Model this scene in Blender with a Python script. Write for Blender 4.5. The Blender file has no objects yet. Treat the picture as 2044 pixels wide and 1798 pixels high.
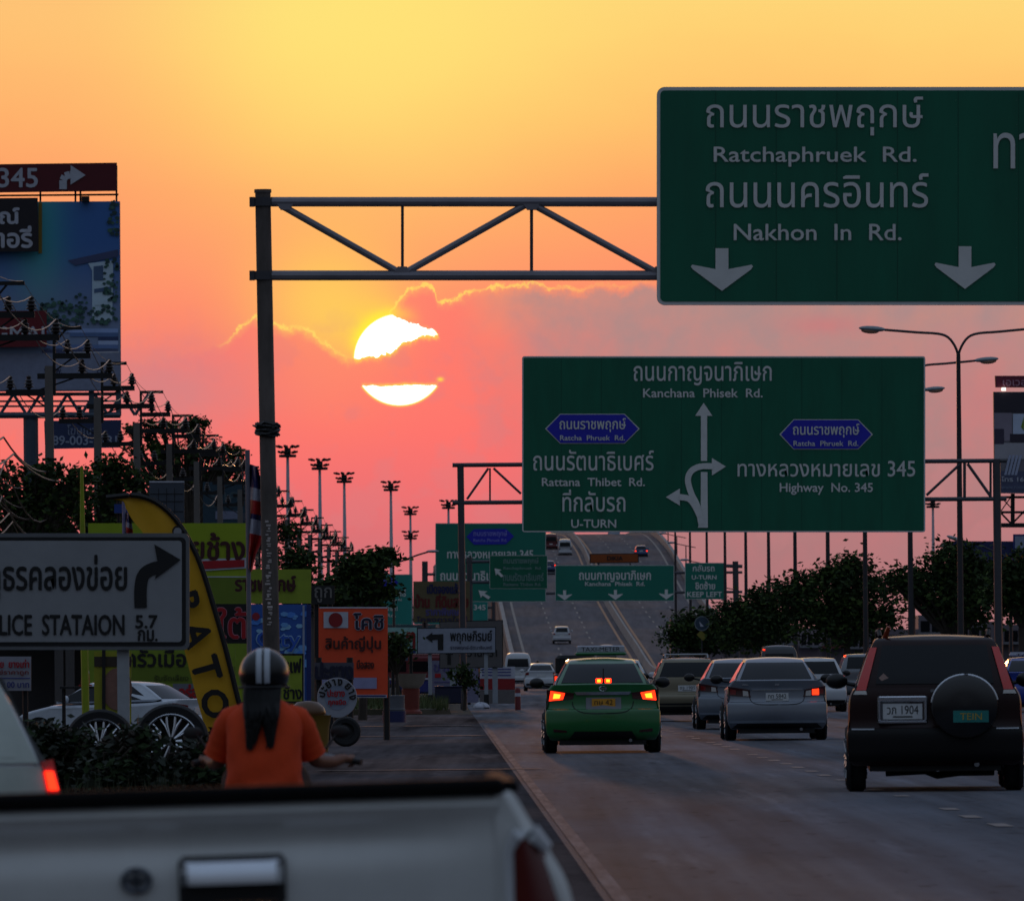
import bpy, bmesh, math, random
import numpy as np
from mathutils import Vector, Matrix
R = math.radians
scene = bpy.context.scene
COL = scene.collection
random.seed(7)

# ------------------------------------------------------------------ camera (long lens, eye height 1.36 m in a car)
F = 19650.0            # focal length in picture units (picture 2044 x 1798)
CX, YH, EYE = 1022.0, 1328.0, 1.36
ROLL = R(0.5)
cam_d = bpy.data.cameras.new('camera')
cam = bpy.data.objects.new('camera', cam_d)
COL.objects.link(cam)
scene.camera = cam
cam_d.sensor_width = 36
cam_d.lens = 36 * F / 2044
cam_d.shift_y = (YH - 899) / 2044
cam_d.clip_start = 0.5
cam_d.clip_end = 60000
cam.matrix_world = Matrix.Translation((0, 0, EYE)) @ Matrix.Rotation(R(90), 4, 'X') @ Matrix.Rotation(-ROLL, 4, 'Z')
cam_d.dof.use_dof = True
cam_d.dof.focus_distance = 175
cam_d.dof.aperture_fstop = 15.0

scene.view_settings.view_transform = 'Standard'
scene.view_settings.look = 'None'
scene.view_settings.exposure = 0
scene.view_settings.gamma = 1
scene.cycles.max_bounces = 6
scene.cycles.transparent_max_bounces = 8

def lin(c):
    out = []
    for v in c[:3]:
        v = v / 255.0
        out.append(v / 12.92 if v <= 0.04045 else ((v + 0.055) / 1.055) ** 2.4)
    return (out[0], out[1], out[2], 1.0)

# ------------------------------------------------------------------ sky
world = bpy.data.worlds.new('World')
scene.world = world
world.use_nodes = True
NT = world.node_tree
for n in list(NT.nodes):
    NT.nodes.remove(n)

class Ex:
    """arithmetic on shader sockets"""
    nt = None
    def __init__(self, s): self.s = s
    def __add__(a, b): return op('ADD', a, b)
    __radd__ = __add__
    def __sub__(a, b): return op('SUBTRACT', a, b)
    def __rsub__(a, b): return op('SUBTRACT', b, a)
    def __mul__(a, b): return op('MULTIPLY', a, b)
    __rmul__ = __mul__
    def __truediv__(a, b): return op('DIVIDE', a, b)
    def __neg__(a): return op('MULTIPLY', a, -1)

def op(kind, *args):
    n = Ex.nt.nodes.new('ShaderNodeMath')
    n.operation = kind
    for i, a in enumerate(args):
        if isinstance(a, Ex): Ex.nt.links.new(a.s, n.inputs[i])
        else: n.inputs[i].default_value = a
    return Ex(n.outputs[0])

def smooth(e, a, b):
    n = Ex.nt.nodes.new('ShaderNodeMapRange')
    n.interpolation_type = 'SMOOTHSTEP'
    Ex.nt.links.new(e.s, n.inputs[0])
    n.inputs[1].default_value = a; n.inputs[2].default_value = b
    n.inputs[3].default_value = 0; n.inputs[4].default_value = 1
    return Ex(n.outputs[0])

def gauss(e, c, w):
    t = (e - c) / w
    return op('EXPONENT', -(t * t))

def mixc(f, a, b):
    n = Ex.nt.nodes.new('ShaderNodeMix')
    n.data_type = 'RGBA'
    if isinstance(f, Ex): Ex.nt.links.new(f.s, n.inputs[0])
    else: n.inputs[0].default_value = f
    for i, v in ((6, a), (7, b)):
        if isinstance(v, Ex): Ex.nt.links.new(v.s, n.inputs[i])
        else: n.inputs[i].default_value = v
    return Ex(n.outputs[2])

def ramp(e, lo, hi, stops):
    n = Ex.nt.nodes.new('ShaderNodeValToRGB')
    f = (e - lo) / (hi - lo)
    Ex.nt.links.new(f.s, n.inputs[0])
    el = n.color_ramp.elements
    for i, (p, c) in enumerate(stops):
        q = (p - lo) / (hi - lo)
        if i < 2:
            el[i].position = q if i == 0 else q
            el[i].color = c
        else:
            k = el.new(q); k.color = c
    return Ex(n.outputs[0])

def fcurve(e, x0, x1, y0, y1, pts):
    """piecewise curve y(x) given in real units"""
    n = Ex.nt.nodes.new('ShaderNodeFloatCurve')
    f = (e - x0) / (x1 - x0)
    Ex.nt.links.new(f.s, n.inputs[1])
    cu = n.mapping.curves[0]
    q = [((x - x0) / (x1 - x0), (y - y0) / (y1 - y0)) for x, y in pts]
    cu.points[0].location = q[0]; cu.points[1].location = q[-1]
    for a in q[1:-1]: cu.points.new(*a)
    for p in cu.points: p.handle_type = 'VECTOR'
    n.mapping.update()
    return Ex(n.outputs[0]) * (y1 - y0) + y0

Ex.nt = NT
tc = NT.nodes.new('ShaderNodeTexCoord')
sep = NT.nodes.new('ShaderNodeSeparateXYZ')
NT.links.new(tc.outputs['Generated'], sep.inputs[0])
dx, dy, dz = (Ex(sep.outputs[i]) for i in range(3))
hor = op('SQRT', dx * dx + dy * dy + 1e-6)
V = dz / hor * F                         # elevation measure, 0 at the horizon
U = dx / op('MAXIMUM', dy, 0.05) * F     # azimuth measure, 0 along +Y
nz = NT.nodes.new('ShaderNodeCombineXYZ')
NT.links.new((U * 0.012).s, nz.inputs[0]); NT.links.new((V * 0.012).s, nz.inputs[1])
def wnoise(scale, detail, rough=0.6, sx=1.0):
    n = NT.nodes.new('ShaderNodeTexNoise'); n.noise_dimensions = '2D'
    m = NT.nodes.new('ShaderNodeMapping'); m.inputs['Scale'].default_value = (sx, 1, 1)
    NT.links.new(nz.outputs[0], m.inputs[0]); NT.links.new(m.outputs[0], n.inputs['Vector'])
    n.inputs['Scale'].default_value = scale; n.inputs['Detail'].default_value = detail
    n.inputs['Roughness'].default_value = rough
    return Ex(n.outputs[0]) - 0.5
n_fine = wnoise(2.6, 5, 0.62)
n_xf = wnoise(9.0, 4, 0.6)
n_mid = wnoise(0.75, 4, 0.55)
n_big = wnoise(0.22, 4, 0.55, 0.5)
west = smooth(dy / hor, 0.1, 0.93)
# picture-like coordinates of the sky directions round the sun (azimuth / elevation)
X = U + CX
Y = YH - V
W_ = ramp(V + n_big * 130, 0, 20000, [
    (0, lin((178, 116, 124))), (20000, (0.20, 0.255, 0.36, 1)), (190, lin((206, 116, 122))), (360, lin((240, 114, 115))),
    (480, lin((255, 114, 108))), (640, lin((255, 125, 108))), (790, lin((255, 151, 106))), (930, lin((255, 166, 103))),
    (1080, lin((255, 188, 106))), (1300, lin((255, 214, 118))), (2300, lin((214, 184, 166))), (5000, lin((128, 134, 158))), (11000, (0.18, 0.225, 0.32, 1))])
E_ = ramp(V, 0, 20000, [(0, (0.030, 0.034, 0.043, 1)), (20000, (0.21, 0.27, 0.37, 1)), (2600, (0.075, 0.088, 0.112, 1)), (8000, (0.145, 0.176, 0.228, 1))])
# local colour shifts of the sunset sky
lowpart = smooth(Y, -3000, -400)
c = W_
c = mixc(gauss(X, 740, 420) * gauss(Y, 40, 320) * 0.7, c, lin((255, 232, 120)))
c = mixc(smooth(X, 620, 120) * smooth(Y, 1250, 300) * 0.35 * lowpart, c, lin((255, 150, 110)))
c = mixc(gauss(X, 660, 150) * gauss(Y, 610, 150) * 0.85, c, lin((255, 208, 92)))
c = mixc(gauss(X, 760, 60) * gauss(Y, 655, 55) * 0.7, c, lin((255, 226, 66)))
# cloud bank: outline height as a function of azimuth
yc = fcurve(X, 200, 1700, 400, 900, [(200, 740), (300, 715), (400, 690), (452, 682), (478, 655), (512, 628), (545, 640), (575, 652), (600, 646),
     (632, 662), (668, 692), (700, 712), (745, 690), (775, 640), (797, 604), (822, 574), (850, 566), (872, 568), (880, 600), (910, 597), (955, 577), (1010, 571), (1045, 568), (1075, 566),
     (1102, 577), (1130, 570), (1165, 585), (1200, 562), (1245, 578), (1285, 560), (1330, 566), (1400, 556), (1700, 552)])
d = Y - yc + n_fine * 22 + n_xf * 17
cloud = smooth(d, -3, 26)
cloudL = cloud * smooth(X, 150, 330) * smooth(X, 1020, 900)
c = mixc(cloudL * 0.75 * smooth(Y, 1000, 700), c, lin((255, 121, 110)))
grey = cloud * smooth(X + n_mid * 150 + n_big * 200 + (Y - 700) * -0.30, 890, 1210)
c = mixc(grey * (0.86 + n_mid * 0.5 + n_fine * 0.12), c, mixc(smooth(Y, 600, 1250), lin((168, 139, 137)), lin((172, 120, 122))))
patch = gauss(X + n_mid * 120, 320, 190) * gauss(Y + n_fine * 60, 770, 95)
c = mixc(patch * 0.7, c, lin((200, 134, 138)))
streak = smooth(n_mid * 1.2 + n_big, 0.02, 0.22) * smooth(Y, 560, 760) * smooth(Y, 1250, 1000)
c = mixc(streak * 0.28, c, lin((214, 128, 130)))
pinkspot = gauss(X + n_mid * 90, 1650, 75) * gauss(Y + n_mid * 30, 655, 20) + gauss(X + n_mid * 120, 1960, 60) * gauss(Y + n_fine * 50, 800, 70) * 0.7
c = mixc(pinkspot * 0.55, c, lin((205, 120, 122)))
rimfade = gauss(X, 760, 330) * 0.95 + 0.10
rim = gauss(d, 1, 3.4) * rimfade * smooth(X, 430, 480) * smooth(X, 1400, 1180) * (1 - gauss(X, 722, 38) * 0.9) * op('MINIMUM', smooth(n_fine + n_mid, -0.22, 0.16) + 0.45, 1)
c = mixc(op('MINIMUM', rim * 1.5, 1.0), c, lin((255, 212, 104)))
# the sun's disc with the cloud band across it
sr = op('SQRT', (X - 803) * (X - 803) + (Y - 716) * (Y - 716))
bt = fcurve(X, 690, 910, 640, 790, [(690, 716), (716, 712), (745, 706), (757, 709), (770, 703), (785, 702), (797, 692), (806, 684), (812, 678), (834, 675), (850, 667), (870, 668), (880, 665), (910, 668)])
jit = n_fine * 14 + n_xf * 14
top_side = smooth(bt - Y + jit, -2, 2)
bot_side = smooth(Y - 769 + n_fine * 8 + n_mid * 10 + n_xf * 4, -1.5, 1.5)
cap = smooth(Y - (op('MAXIMUM', X - 786, 0) * 0.385 + 628) + n_fine * 16 + n_xf * 20, -3, 3)
disc = smooth(sr, 92, 89.5)
vis = disc * op('MAXIMUM', top_side * cap, bot_side)
spot = gauss(X, 884, 6) * gauss(Y, 756, 4)
fringe_t = gauss(bt - Y + jit, 1, 8) * disc * smooth(X, 690, 720)
fringe_b = gauss(Y - 769 + n_fine * 8 + n_mid * 10 + n_xf * 4, 0, 5) * disc * gauss(X, 803, 80)
halo = gauss(sr, 91, 15) * smooth(Y, 715, 660) * smooth(X, 860, 740)
c = mixc(halo * 0.85, c, lin((255, 240, 60)))
c = mixc(op('MINIMUM', fringe_t + fringe_b + spot, 1.0) * 0.85, c, lin((255, 226, 70)))
c = mixc(vis, c, (5.0, 4.6, 3.9, 1))
c = mixc(gauss(sr, 90.5, 3.2) * op('MAXIMUM', top_side, bot_side) * cap * 0.75, c, lin((255, 236, 70)))
front = smooth(dy / hor, 0.80, 0.93)
dome = mixc(west, E_, W_)
final = mixc(front, dome, c)
low = mixc(smooth(V, -40, 0), (0.03, 0.028, 0.03, 1), final)
bg1 = NT.nodes.new('ShaderNodeBackground'); NT.links.new(low.s, bg1.inputs[0]); bg1.inputs[1].default_value = 1.0
wo = NT.nodes.new('ShaderNodeOutputWorld'); NT.links.new(bg1.outputs[0], wo.inputs[0])

sun_d = bpy.data.lights.new('sun', 'SUN')
sun_d.energy = 0.35; sun_d.angle = R(0.53); sun_d.color = (1.0, 0.42, 0.16)
sun = bpy.data.objects.new('sun', sun_d); COL.objects.link(sun)
el, az = R(1.78), R(-0.64)
sdir = Vector((math.sin(az) * math.cos(el), math.cos(az) * math.cos(el), math.sin(el)))
sun.rotation_euler = sdir.to_track_quat('Z', 'Y').to_euler()

# ------------------------------------------------------------------ helpers
def at(x, y, D):
    """world point seen at picture position x, y at distance D along the road"""
    a, b = x - CX, YH - y
    ca, sa = math.cos(ROLL), math.sin(ROLL)
    u = a * ca + b * sa; v = -a * sa + b * ca
    return Vector((u * D / F, D, EYE + v * D / F))

def mat(name, rgb, rough=0.5, metal=0.0, emit=None, es=0.0, var=0.14, scale=4.0, bump=0.0, coat=0.0, spec=0.5, stretch=None, trans=0.0):
    m = bpy.data.materials.new(name); m.use_nodes = True
    nt = m.node_tree; b = nt.nodes['Principled BSDF']
    b.inputs['Roughness'].default_value = rough
    b.inputs['Metallic'].default_value = metal
    b.inputs['Specular IOR Level'].default_value = spec
    b.inputs['Coat Weight'].default_value = coat
    b.inputs['Coat Roughness'].default_value = 0.06
    t = nt.nodes.new('ShaderNodeTexCoord')
    n = nt.nodes.new('ShaderNodeTexNoise'); n.inputs['Scale'].default_value = scale; n.inputs['Detail'].default_value = 6
    n.inputs['Roughness'].default_value = 0.65
    src = t.outputs['Object']
    if stretch:
        mp = nt.nodes.new('ShaderNodeMapping'); mp.inputs['Scale'].default_value = stretch
        nt.links.new(src, mp.inputs[0]); src = mp.outputs[0]
    nt.links.new(src, n.inputs['Vector'])
    r = nt.nodes.new('ShaderNodeMapRange')
    r.inputs[1].default_value = 0.25; r.inputs[2].default_value = 0.75
    r.inputs[3].default_value = 1 - var; r.inputs[4].default_value = 1 + var
    nt.links.new(n.outputs[0], r.inputs[0])
    h = nt.nodes.new('ShaderNodeHueSaturation'); h.inputs['Color'].default_value = lin(rgb)
    nt.links.new(r.outputs[0], h.inputs['Value'])
    nt.links.new(h.outputs[0], b.inputs['Base Color'])
    if bump:
        bp = nt.nodes.new('ShaderNodeBump'); bp.inputs['Strength'].default_value = bump; bp.inputs['Distance'].default_value = 0.02
        nt.links.new(n.outputs[0], bp.inputs['Height']); nt.links.new(bp.outputs[0], b.inputs['Normal'])
    if emit:
        b.inputs['Emission Color'].default_value = lin(emit); b.inputs['Emission Strength'].default_value = es
    return m

class MB:
    """collects geometry; build() links it as one mesh object"""
    def __init__(s): s.v = []; s.f = []; s.m = []; s.sm = []; s.mats = []
    def mi(s, m):
        if m not in s.mats: s.mats.append(m)
        return s.mats.index(m)
    def add(s, vs, fs, m, smooth=False):
        o = len(s.v); s.v.extend([tuple(v) for v in vs]); k = s.mi(m)
        for f in fs: s.f.append(tuple(i + o for i in f)); s.m.append(k); s.sm.append(smooth)
    def poly(s, pts, m): s.add(pts, [tuple(range(len(pts)))], m)
    def box(s, a, b, m):
        (x0, y0, z0), (x1, y1, z1) = a, b
        vs = [(x0, y0, z0), (x1, y0, z0), (x1, y1, z0), (x0, y1, z0), (x0, y0, z1), (x1, y0, z1), (x1, y1, z1), (x0, y1, z1)]
        s.add(vs, [(0, 3, 2, 1), (4, 5, 6, 7), (0, 1, 5, 4), (1, 2, 6, 5), (2, 3, 7, 6), (3, 0, 4, 7)], m)
    def cbox(s, c, size, m, rot=None, bev=0.0):
        hx, hy, hz = size[0] / 2, size[1] / 2, size[2] / 2
        if bev:
            vs = []; b = bev
            for z, i in ((-hz, b), (-hz + b, 0), (hz - b, 0), (hz, b)):
                X0, Y0 = hx - i, hy - i; k = b
                vs += [(-X0 + k, -Y0, z), (X0 - k, -Y0, z), (X0, -Y0 + k, z), (X0, Y0 - k, z), (X0 - k, Y0, z), (-X0 + k, Y0, z), (-X0, Y0 - k, z), (-X0, -Y0 + k, z)]
            fs = [tuple(range(7, -1, -1)), tuple(range(24, 32))]
            for r in range(3):
                for i in range(8):
                    j = (i + 1) % 8; fs.append((r * 8 + i, r * 8 + j, r * 8 + 8 + j, r * 8 + 8 + i))
        else:
            vs = [(-hx, -hy, -hz), (hx, -hy, -hz), (hx, hy, -hz), (-hx, hy, -hz), (-hx, -hy, hz), (hx, -hy, hz), (hx, hy, hz), (-hx, hy, hz)]
            fs = [(0, 3, 2, 1), (4, 5, 6, 7), (0, 1, 5, 4), (1, 2, 6, 5), (2, 3, 7, 6), (3, 0, 4, 7)]
        if rot is not None: vs = [rot @ Vector(v) for v in vs]
        s.add([(v[0] + c[0], v[1] + c[1], v[2] + c[2]) for v in vs], fs, m)
    def tube(s, pts, r, m, n=8, cap=True):
        pts = [Vector(p) for p in pts]
        rs = r if isinstance(r, (list, tuple)) else [r] * len(pts)
        vs = []; up = None
        for i, p in enumerate(pts):
            t = (pts[min(i + 1, len(pts) - 1)] - pts[max(i - 1, 0)]).normalized()
            if up is None: up = Vector((0, 0, 1)) if abs(t.z) < 0.9 else Vector((1, 0, 0))
            a = t.cross(up)
            if a.length < 1e-4: a = t.cross(Vector((1, 0.3, 0)))
            a.normalize(); b = a.cross(t).normalized()
            for k in range(n):
                q = 2 * math.pi * k / n
                vs.append(p + (a * math.cos(q) + b * math.sin(q)) * rs[i])
        fs = []
        for i in range(len(pts) - 1):
            for k in range(n):
                j = (k + 1) % n; fs.append((i * n + k, i * n + j, (i + 1) * n + j, (i + 1) * n + k))
        s.add(vs, fs, m, True)
        if cap:
            s.add(vs[:n], [tuple(range(n - 1, -1, -1))], m); s.add(vs[-n:], [tuple(range(n))], m)
    def lathe(s, prof, c, m, axis='Z', n=20, smooth=True):
        vs = []
        for r, h in prof:
            for k in range(n):
                q = 2 * math.pi * k / n; a, b = r * math.cos(q), r * math.sin(q)
                if axis == 'Z': vs.append((c[0] + a, c[1] + b, c[2] + h))
                elif axis == 'X': vs.append((c[0] + h, c[1] + a, c[2] + b))
                else: vs.append((c[0] + a, c[1] + h, c[2] + b))
        fs = []
        for i in range(len(prof) - 1):
            for k in range(n):
                j = (k + 1) % n; fs.append((i * n + k, i * n + j, (i + 1) * n + j, (i + 1) * n + k))
        s.add(vs, fs, m, smooth)
    def ell(s, c, r, m, nu=14, nv=9, rot=None):
        vs = []; fs = []
        for i in range(nv + 1):
            a = -math.pi / 2 + math.pi * i / nv
            for k in range(nu):
                q = 2 * math.pi * k / nu
                p = Vector((r[0] * math.cos(a) * math.cos(q), r[1] * math.cos(a) * math.sin(q), r[2] * math.sin(a)))
                if rot is not None: p = rot @ p
                vs.append((p[0] + c[0], p[1] + c[1], p[2] + c[2]))
        for i in range(nv):
            for k in range(nu):
                j = (k + 1) % nu; fs.append((i * nu + k, i * nu + j, (i + 1) * nu + j, (i + 1) * nu + k))
        s.add(vs, fs, m, True)
    def grid(s, fn, nu, nv, m, smooth=True):
        vs = [fn(i / nu, j / nv) for j in range(nv + 1) for i in range(nu + 1)]
        fs = [(j * (nu + 1) + i, j * (nu + 1) + i + 1, (j + 1) * (nu + 1) + i + 1, (j + 1) * (nu + 1) + i) for j in range(nv) for i in range(nu)]
        s.add(vs, fs, m, smooth)
    # flat shapes given in picture units on an upright plane at distance D
    def flat(s, pts, D, m, off=0.0):
        s.poly([at(x, y, D) - Vector((0, off, 0)) for x, y in pts], m)
    def rect(s, x0, y0, x1, y1, D, m, off=0.0):
        s.flat([(x0, y1), (x1, y1), (x1, y0), (x0, y0)], D, m, off)
    def slab(s, pts, D, th, m, back=None):
        f = [at(x, y, D) for x, y in pts]; b = [p + Vector((0, th, 0)) for p in f]
        n = len(pts); s.poly(f, m); s.poly(b[::-1], back or m)
        s.add(f + b, [(i, i + n, (i + 1) % n + n, (i + 1) % n) for i in range(n)], back or m)
    def text(s, t, box, D, m, off=0.02, bold=0.0, shear=0.0, rot=0.0):
        vs, fs = glyphs(t)
        x0, y0, x1, y1 = box
        mx, my = vs.min(0), vs.max(0)
        w, h = my[0] - mx[0], my[1] - mx[1]
        q = np.empty_like(vs)
        q[:, 1] = (vs[:, 1] - mx[1]) / h
        q[:, 0] = (vs[:, 0] - mx[0]) / w
        px = x0 + q[:, 0] * (x1 - x0) + shear * q[:, 1] * (y1 - y0); py = y1 + q[:, 1] * (y0 - y1)
        if rot:
            cx, cy = (x0 + x1) / 2, (y0 + y1) / 2; ca, sa = math.cos(rot), math.sin(rot)
            px, py = cx + (px - cx) * ca - (py - cy) * sa, cy + (px - cx) * sa + (py - cy) * ca
        offs = [(0, 0)]
        if bold: offs += [(bold, 0), (-bold, 0), (0, bold), (0, -bold)]
        for k, (ox, oy) in enumerate(offs):
            P = [at(a + ox, b + oy, D) - Vector((0, off + 0.0012 * k + zz * 0.0006, 0)) for a, b, zz in zip(px, py, vs[:, 2])]
            s.add(P, fs, m)
    def build(s, name, parent=None, origin=None, sharp=35):
        me = bpy.data.meshes.new(name)
        o = Vector(origin) if origin is not None else Vector((0, 0, 0))
        if origin is None:
            p = parent
            while p is not None:
                if p.get('_local'): o = Vector((0, 0, 0)); break
                o = o + p.location; p = p.parent
        me.from_pydata([(v[0] - o[0], v[1] - o[1], v[2] - o[2]) for v in s.v], [], s.f)
        for m in s.mats: me.materials.append(m)
        me.polygons.foreach_set('material_index', s.m)
        me.polygons.foreach_set('use_smooth', s.sm)
        if any(s.sm):
            me.set_sharp_from_angle(angle=R(sharp))
        me.update()
        ob = bpy.data.objects.new(name, me); COL.objects.link(ob)
        if parent is not None: ob.parent = parent
        elif origin is not None: ob.location = o
        return ob

_gc = {}
def glyphs(t):
    if t in _gc: return _gc[t]
    cu = bpy.data.curves.new('lettering', 'FONT'); cu.body = t; cu.size = 1; cu.resolution_u = 3
    ob = bpy.data.objects.new('lettering', cu); COL.objects.link(ob)
    me = bpy.data.meshes.new_from_object(ob)
    vs = np.empty(len(me.vertices) * 3); me.vertices.foreach_get('co', vs); vs = vs.reshape(-1, 3).copy()
    fs = [tuple(p.vertices) for p in me.polygons]
    par = list(range(len(vs)))
    def fi(a):
        while par[a] != a: par[a] = par[par[a]]; a = par[a]
        return a
    for f in fs:
        for k in f[1:]: par[fi(f[0])] = fi(k)
    ids = {}
    vs[:, 2] = [ids.setdefault(fi(i), len(ids)) % 4 for i in range(len(vs))]
    bpy.data.objects.remove(ob); bpy.data.curves.remove(cu); bpy.data.meshes.remove(me)
    _gc[t] = (vs, fs)
    return _gc[t]

def tag(o, label=None, cat=None, group=None, kind=None):
    if label: o['label'] = label
    if cat: o['category'] = cat
    if group: o['group'] = group
    if kind: o['kind'] = kind
    return o

def thing(name, label, cat, loc=(0, 0, 0), group=None, rotz=0.0, local=False):
    o = bpy.data.objects.new(name, None); COL.objects.link(o)
    o.location = loc; o.rotation_euler = (0, 0, rotz)
    o.empty_display_size = 0.2
    if local: o['_local'] = 1
    return tag(o, label, cat, group)

def copy_tree(o, parent=None):
    c = o.copy(); COL.objects.link(c); c.parent = parent
    for ch in list(o.children): copy_tree(ch, c)
    return c

def arc(cx, cy, r, a0, a1, n=8):
    return [(cx + r * math.cos(R(a0 + (a1 - a0) * i / n)), cy - r * math.sin(R(a0 + (a1 - a0) * i / n))) for i in range(n + 1)]

def rrect(x0, y0, x1, y1, r, n=6):
    return arc(x0 + r, y1 - r, r, 180, 270, n) + arc(x1 - r, y1 - r, r, 270, 360, n) + arc(x1 - r, y0 + r, r, 0, 90, n) + arc(x0 + r, y0 + r, r, 90, 180, n)

# road geometry: the left edge line and the direction of the road
SL = -0.00744
def rx(rel, D): return 0.94 + SL * D + rel
HEAD = 0.00744
# ------------------------------------------------------------------ vehicles
M = {}
def pm(key, *a, **k):
    if key not in M: M[key] = mat(key, *a, **k)
    return M[key]
pm('tyre', (34, 34, 36), rough=0.85, var=0.2, scale=9)
pm('black_plastic', (26, 26, 28), rough=0.55, var=0.2)
pm('trim_black', (14, 14, 15), rough=0.4)
pm('glass', (13, 18, 24), rough=0.05, spec=0.3, var=0.05)
pm('chrome', (215, 218, 224), rough=0.12, metal=1.0, var=0.06)
pm('alloy', (150, 152, 156), rough=0.3, metal=0.9)
pm('plate_white', (212, 214, 214), rough=0.4)
pm('plate_yellow', (214, 150, 40), rough=0.4)
pm('ink', (18, 18, 20), rough=0.6)
pm('lamp_red', (120, 12, 12), rough=0.12, spec=0.7, coat=0.6)
pm('lamp_dark', (60, 8, 10), rough=0.12, spec=0.7, coat=0.6)
pm('lamp_clear', (200, 196, 190), rough=0.12, spec=0.7, coat=0.6)
pm('lamp_amber', (190, 90, 20), rough=0.15)
pm('brake_on', (255, 60, 20), rough=0.3, emit=(255, 46, 16), es=2.6, var=0.3, scale=22)
pm('brake_core', (255, 160, 40), rough=0.3, emit=(255, 150, 34), es=3.2, var=0.1)
pm('seat_cloth', (58, 66, 84), rough=0.9)
def paint(key, rgb, metal=0.0, rough=0.32):
    return pm('paint_' + key, rgb, rough=rough, metal=metal, coat=0.7, var=0.06, scale=1.5)

def cat(pts, n=4):
    """smooth curve through tuples; n steps a segment"""
    P = [np.array(p, float) for p in pts]; out = []
    for i in range(len(P) - 1):
        a, b, c, d = P[max(i - 1, 0)], P[i], P[i + 1], P[min(i + 2, len(P) - 1)]
        for k in range(n):
            t = k / n
            out.append(0.5 * ((2 * b) + (c - a) * t + (2 * a - 5 * b + 4 * c - d) * t * t + (3 * b - a - 3 * c + d) * t ** 3))
    out.append(P[-1])
    return out

def sweep(mb, prof, m, r=0.05, cols=9):
    """closed side profile [(y, z, half width, bulge, crown)] swept across the width, with rounded side edges"""
    N = len(prof); P = [np.array(p, float) for p in prof]
    nor = []
    for i in range(N):
        a, b = P[i - 1], P[(i + 1) % N]
        t = b[:2] - a[:2]; l = np.hypot(*t) or 1
        nor.append(np.array([t[1], -t[0]]) / l)
    cy = sum(p[0] for p in P) / N; cz = sum(p[1] for p in P) / N
    area = sum(P[i][0] * P[(i + 1) % N][1] - P[(i + 1) % N][0] * P[i][1] for i in range(N))
    sg = 1 if area < 0 else -1        # inward normal sign
    us = [(-1, 1.0, r), (-1, 0.7, 0.3 * r), (-1, 0, 0.0)]
    inner = [-1 + 2 * k / (cols - 1) for k in range(cols)][1:-1]
    vs = []; ncol = 6 + len(inner)
    for i in range(N):
        y, z, w, bul, cr = P[i]
        def put(x, ins):
            q = (x / w) if w else 0
            yy, zz = y + bul * q * q, z - cr * q * q
            return (x, yy + nor[i][0] * ins * sg, zz + nor[i][1] * ins * sg)
        row = [put(-w, r), put(-(w - 0.3 * r), 0.3 * r), put(-(w - r), 0.0)]
        row += [put((w - r) * u, 0.0) for u in inner]
        row += [put((w - r), 0.0), put(w - 0.3 * r, 0.3 * r), put(w, r)]
        vs += row
    fs = []
    for i in range(N):
        j = (i + 1) % N
        for k in range(ncol - 1):
            fs.append((i * ncol + k, i * ncol + k + 1, j * ncol + k + 1, j * ncol + k))
    mb.add(vs, fs, m, True)
    L = [vs[i * ncol] for i in range(N)]; Rr = [vs[i * ncol + ncol - 1] for i in range(N)]
    mb.add(L, [tuple(range(N))], m, True); mb.add(Rr, [tuple(range(N - 1, -1, -1))], m, True)

def rear_fn(rear):
    zs = [p[0] for p in rear]; ys = [p[1] for p in rear]; ws = [p[2] for p in rear]; bs = [p[3] for p in rear]
    def fn(x, z):
        w = np.interp(z, zs, ws); return float(np.interp(z, zs, ys) + np.interp(z, zs, bs) * (x / w) ** 2)
    return fn

def patch(mb, fn, q, m, off=0.008, n=5, skirt=0.03):
    (ax, az), (bx, bz), (cx, cz), (dx_, dz_) = q
    def pos(s, t):
        x = (ax * (1 - s) + bx * s) * (1 - t) + (dx_ * (1 - s) + cx * s) * t
        z = (az * (1 - s) + bz * s) * (1 - t) + (dz_ * (1 - s) + cz * s) * t
        return x, z
    mb.grid(lambda s, t: (pos(s, t)[0], fn(*pos(s, t)) - off, pos(s, t)[1]), n, n, m)
    ring = [(i / n, 0) for i in range(n)] + [(1, i / n) for i in range(n)] + [(1 - i / n, 1) for i in range(n)] + [(0, 1 - i / n) for i in range(n)]
    a = [(pos(s, t)[0], fn(*pos(s, t)) - off, pos(s, t)[1]) for s, t in ring]
    b = [(p[0], p[1] + off + skirt, p[2]) for p in a]
    k = len(ring); mb.add(a + b, [(i, i + k, (i + 1) % k + k, (i + 1) % k) for i in range(k)], m)

def mir(q): return [(-q[1][0], q[1][1]), (-q[0][0], q[0][1]), (-q[3][0], q[3][1]), (-q[2][0], q[2][1])]

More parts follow.
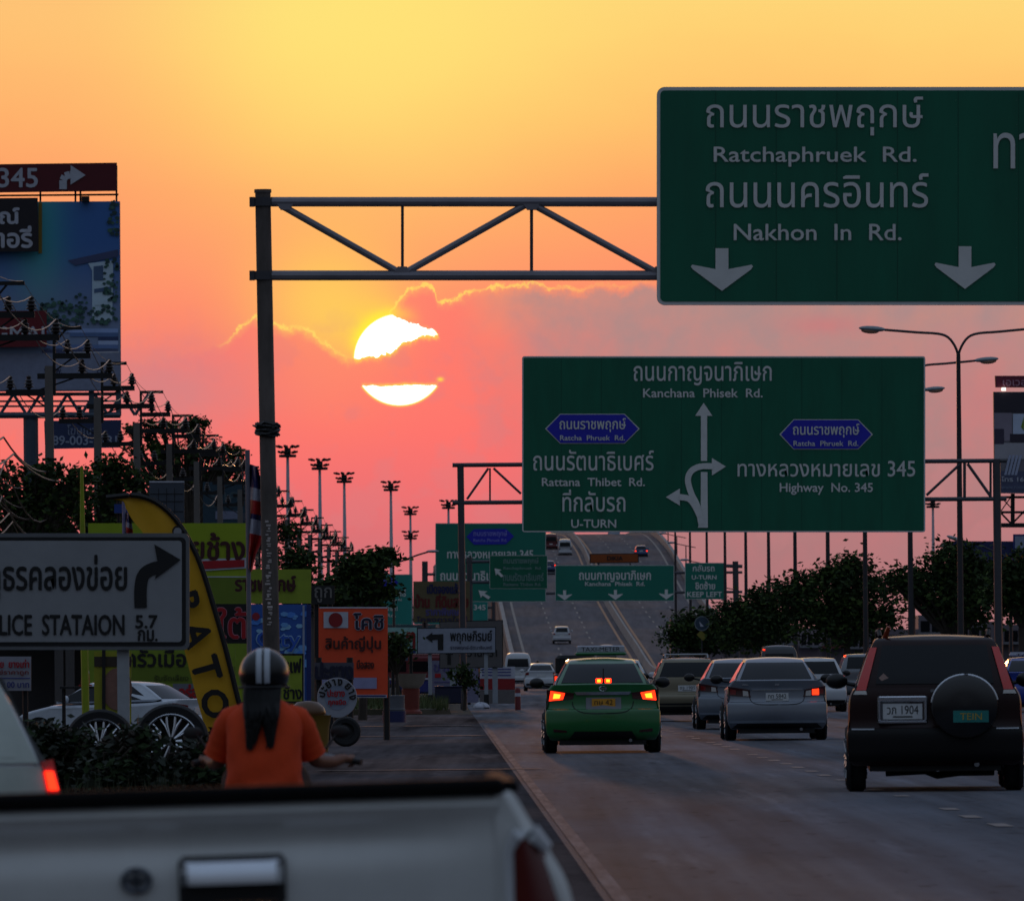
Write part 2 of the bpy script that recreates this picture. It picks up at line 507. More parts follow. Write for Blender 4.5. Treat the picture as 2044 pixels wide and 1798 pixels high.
_wheel = {}
def wheel(parent, x, y, r, w=0.2, rimmat='alloy'):
    key = (r, w, rimmat)
    if key not in _wheel:
        t = MB(); h = w / 2
        t.lathe([(r * 0.64, -h + 0.02), (r * 0.9, -h), (r * 0.985, -h + 0.03), (r, -h * 0.4), (r, h * 0.4), (r * 0.985, h - 0.03), (r * 0.9, h), (r * 0.64, h - 0.02), (r * 0.60, 0), (r * 0.64, -h + 0.02)], (0, 0, 0), M['tyre'], 'X', 28)
        d = MB()
        for s in (-1, 1):
            d.lathe([(r * 0.66, s * (h - 0.015)), (r * 0.62, s * (h - 0.005)), (r * 0.58, s * (h - 0.03)), (r * 0.2, s * (h - 0.04)), (r * 0.16, s * (h - 0.01)), (0.001, s * (h - 0.01))], (0, 0, 0), M['black_plastic'], 'X', 24)
            for k in range(7):
                a = 2 * math.pi * k / 7
                d.tube([(s * (h - 0.02), 0.1 * r * math.cos(a), 0.1 * r * math.sin(a)), (s * (h - 0.012), 0.61 * r * math.cos(a), 0.61 * r * math.sin(a))], [0.02, 0.03], M[rimmat], 6)
            d.lathe([(r * 0.665, s * (h - 0.012)), (r * 0.655, s * h), (r * 0.60, s * (h - 0.004))], (0, 0, 0), M[rimmat], 'X', 24)
        wt = t.build('wheel', None); wd = d.build('rim', None)
        me1, me2 = wt.data, wd.data
        bpy.data.objects.remove(wt); bpy.data.objects.remove(wd)
        _wheel[key] = (me1, me2)
    me1, me2 = _wheel[key]
    o = bpy.data.objects.new('wheel', me1); COL.objects.link(o); o.parent = parent; o.location = (x, y, r)
    d = bpy.data.objects.new('rim', me2); COL.objects.link(d); d.parent = o
    return o

KIND = {
 'sedan': dict(L=4.6, W=0.885, low=0.21,
   rear=[(0.20, 0.20, 0.83, 0.10), (0.27, 0.06, 0.86, 0.13), (0.42, 0.0, 0.882, 0.16), (0.58, 0.0, 0.885, 0.18), (0.67, 0.02, 0.88, 0.18), (0.71, 0.07, 0.872, 0.18), (0.90, 0.085, 0.865, 0.18), (1.0, 0.07, 0.82, 0.16), (1.055, 0.06, 0.775, 0.14)],
   deck=[(0.10, 1.075, 0.765, 0.13, 0.02), (0.34, 1.075, 0.77, 0.08, 0.03), (0.60, 1.06, 0.80, 0.03, 0.04), (1.2, 1.02, 0.84, 0, 0.05), (3.2, 0.98, 0.84, 0, 0.05), (3.45, 0.965, 0.82, 0, 0.05), (4.1, 0.83, 0.80, -0.1, 0.04), (4.45, 0.70, 0.82, -0.25, 0.02), (4.6, 0.5, 0.85, -0.3, 0), (4.58, 0.24, 0.84, -0.3, 0)],
   gr=[(1.02, 0.52, 0.735, 0.10), (1.10, 0.62, 0.70, 0.10), (1.34, 1.02, 0.575, 0.09), (1.42, 1.25, 0.52, 0.06)],
   roof=[(1.5, 1.458, 0.53, 0.03, 0.03), (1.95, 1.475, 0.55, 0, 0.035), (2.45, 1.455, 0.55, 0, 0.035), (2.7, 1.41, 0.56, -0.05, 0.03), (3.4, 1.0, 0.72, -0.12, 0.02)],
   win=[(-0.63, 1.085), (0.63, 1.085), (0.50, 1.375), (-0.50, 1.375)], side=[(0.95, 1.06), (3.25, 1.02), (2.62, 1.36), (1.5, 1.38)], wy=(0.98, 3.65), wr=0.315),
 'suv': dict(L=4.4, W=0.89, low=0.30,
   rear=[(0.28, 0.14, 0.86, 0.08), (0.36, 0.03, 0.885, 0.10), (0.48, 0.0, 0.90, 0.12), (0.62, 0.0, 0.90, 0.12), (0.68, 0.03, 0.895, 0.12), (0.71, 0.08, 0.885, 0.10), (0.95, 0.09, 0.88, 0.10), (1.05, 0.10, 0.86, 0.10), (1.11, 0.12, 0.83, 0.09)],
   deck=[(0.30, 1.13, 0.84, 0.05, 0.01), (0.8, 1.12, 0.85, 0, 0.02), (3.0, 1.08, 0.85, 0, 0.02), (3.3, 1.06, 0.83, 0, 0.03), (4.0, 0.98, 0.82, -0.08, 0.03), (4.3, 0.86, 0.84, -0.2, 0.02), (4.4, 0.6, 0.86, -0.25, 0), (4.35, 0.30, 0.84, -0.25, 0)],
   gr=[(1.07, 0.115, 0.815, 0.09), (1.2, 0.15, 0.78, 0.09), (1.40, 0.24, 0.715, 0.08), (1.58, 0.35, 0.645, 0.07), (1.635, 0.44, 0.615, 0.05)],
   roof=[(0.6, 1.66, 0.61, 0.02, 0.03), (1.2, 1.675, 0.62, 0, 0.035), (2.1, 1.66, 0.62, 0, 0.035), (2.45, 1.60, 0.63, -0.05, 0.03), (3.2, 1.07, 0.78, -0.12, 0.02)],
   win=[(-0.60, 1.15), (0.60, 1.15), (0.53, 1.56), (-0.53, 1.56)], side=[(0.45, 1.16), (3.0, 1.13), (2.42, 1.55), (0.62, 1.55)], wy=(0.85, 3.5), wr=0.35),
 'wagon': dict(L=4.3, W=0.86, low=0.24,
   rear=[(0.22, 0.16, 0.82, 0.10), (0.30, 0.05, 0.845, 0.12), (0.44, 0.0, 0.86, 0.14), (0.58, 0.0, 0.86, 0.14), (0.64, 0.03, 0.855, 0.14), (0.68, 0.08, 0.85, 0.12), (0.90, 0.10, 0.84, 0.12), (1.02, 0.12, 0.81, 0.12)],
   deck=[(0.3, 1.03, 0.82, 0.05, 0.01), (0.8, 1.02, 0.82, 0, 0.02), (2.9, 0.98, 0.82, 0, 0.02), (3.3, 0.95, 0.80, 0, 0.03), (3.9, 0.84, 0.78, -0.08, 0.03), (4.2, 0.70, 0.80, -0.2, 0.02), (4.3, 0.5, 0.82, -0.25, 0), (4.26, 0.25, 0.82, -0.25, 0)],
   gr=[(0.98, 0.115, 0.79, 0.10), (1.10, 0.16, 0.75, 0.09), (1.30, 0.29, 0.66, 0.08), (1.42, 0.40, 0.60, 0.07), (1.47, 0.48, 0.58, 0.05)],
   roof=[(0.66, 1.495, 0.575, 0.02, 0.03), (1.2, 1.515, 0.59, 0, 0.035), (2.1, 1.50, 0.59, 0, 0.035), (2.45, 1.44, 0.60, -0.05, 0.03), (3.25, 0.96, 0.75, -0.12, 0.02)],
   win=[(-0.66, 1.06), (0.66, 1.06), (0.53, 1.40), (-0.53, 1.40)], side=[(0.5, 1.05), (3.0, 1.02), (2.4, 1.40), (0.68, 1.40)], wy=(0.8, 3.3), wr=0.31),
 'van': dict(L=4.9, W=0.90, low=0.28,
   rear=[(0.26, 0.12, 0.87, 0.06), (0.40, 0.02, 0.90, 0.08), (0.60, 0.0, 0.90, 0.08), (0.66, 0.05, 0.895, 0.08), (1.0, 0.07, 0.89, 0.08), (1.2, 0.08, 0.88, 0.08)],
   deck=[(0.3, 1.22, 0.88, 0.03, 0), (4.2, 1.20, 0.88, 0, 0), (4.6, 1.0, 0.86, -0.1, 0), (4.85, 0.7, 0.87, -0.2, 0), (4.88, 0.3, 0.87, -0.2, 0)],
   gr=[(1.16, 0.08, 0.88, 0.08), (1.5, 0.11, 0.85, 0.08), (1.85, 0.17, 0.80, 0.08), (2.08, 0.25, 0.72, 0.08)],
   roof=[(0.45, 2.17, 0.68, 0.03, 0.05), (1.2, 2.20, 0.69, 0, 0.06), (3.3, 2.18, 0.69, 0, 0.06), (3.7, 2.05, 0.71, -0.05, 0.03), (4.5, 1.2, 0.85, -0.1, 0.02)],
   win=[(-0.72, 1.25), (0.72, 1.25), (0.64, 1.80), (-0.64, 1.80)], side=[(0.35, 1.3), (4.2, 1.3), (3.7, 1.8), (0.45, 1.8)], wy=(0.9, 3.9), wr=0.33),
}

def car(name, label, category, x, D, kind, pnt, H=None, group=None, rotz=HEAD, z=0.0, lamps=None, brake=False, plate='plate_white', plate_txt=None, plate_box=(-0.23, 0.74, 0.23, 0.88), mirrors=True, roofmat=None, hi=None, xoff=None, pitch=0.0, small=False):
    K = KIND[kind]
    root = thing(name, label, category, (x, D, z), group, rotz, local=True)
    root.rotation_euler = (pitch, 0, rotz)
    body = MB()
    rear = K['rear']
    low = [(y, zz, w, b, 0.0) for zz, y, w, b in rear]
    prof = cat(low, 3)[:-1] + cat([low[-1]] + K['deck'], 3)
    sweep(body, [tuple(p) for p in prof], pnt, 0.05)
    gl = [(y, zz, w, b, 0.0) for zz, y, w, b in K['gr']]
    gp = cat(gl + K['roof'], 4)
    gh = MB(); sweep(gh, [tuple(p) for p in gp], roofmat or pnt, 0.05)
    bo = body.build('body', root); cab = gh.build('cabin', root)
    sm_ = [(p[1], p[0], p[2], p[3]) for p in cat(low, 3)]; sg_ = [(p[1], p[0], p[2], p[3]) for p in gp[:(len(gl) - 1) * 4 + 3]]
    fL, fG = rear_fn(sorted(sm_)), rear_fn(sorted(sg_))
    w = MB(); patch(w, fG, K['win'], M['glass'], 0.012, 8, 0.02); w.build('rear_window', root)
    # rubber line round the rear window
    ys = [p[0] for p in gp]; zs_w = sorted([(p[1], p[2]) for p in gp])
    def wz(zz): return float(np.interp(zz, [a for a, _ in zs_w], [b for _, b in zs_w]))
    for s in (-1, 1):
        sw = MB(); a, b, c_, d_ = K['side']
        pts = [(s * (np.interp(q[1], [K['gr'][0][0], K['gr'][-1][0]], [K['gr'][0][2], K['gr'][-1][2]]) + 0.012), q[0], q[1]) for q in (a, b, c_, d_)]
        pts2 = [(p[0] - s * 0.03, p[1], p[2]) for p in pts]
        sw.poly(pts, M['glass']); sw.add(pts + pts2, [(i, i + 4, (i + 1) % 4 + 4, (i + 1) % 4) for i in range(4)], M['trim_black'])
        m_ = 0.5; y0, y1 = a[0] + (b[0] - a[0]) * 0.46, a[0] + (b[0] - a[0]) * 0.5
        sw.build('side_window', root)
    ws = MB()
    zt = K['roof'][-2]; zb = K['roof'][-1]
    def fw(s, t):
        yy = zb[0] + (zt[0] - zb[0]) * (0.06 + 0.88 * t); z_ = zb[1] + (zt[1] - zb[1]) * (0.06 + 0.88 * t); ww = (zb[2] + (zt[2] - zb[2]) * t) * 0.88
        u = 2 * s - 1; return (ww * u, yy + 0.02 - 0.10 * u * u, z_ + 0.03 - 0.02 * u * u)
    ws.grid(fw, 8, 4, M['glass']); ws.build('windscreen', root)
    # underside, diffuser, wheels
    u = MB(); lo = K['low']; W = K['W']
    u.cbox((0, K['L'] / 2, lo - 0.02), (W * 1.5, K['L'] - 0.5, 0.12), M['trim_black'])
    u.tube([(0.42, 0.12, lo - 0.01), (0.42, 0.9, lo - 0.02)], 0.028, M['alloy'], 8)
    u.tube([(-0.55, K['wy'][0], K['wr'] - 0.04), (0.55, K['wy'][0], K['wr'] - 0.04)], 0.05, M['trim_black'], 8)
    u.build('underbody', root)
    for s in (-1, 1):
        for yy in K['wy']:
            ar = MB()
            ar.lathe([(K['wr'] * 1.16, 0), (K['wr'] * 1.16, 0.012), (0.02, 0.012)], (s * (W - 0.035) if s > 0 else -(W - 0.035) - 0.012, yy, K['wr'] + 0.02), M['trim_black'], 'X', 24)
            ar.build('wheel_arch', root)
        for yy in K['wy']:
            wheel(root, s * (W - 0.085), yy, K['wr'], 0.2)
        if mirrors:
            mr = MB(); yy = K['side'][1][0] - 0.35; z_ = K['side'][0][1] + 0.02
            mr.ell((s * (W + 0.10), yy, z_), (0.115, 0.07, 0.085), M['trim_black'] if mirrors == 'black' else pnt, 12, 8)
            mr.tube([(s * (W - 0.12), yy + 0.03, z_ - 0.05), (s * (W + 0.02), yy + 0.02, z_ - 0.02)], 0.025, M['trim_black'], 6)
            mr.build('side_mirror', root)
    # lamps
    for spec in (lamps or []):
        nm, q, ms, off = spec
        for qq in (q, mir(q)):
            lm = MB(); patch(lm, fL if max(p[1] for p in q) < K['gr'][0][0] + 0.1 else fG, qq, ms, off, 5); lm.build(nm, root)
    px0, pz0, px1, pz1 = plate_box
    p = MB(); fn = fL
    patch(p, lambda x_, z_: fn((px0 + px1) / 2, (pz0 + pz1) / 2) - 0.012, [(px0, pz0), (px1, pz0), (px1, pz1), (px0, pz1)], M[plate], 0.006, 1)
    if plate_txt:
        vs, fs = glyphs(plate_txt); mn, mx = vs.min(0), vs.max(0)
        yy = fn((px0 + px1) / 2, (pz0 + pz1) / 2) - 0.012 - 0.009
        hgt = (pz1 - pz0)
        p.add([(px0 + 0.04 + (v[0] - mn[0]) / (mx[0] - mn[0]) * (px1 - px0 - 0.08), yy, pz0 + hgt * 0.32 + (v[1] - mn[1]) / (mx[1] - mn[1]) * hgt * 0.56) for v in vs], fs, M['ink'])
        p.box((px0 + 0.1, yy, pz0 + hgt * 0.12), (px1 - 0.1, yy + 0.003, pz0 + hgt * 0.2), M['ink'])
    p.build('number_plate', root)
    return root, fL, fG

def addpatch(root, name, fn, q, m, off=0.01, n=5, both=False, label=None):
    out = None
    for qq in ((q, mir(q)) if both else (q,)):
        b = MB(); patch(b, fn, qq, m, off, n); out = b.build(name, root)
        if label: out['label'] = label
    return out
# ------------------------------------------------------------------ traffic
def gx(x, D): return at(x, YH, D).x
TR = 'cars on the main road'
# green taxi
green = paint('green', (14, 104, 44)); 
t, fL, fG = car('taxi_car', 'green saloon taxi with brake lights on and a lit-up looking roof sign', 'taxi', gx(1203, 151), 151, 'sedan', green, group=TR,
    lamps=[('tail_lamp', [(-0.86, 0.80), (-0.46, 0.84), (-0.44, 0.93), (-0.86, 0.985)], M['lamp_dark'], 0.012)],
    plate='plate_yellow', plate_txt='ทษ 42', plate_box=(-0.17, 0.70, 0.19, 0.84), mirrors='black')
t['label'] = 'green saloon taxi with glowing brake lights and a TAXI-METER sign on its roof'
for s in (-1, 1):
    for m_, q, o in ((M['brake_on'], [(-0.825, 0.81), (-0.615, 0.83), (-0.58, 0.93), (-0.80, 0.965)], 0.02), (M['brake_core'], [(-0.765, 0.845), (-0.665, 0.85), (-0.645, 0.91), (-0.75, 0.925)], 0.026)):
        b = MB(); patch(b, fL, q if s < 0 else mir(q), m_, o, 4); b.build('brake_light', t)
for s in (-1, 1):
    b = MB(); x0 = s * 0.07
    b.cbox((x0 + 0.02, 0.60, 1.115), (0.105, 0.05, 0.075), M['brake_on'], bev=0.012)
    b.cbox((x0 + 0.02, 0.573, 1.115), (0.055, 0.012, 0.045), M['brake_core'])
    b.build('high_brake_light', t)
b = MB(); b.tube([(0.02, 0.62, 1.06), (0.02, 0.66, 1.30)], 0.012, M['trim_black'], 6); b.build('aerial', t)
addpatch(t, 'chrome_strip', fL, [(-0.40, 0.90), (0.40, 0.90), (0.44, 0.945), (-0.44, 0.945)], M['chrome'], 0.022)
b = MB()
for k in range(14):
    pass
b.tube([(0.055 * math.cos(a), fL(0, 1.0) - 0.01, 0.995 + 0.036 * math.sin(a)) for a in [2 * math.pi * k / 16 for k in range(17)]], 0.006, M['chrome'], 5, False)
b.cbox((0, fL(0, 1.0) - 0.006, 0.995), (0.1, 0.006, 0.012), M['chrome'])
b.build('badge', t)
addpatch(t, 'rear_diffuser', fL, [(-0.52, 0.215), (0.52, 0.215), (0.44, 0.34), (-0.44, 0.34)], M['trim_black'], 0.012)
addpatch(t, 'reflector', fL, [(-0.76, 0.335), (-0.56, 0.325), (-0.56, 0.355), (-0.76, 0.38)], M['lamp_dark'], 0.01, both=True)
b = MB()   # trunk shut line and bumper crease as fine dark seams
seam = [(-0.47, 0.80), (-0.44, 0.70), (-0.30, 0.63), (0, 0.615), (0.30, 0.63), (0.44, 0.70), (0.47, 0.80)]
sp = [tuple(p) for p in cat(seam, 4)]
b.tube([(x_, fL(x_, z_) - 0.002, z_) for x_, z_ in sp], 0.007, M['trim_black'], 5)
b.build('boot_seam', t)
b = MB(); patch(b, fL, [(-0.26, 0.68), (0.28, 0.68), (0.28, 0.86), (-0.26, 0.86)], pm('plate_holder', (120, 122, 126), rough=0.5), 0.004, 2); b.build('plate_holder', t)
b = MB()   # headrest seen through the rear glass
b = MB()
b.cbox((0.0, 1.75, 1.53), (0.80, 0.20, 0.05), green, bev=0.02)
b.cbox((0.0, 1.75, 1.60), (0.74, 0.13, 0.12), pm('taxi_sign_white', (176, 178, 190), rough=0.4), bev=0.02)
def local_text(b, txt, x0, z0, x1, z1, y, m, flip=False, k=0.0006):
    vs, fs = glyphs(txt); mn, mx = vs.min(0), vs.max(0)
    b.add([(x0 + (v[0] - mn[0]) / (mx[0] - mn[0]) * (x1 - x0), y - v[2] * k, z0 + (v[1] - mn[1]) / (mx[1] - mn[1]) * (z1 - z0)) for v in vs], fs, m)
local_text(b, 'TAXI-METER', -0.30, 1.57, 0.30, 1.635, 1.68, M['ink'])
b.build('roof_sign', t)
b = MB(); b.ell((-0.28, 0.98, 1.20), (0.12, 0.03, 0.085), pm('window_sticker', (92, 104, 130), rough=0.5), 12, 8); b.build('rear_headrest', t)

def corolla(x, D, label, txt, br=None, col=None):
    t, fL, fG = car('silver_car', label, 'car', gx(x, D), D, 'sedan', col, group=TR, plate_txt=txt, plate_box=(-0.20, 0.70, 0.20, 0.84), mirrors='black',
        lamps=[('tail_lamp', [(-0.855, 0.80), (-0.46, 0.77), (-0.50, 0.90), (-0.855, 0.96)], M['lamp_dark'], 0.010)])
    addpatch(t, 'chrome_strip', fL, [(-0.44, 0.89), (0.44, 0.89), (0.46, 0.915), (-0.46, 0.915)], M['chrome'], 0.018)
    for q in ([(-0.60, 0.79), (-0.50, 0.785), (-0.51, 0.87), (-0.60, 0.885)], [(-0.82, 0.82), (-0.72, 0.81), (-0.72, 0.89), (-0.82, 0.91)]):
        addpatch(t, 'lamp_lens', fL, q, M['lamp_clear'] if q[0][0] > -0.7 else M['lamp_red'], 0.018, both=True)
    if br:
        b = MB(); patch(b, fL, mir([(-0.74, 0.80), (-0.62, 0.80), (-0.62, 0.90), (-0.74, 0.91)]), M['brake_on'], 0.022, 3); b.build('brake_light', t)
    addpatch(t, 'rear_diffuser', fL, [(-0.80, 0.215), (0.80, 0.215), (0.70, 0.30), (-0.70, 0.30)], M['trim_black'], 0.012, 8)
    addpatch(t, 'bumper_crease', fL, [(-0.84, 0.31), (0.84, 0.31), (0.84, 0.345), (-0.84, 0.345)], M['chrome'] if False else pm('bumper_edge', (148, 158, 170), rough=0.3, metal=0.4), 0.02, 8)
    b = MB(); seam = [(-0.48, 0.90), (-0.47, 0.72), (-0.34, 0.645), (0, 0.635), (0.34, 0.645), (0.47, 0.72), (0.48, 0.90)]
    b.tube([(p[0], fL(p[0], p[1]) - 0.002, p[1]) for p in cat(seam, 4)], 0.007, M['trim_black'], 5); b.build('boot_seam', t)
    b = MB(); b.cbox((0, fL(0, 0.97) - 0.006, 0.985), (0.075, 0.012, 0.03), M['chrome']); b.build('badge', t); b = MB(); b.cbox((-0.55, fL(-0.55, 0.97) - 0.006, 0.985), (0.13, 0.012, 0.022), M['chrome']); b.build('badge', t)
    return t
silver = paint('silver_blue', (128, 134, 144), metal=0.5, rough=0.3)
corolla(1551, 173, 'silver blue saloon in the second lane with its right tail lamp lit', 'กท 5842', br=True, col=silver)
corolla(1478, 203, 'silver saloon half hidden behind the silver blue saloon', 'ศน 37', col=paint('silver', (118, 126, 136), metal=0.5, rough=0.3))

# golden station wagon with roof rails
gold = paint('champagne', (122, 114, 92), metal=0.5)
t, fL, fG = car('estate_car', 'champagne estate car with pale roof rails between taxi and silver saloons', 'car', gx(1372, 232), 232, 'wagon', gold, group=TR, mirrors='black', plate_txt='ชจ 1905',
    plate_box=(-0.22, 0.72, 0.22, 0.86), lamps=[('tail_lamp', [(-0.83, 0.78), (-0.70, 0.78), (-0.66, 1.0), (-0.80, 1.0)], M['lamp_dark'], 0.012)])
b = MB()
for s in (-1, 1):
    b.tube([(s * 0.50, 0.75, 1.50), (s * 0.50, 0.8, 1.57), (s * 0.50, 2.2, 1.57), (s * 0.50, 2.3, 1.50)], 0.02, M['alloy'], 6)
b.tube([(-0.5, 0.9, 1.585), (0.5, 0.9, 1.585)], 0.025, M['alloy'], 6); b.tube([(-0.5, 1.9, 1.585), (0.5, 1.9, 1.585)], 0.025, M['alloy'], 6)
b.build('roof_rack', t)
addpatch(t, 'bumper_strip', fL, [(-0.80, 0.40), (0.80, 0.40), (0.80, 0.44), (-0.80, 0.44)], M['trim_black'], 0.012, 8)
addpatch(t, 'lower_bumper', fL, [(-0.80, 0.225), (0.80, 0.225), (0.82, 0.36), (-0.82, 0.36)], M['trim_black'], 0.012, 8)

white = paint('white', (205, 208, 212))
car('white_car', 'small white car mostly hidden behind the green taxi', 'car', gx(1234, 262), 262, 'wagon', white, group=TR, lamps=[('tail_lamp', [(-0.83, 0.78), (-0.70, 0.78), (-0.66, 1.0), (-0.80, 1.0)], M['lamp_red'], 0.012)])
t, fL, fG = car('white_car', 'white hatchback with bright red lamp behind the right side of silver blue saloon', 'car', gx(1628, 272), 272, 'wagon', white, group=TR, plate_txt='กร 71', mirrors='black',
    lamps=[('tail_lamp', [(-0.85, 0.84), (-0.62, 0.90), (-0.62, 1.01), (-0.82, 1.02)], M['lamp_red'], 0.012)])
b = MB(); patch(b, fL, mir([(-0.83, 0.87), (-0.66, 0.91), (-0.66, 0.99), (-0.80, 1.0)]), M['brake_on'], 0.02, 3); b.build('brake_light', t)
addpatch(t, 'lower_bumper', fL, [(-0.80, 0.225), (0.80, 0.225), (0.82, 0.33), (-0.82, 0.33)], M['trim_black'], 0.012, 8)
grey = paint('grey', (120, 124, 130), metal=0.4)
t, fL, fG = car('grey_van', 'grey van with large dark rear window just left of the dark sport utility car', 'van', gx(1724, 345), 345, 'suv', grey, group=TR,
    lamps=[('tail_lamp', [(-0.87, 0.85), (-0.76, 0.85), (-0.72, 1.05), (-0.84, 1.05)], M['lamp_dark'], 0.012)])
b = MB(); b.cbox((-0.64, 0.42, 1.60), (0.07, 0.05, 0.05), M['brake_on']); b.build('high_lamp', t)
dark = paint('dark_grey', (48, 52, 58))
t, fL, fG = car('dark_van', 'dark van roof with a red lamp showing over the silver saloons', 'van', gx(1556, 452), 452, 'van', dark, group=TR, lamps=[('tail_lamp', [(-0.89, 1.0), (-0.78, 1.0), (-0.78, 1.15), (-0.88, 1.15)], M['lamp_red'], 0.012)])
b = MB(); b.cbox((-0.70, 0.26, 1.98), (0.10, 0.05, 0.06), M['brake_on']); b.build('high_lamp', t)
blue = paint('blue', (24, 52, 150))
# oncoming blue taxi on the right edge
t, fL, fG = car('taxi_car', 'blue taxi at the right edge behind the dark sport utility car', 'taxi', gx(2062, 262), 262, 'sedan', blue, group=TR, roofmat=blue, lamps=[('tail_lamp', [(-0.86, 0.80), (-0.60, 0.84), (-0.60, 0.93), (-0.86, 0.96)], M['lamp_red'], 0.012)])
b = MB(); b.cbox((-0.1, 1.75, 1.53), (0.86, 0.2, 0.08), M['taxi_sign_white'], bev=0.02); b.cbox((-0.1, 1.75, 1.585), (0.8, 0.14, 0.05), M['taxi_sign_white']); local_text(b, 'TAXI', -0.35, 1.515, 0.15, 1.56, 1.64, M['ink']); b.build('roof_sign', t)

# dark maroon sport utility car, nearest in the right lane
maroon = pm('paint_maroon', (34, 5, 6), rough=0.3, coat=0.12, spec=0.25, var=0.06, scale=1.5)
t, fL, fG = car('sport_utility_car', 'dark maroon sport utility car with covered spare wheel on its tailgate', 'car', gx(1866, 103), 103, 'suv', maroon, group=TR, mirrors='black',
    plate='plate_white', plate_txt='วภ 1904', plate_box=(-0.53, 0.775, -0.13, 0.94))
t.scale = (1.03, 1, 0.985); t.rotation_euler.z = -0.03
fr = MB(); y0 = fL(-0.33, 0.86) - 0.012
for q in ((-0.585, 0.725, -0.075, 0.765), (-0.585, 0.96, -0.075, 1.02)):
    fr.cbox(((q[0] + q[2]) / 2, y0, (q[1] + q[3]) / 2), (q[2] - q[0], 0.05, q[3] - q[1]), M['chrome'], bev=0.012)
for xx in (-0.565, -0.095): fr.cbox((xx, y0, 0.87), (0.04, 0.05, 0.22), M['chrome'], bev=0.012)
fr.cbox((-0.33, y0 + 0.02, 0.86), (0.48, 0.02, 0.24), pm('plate_holder', (120, 122, 126)))
fr.build('plate_frame', t)
for s in (-1, 1):
    q = [(-0.80, 1.085), (-0.70, 1.085), (-0.585, 1.54), (-0.655, 1.54)]
    b = MB(); patch(b, fG, q if s < 0 else mir(q), pm('lamp_tall', (216, 30, 18), rough=0.12, spec=0.7, coat=0.6), 0.014, 5); b.build('tail_lamp', t)
    q = [(-0.83, 1.04), (-0.69, 1.04), (-0.70, 1.08), (-0.81, 1.08)]
    b = MB(); patch(b, fL, q if s < 0 else mir(q), M['lamp_clear'], 0.014, 3); b.build('indicator', t)
sp_ = MB(); c0 = (0.30, 0.0, 0.90); yb = fL(0.30, 0.9)
sp_.lathe([(0.30, 0.02), (0.338, 0.0), (0.345, -0.12), (0.33, -0.19), (0.29, -0.215), (0.15, -0.235), (0.001, -0.24)], (0.30, yb, 0.905), pm('spare_cover', (16, 13, 14), rough=0.3, coat=0.5), 'Y', 40)
so = sp_.build('spare_wheel_cover', t)
b = MB(); b.tube([(0.30 + 0.338 * math.cos(a), yb - 0.125, 0.905 + 0.338 * math.sin(a)) for a in [R(12 + 160 * k / 20) for k in range(21)]], 0.013, M['chrome'], 6); b.build('chrome_arc', so)
b = MB(); b.cbox((0.36, yb - 0.245, 0.80), (0.36, 0.01, 0.125), pm('teal_plate', (36, 128, 122), rough=0.4)); local_text(b, 'TEIN', 0.25, 0.765, 0.47, 0.835, yb - 0.252, pm('gold_ink', (190, 160, 60))); b.build('cover_sticker', so)
b = MB(); b.cbox((-0.02, fL(0, 1.08) - 0.01, 1.075), (0.05, 0.014, 0.03), M['alloy']); b.build('badge', t)
b = MB(); b.cbox((-0.52, fG(-0.52, 1.21) - 0.014, 1.215), (0.07, 0.008, 0.07), pm('sticker_pale', (180, 150, 140)), rot=Matrix.Rotation(R(45), 3, 'Y')); b.build('window_sticker', t)
addpatch(t, 'rear_bumper', fL, [(-0.88, 0.33), (0.88, 0.33), (0.885, 0.68), (-0.885, 0.68)], pm('bumper_black', (11, 10, 11), rough=0.6, spec=0.3), 0.035, 10)
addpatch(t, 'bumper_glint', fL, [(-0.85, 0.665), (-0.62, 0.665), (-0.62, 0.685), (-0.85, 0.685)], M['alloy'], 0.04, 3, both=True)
for s in (-1, 1):
    b = MB(); b.tube([(s * 0.55, 0.55, 1.655), (s * 0.56, 0.62, 1.71), (s * 0.57, 2.0, 1.715), (s * 0.57, 2.2, 1.66)], 0.022, M['black_plastic'], 6); b.build('roof_rail', t)
b = MB(); b.tube([(-0.50, 0.56, 1.64), (-0.46, 0.50, 1.76)], [0.03, 0.02], pm('paint_copper', (150, 62, 30), rough=0.3, metal=0.3), 8); b.build('roof_fin', t)
b = MB(); b.tube([(-0.5, 0.8, 0.20), (-0.1, 0.75, 0.22), (0.02, 0.7, 0.17), (0.25, 0.7, 0.2), (0.6, 0.8, 0.2)], 0.04, M['trim_black'], 8); b.build('exhaust', t)
b = MB()
for xx in (-0.36, 0.36):
    b.ell((xx, 1.4, 1.36), (0.13, 0.06, 0.10), M['seat_cloth'], 12, 8)
b.build('headrest', t)

# lower left traffic near the foot of the ramp
def simple(name, label, cat_, x, D, kind, p, z=0.0, pitch=0.0, lampm='lamp_red', **k):
    lz = KIND[kind]['rear'][-2][0]
    t, fL, fG = car(name, label, cat_, gx(x, D), D, kind, p, z=z, pitch=pitch, group=TR, lamps=[('tail_lamp', [(-0.84, lz - 0.16), (-0.64, lz - 0.14), (-0.64, lz - 0.02), (-0.82, lz - 0.02)], M[lampm], 0.012)], **k)
    addpatch(t, 'lower_bumper', fL, [(-0.78, 0.30), (0.78, 0.30), (0.80, 0.40), (-0.80, 0.40)], M['trim_black'], 0.012, 6)
    return t
simple('white_van', 'white high-roofed van beside the red and white hoarding', 'van', 1034, 640, 'van', white)
simple('white_car', 'white saloon waiting left of the dark canopied truck', 'car', 1080, 520, 'sedan', white)
simple('dark_car', 'dark car roof between white van and dark canopied truck', 'car', 1085, 600, 'wagon', dark)
simple('white_car', 'white sport utility car alone on the middle of ramp', 'car', 1122, 958, 'suv', paint('white_dim', (190, 192, 198)), z=3.42, pitch=R(1.95))
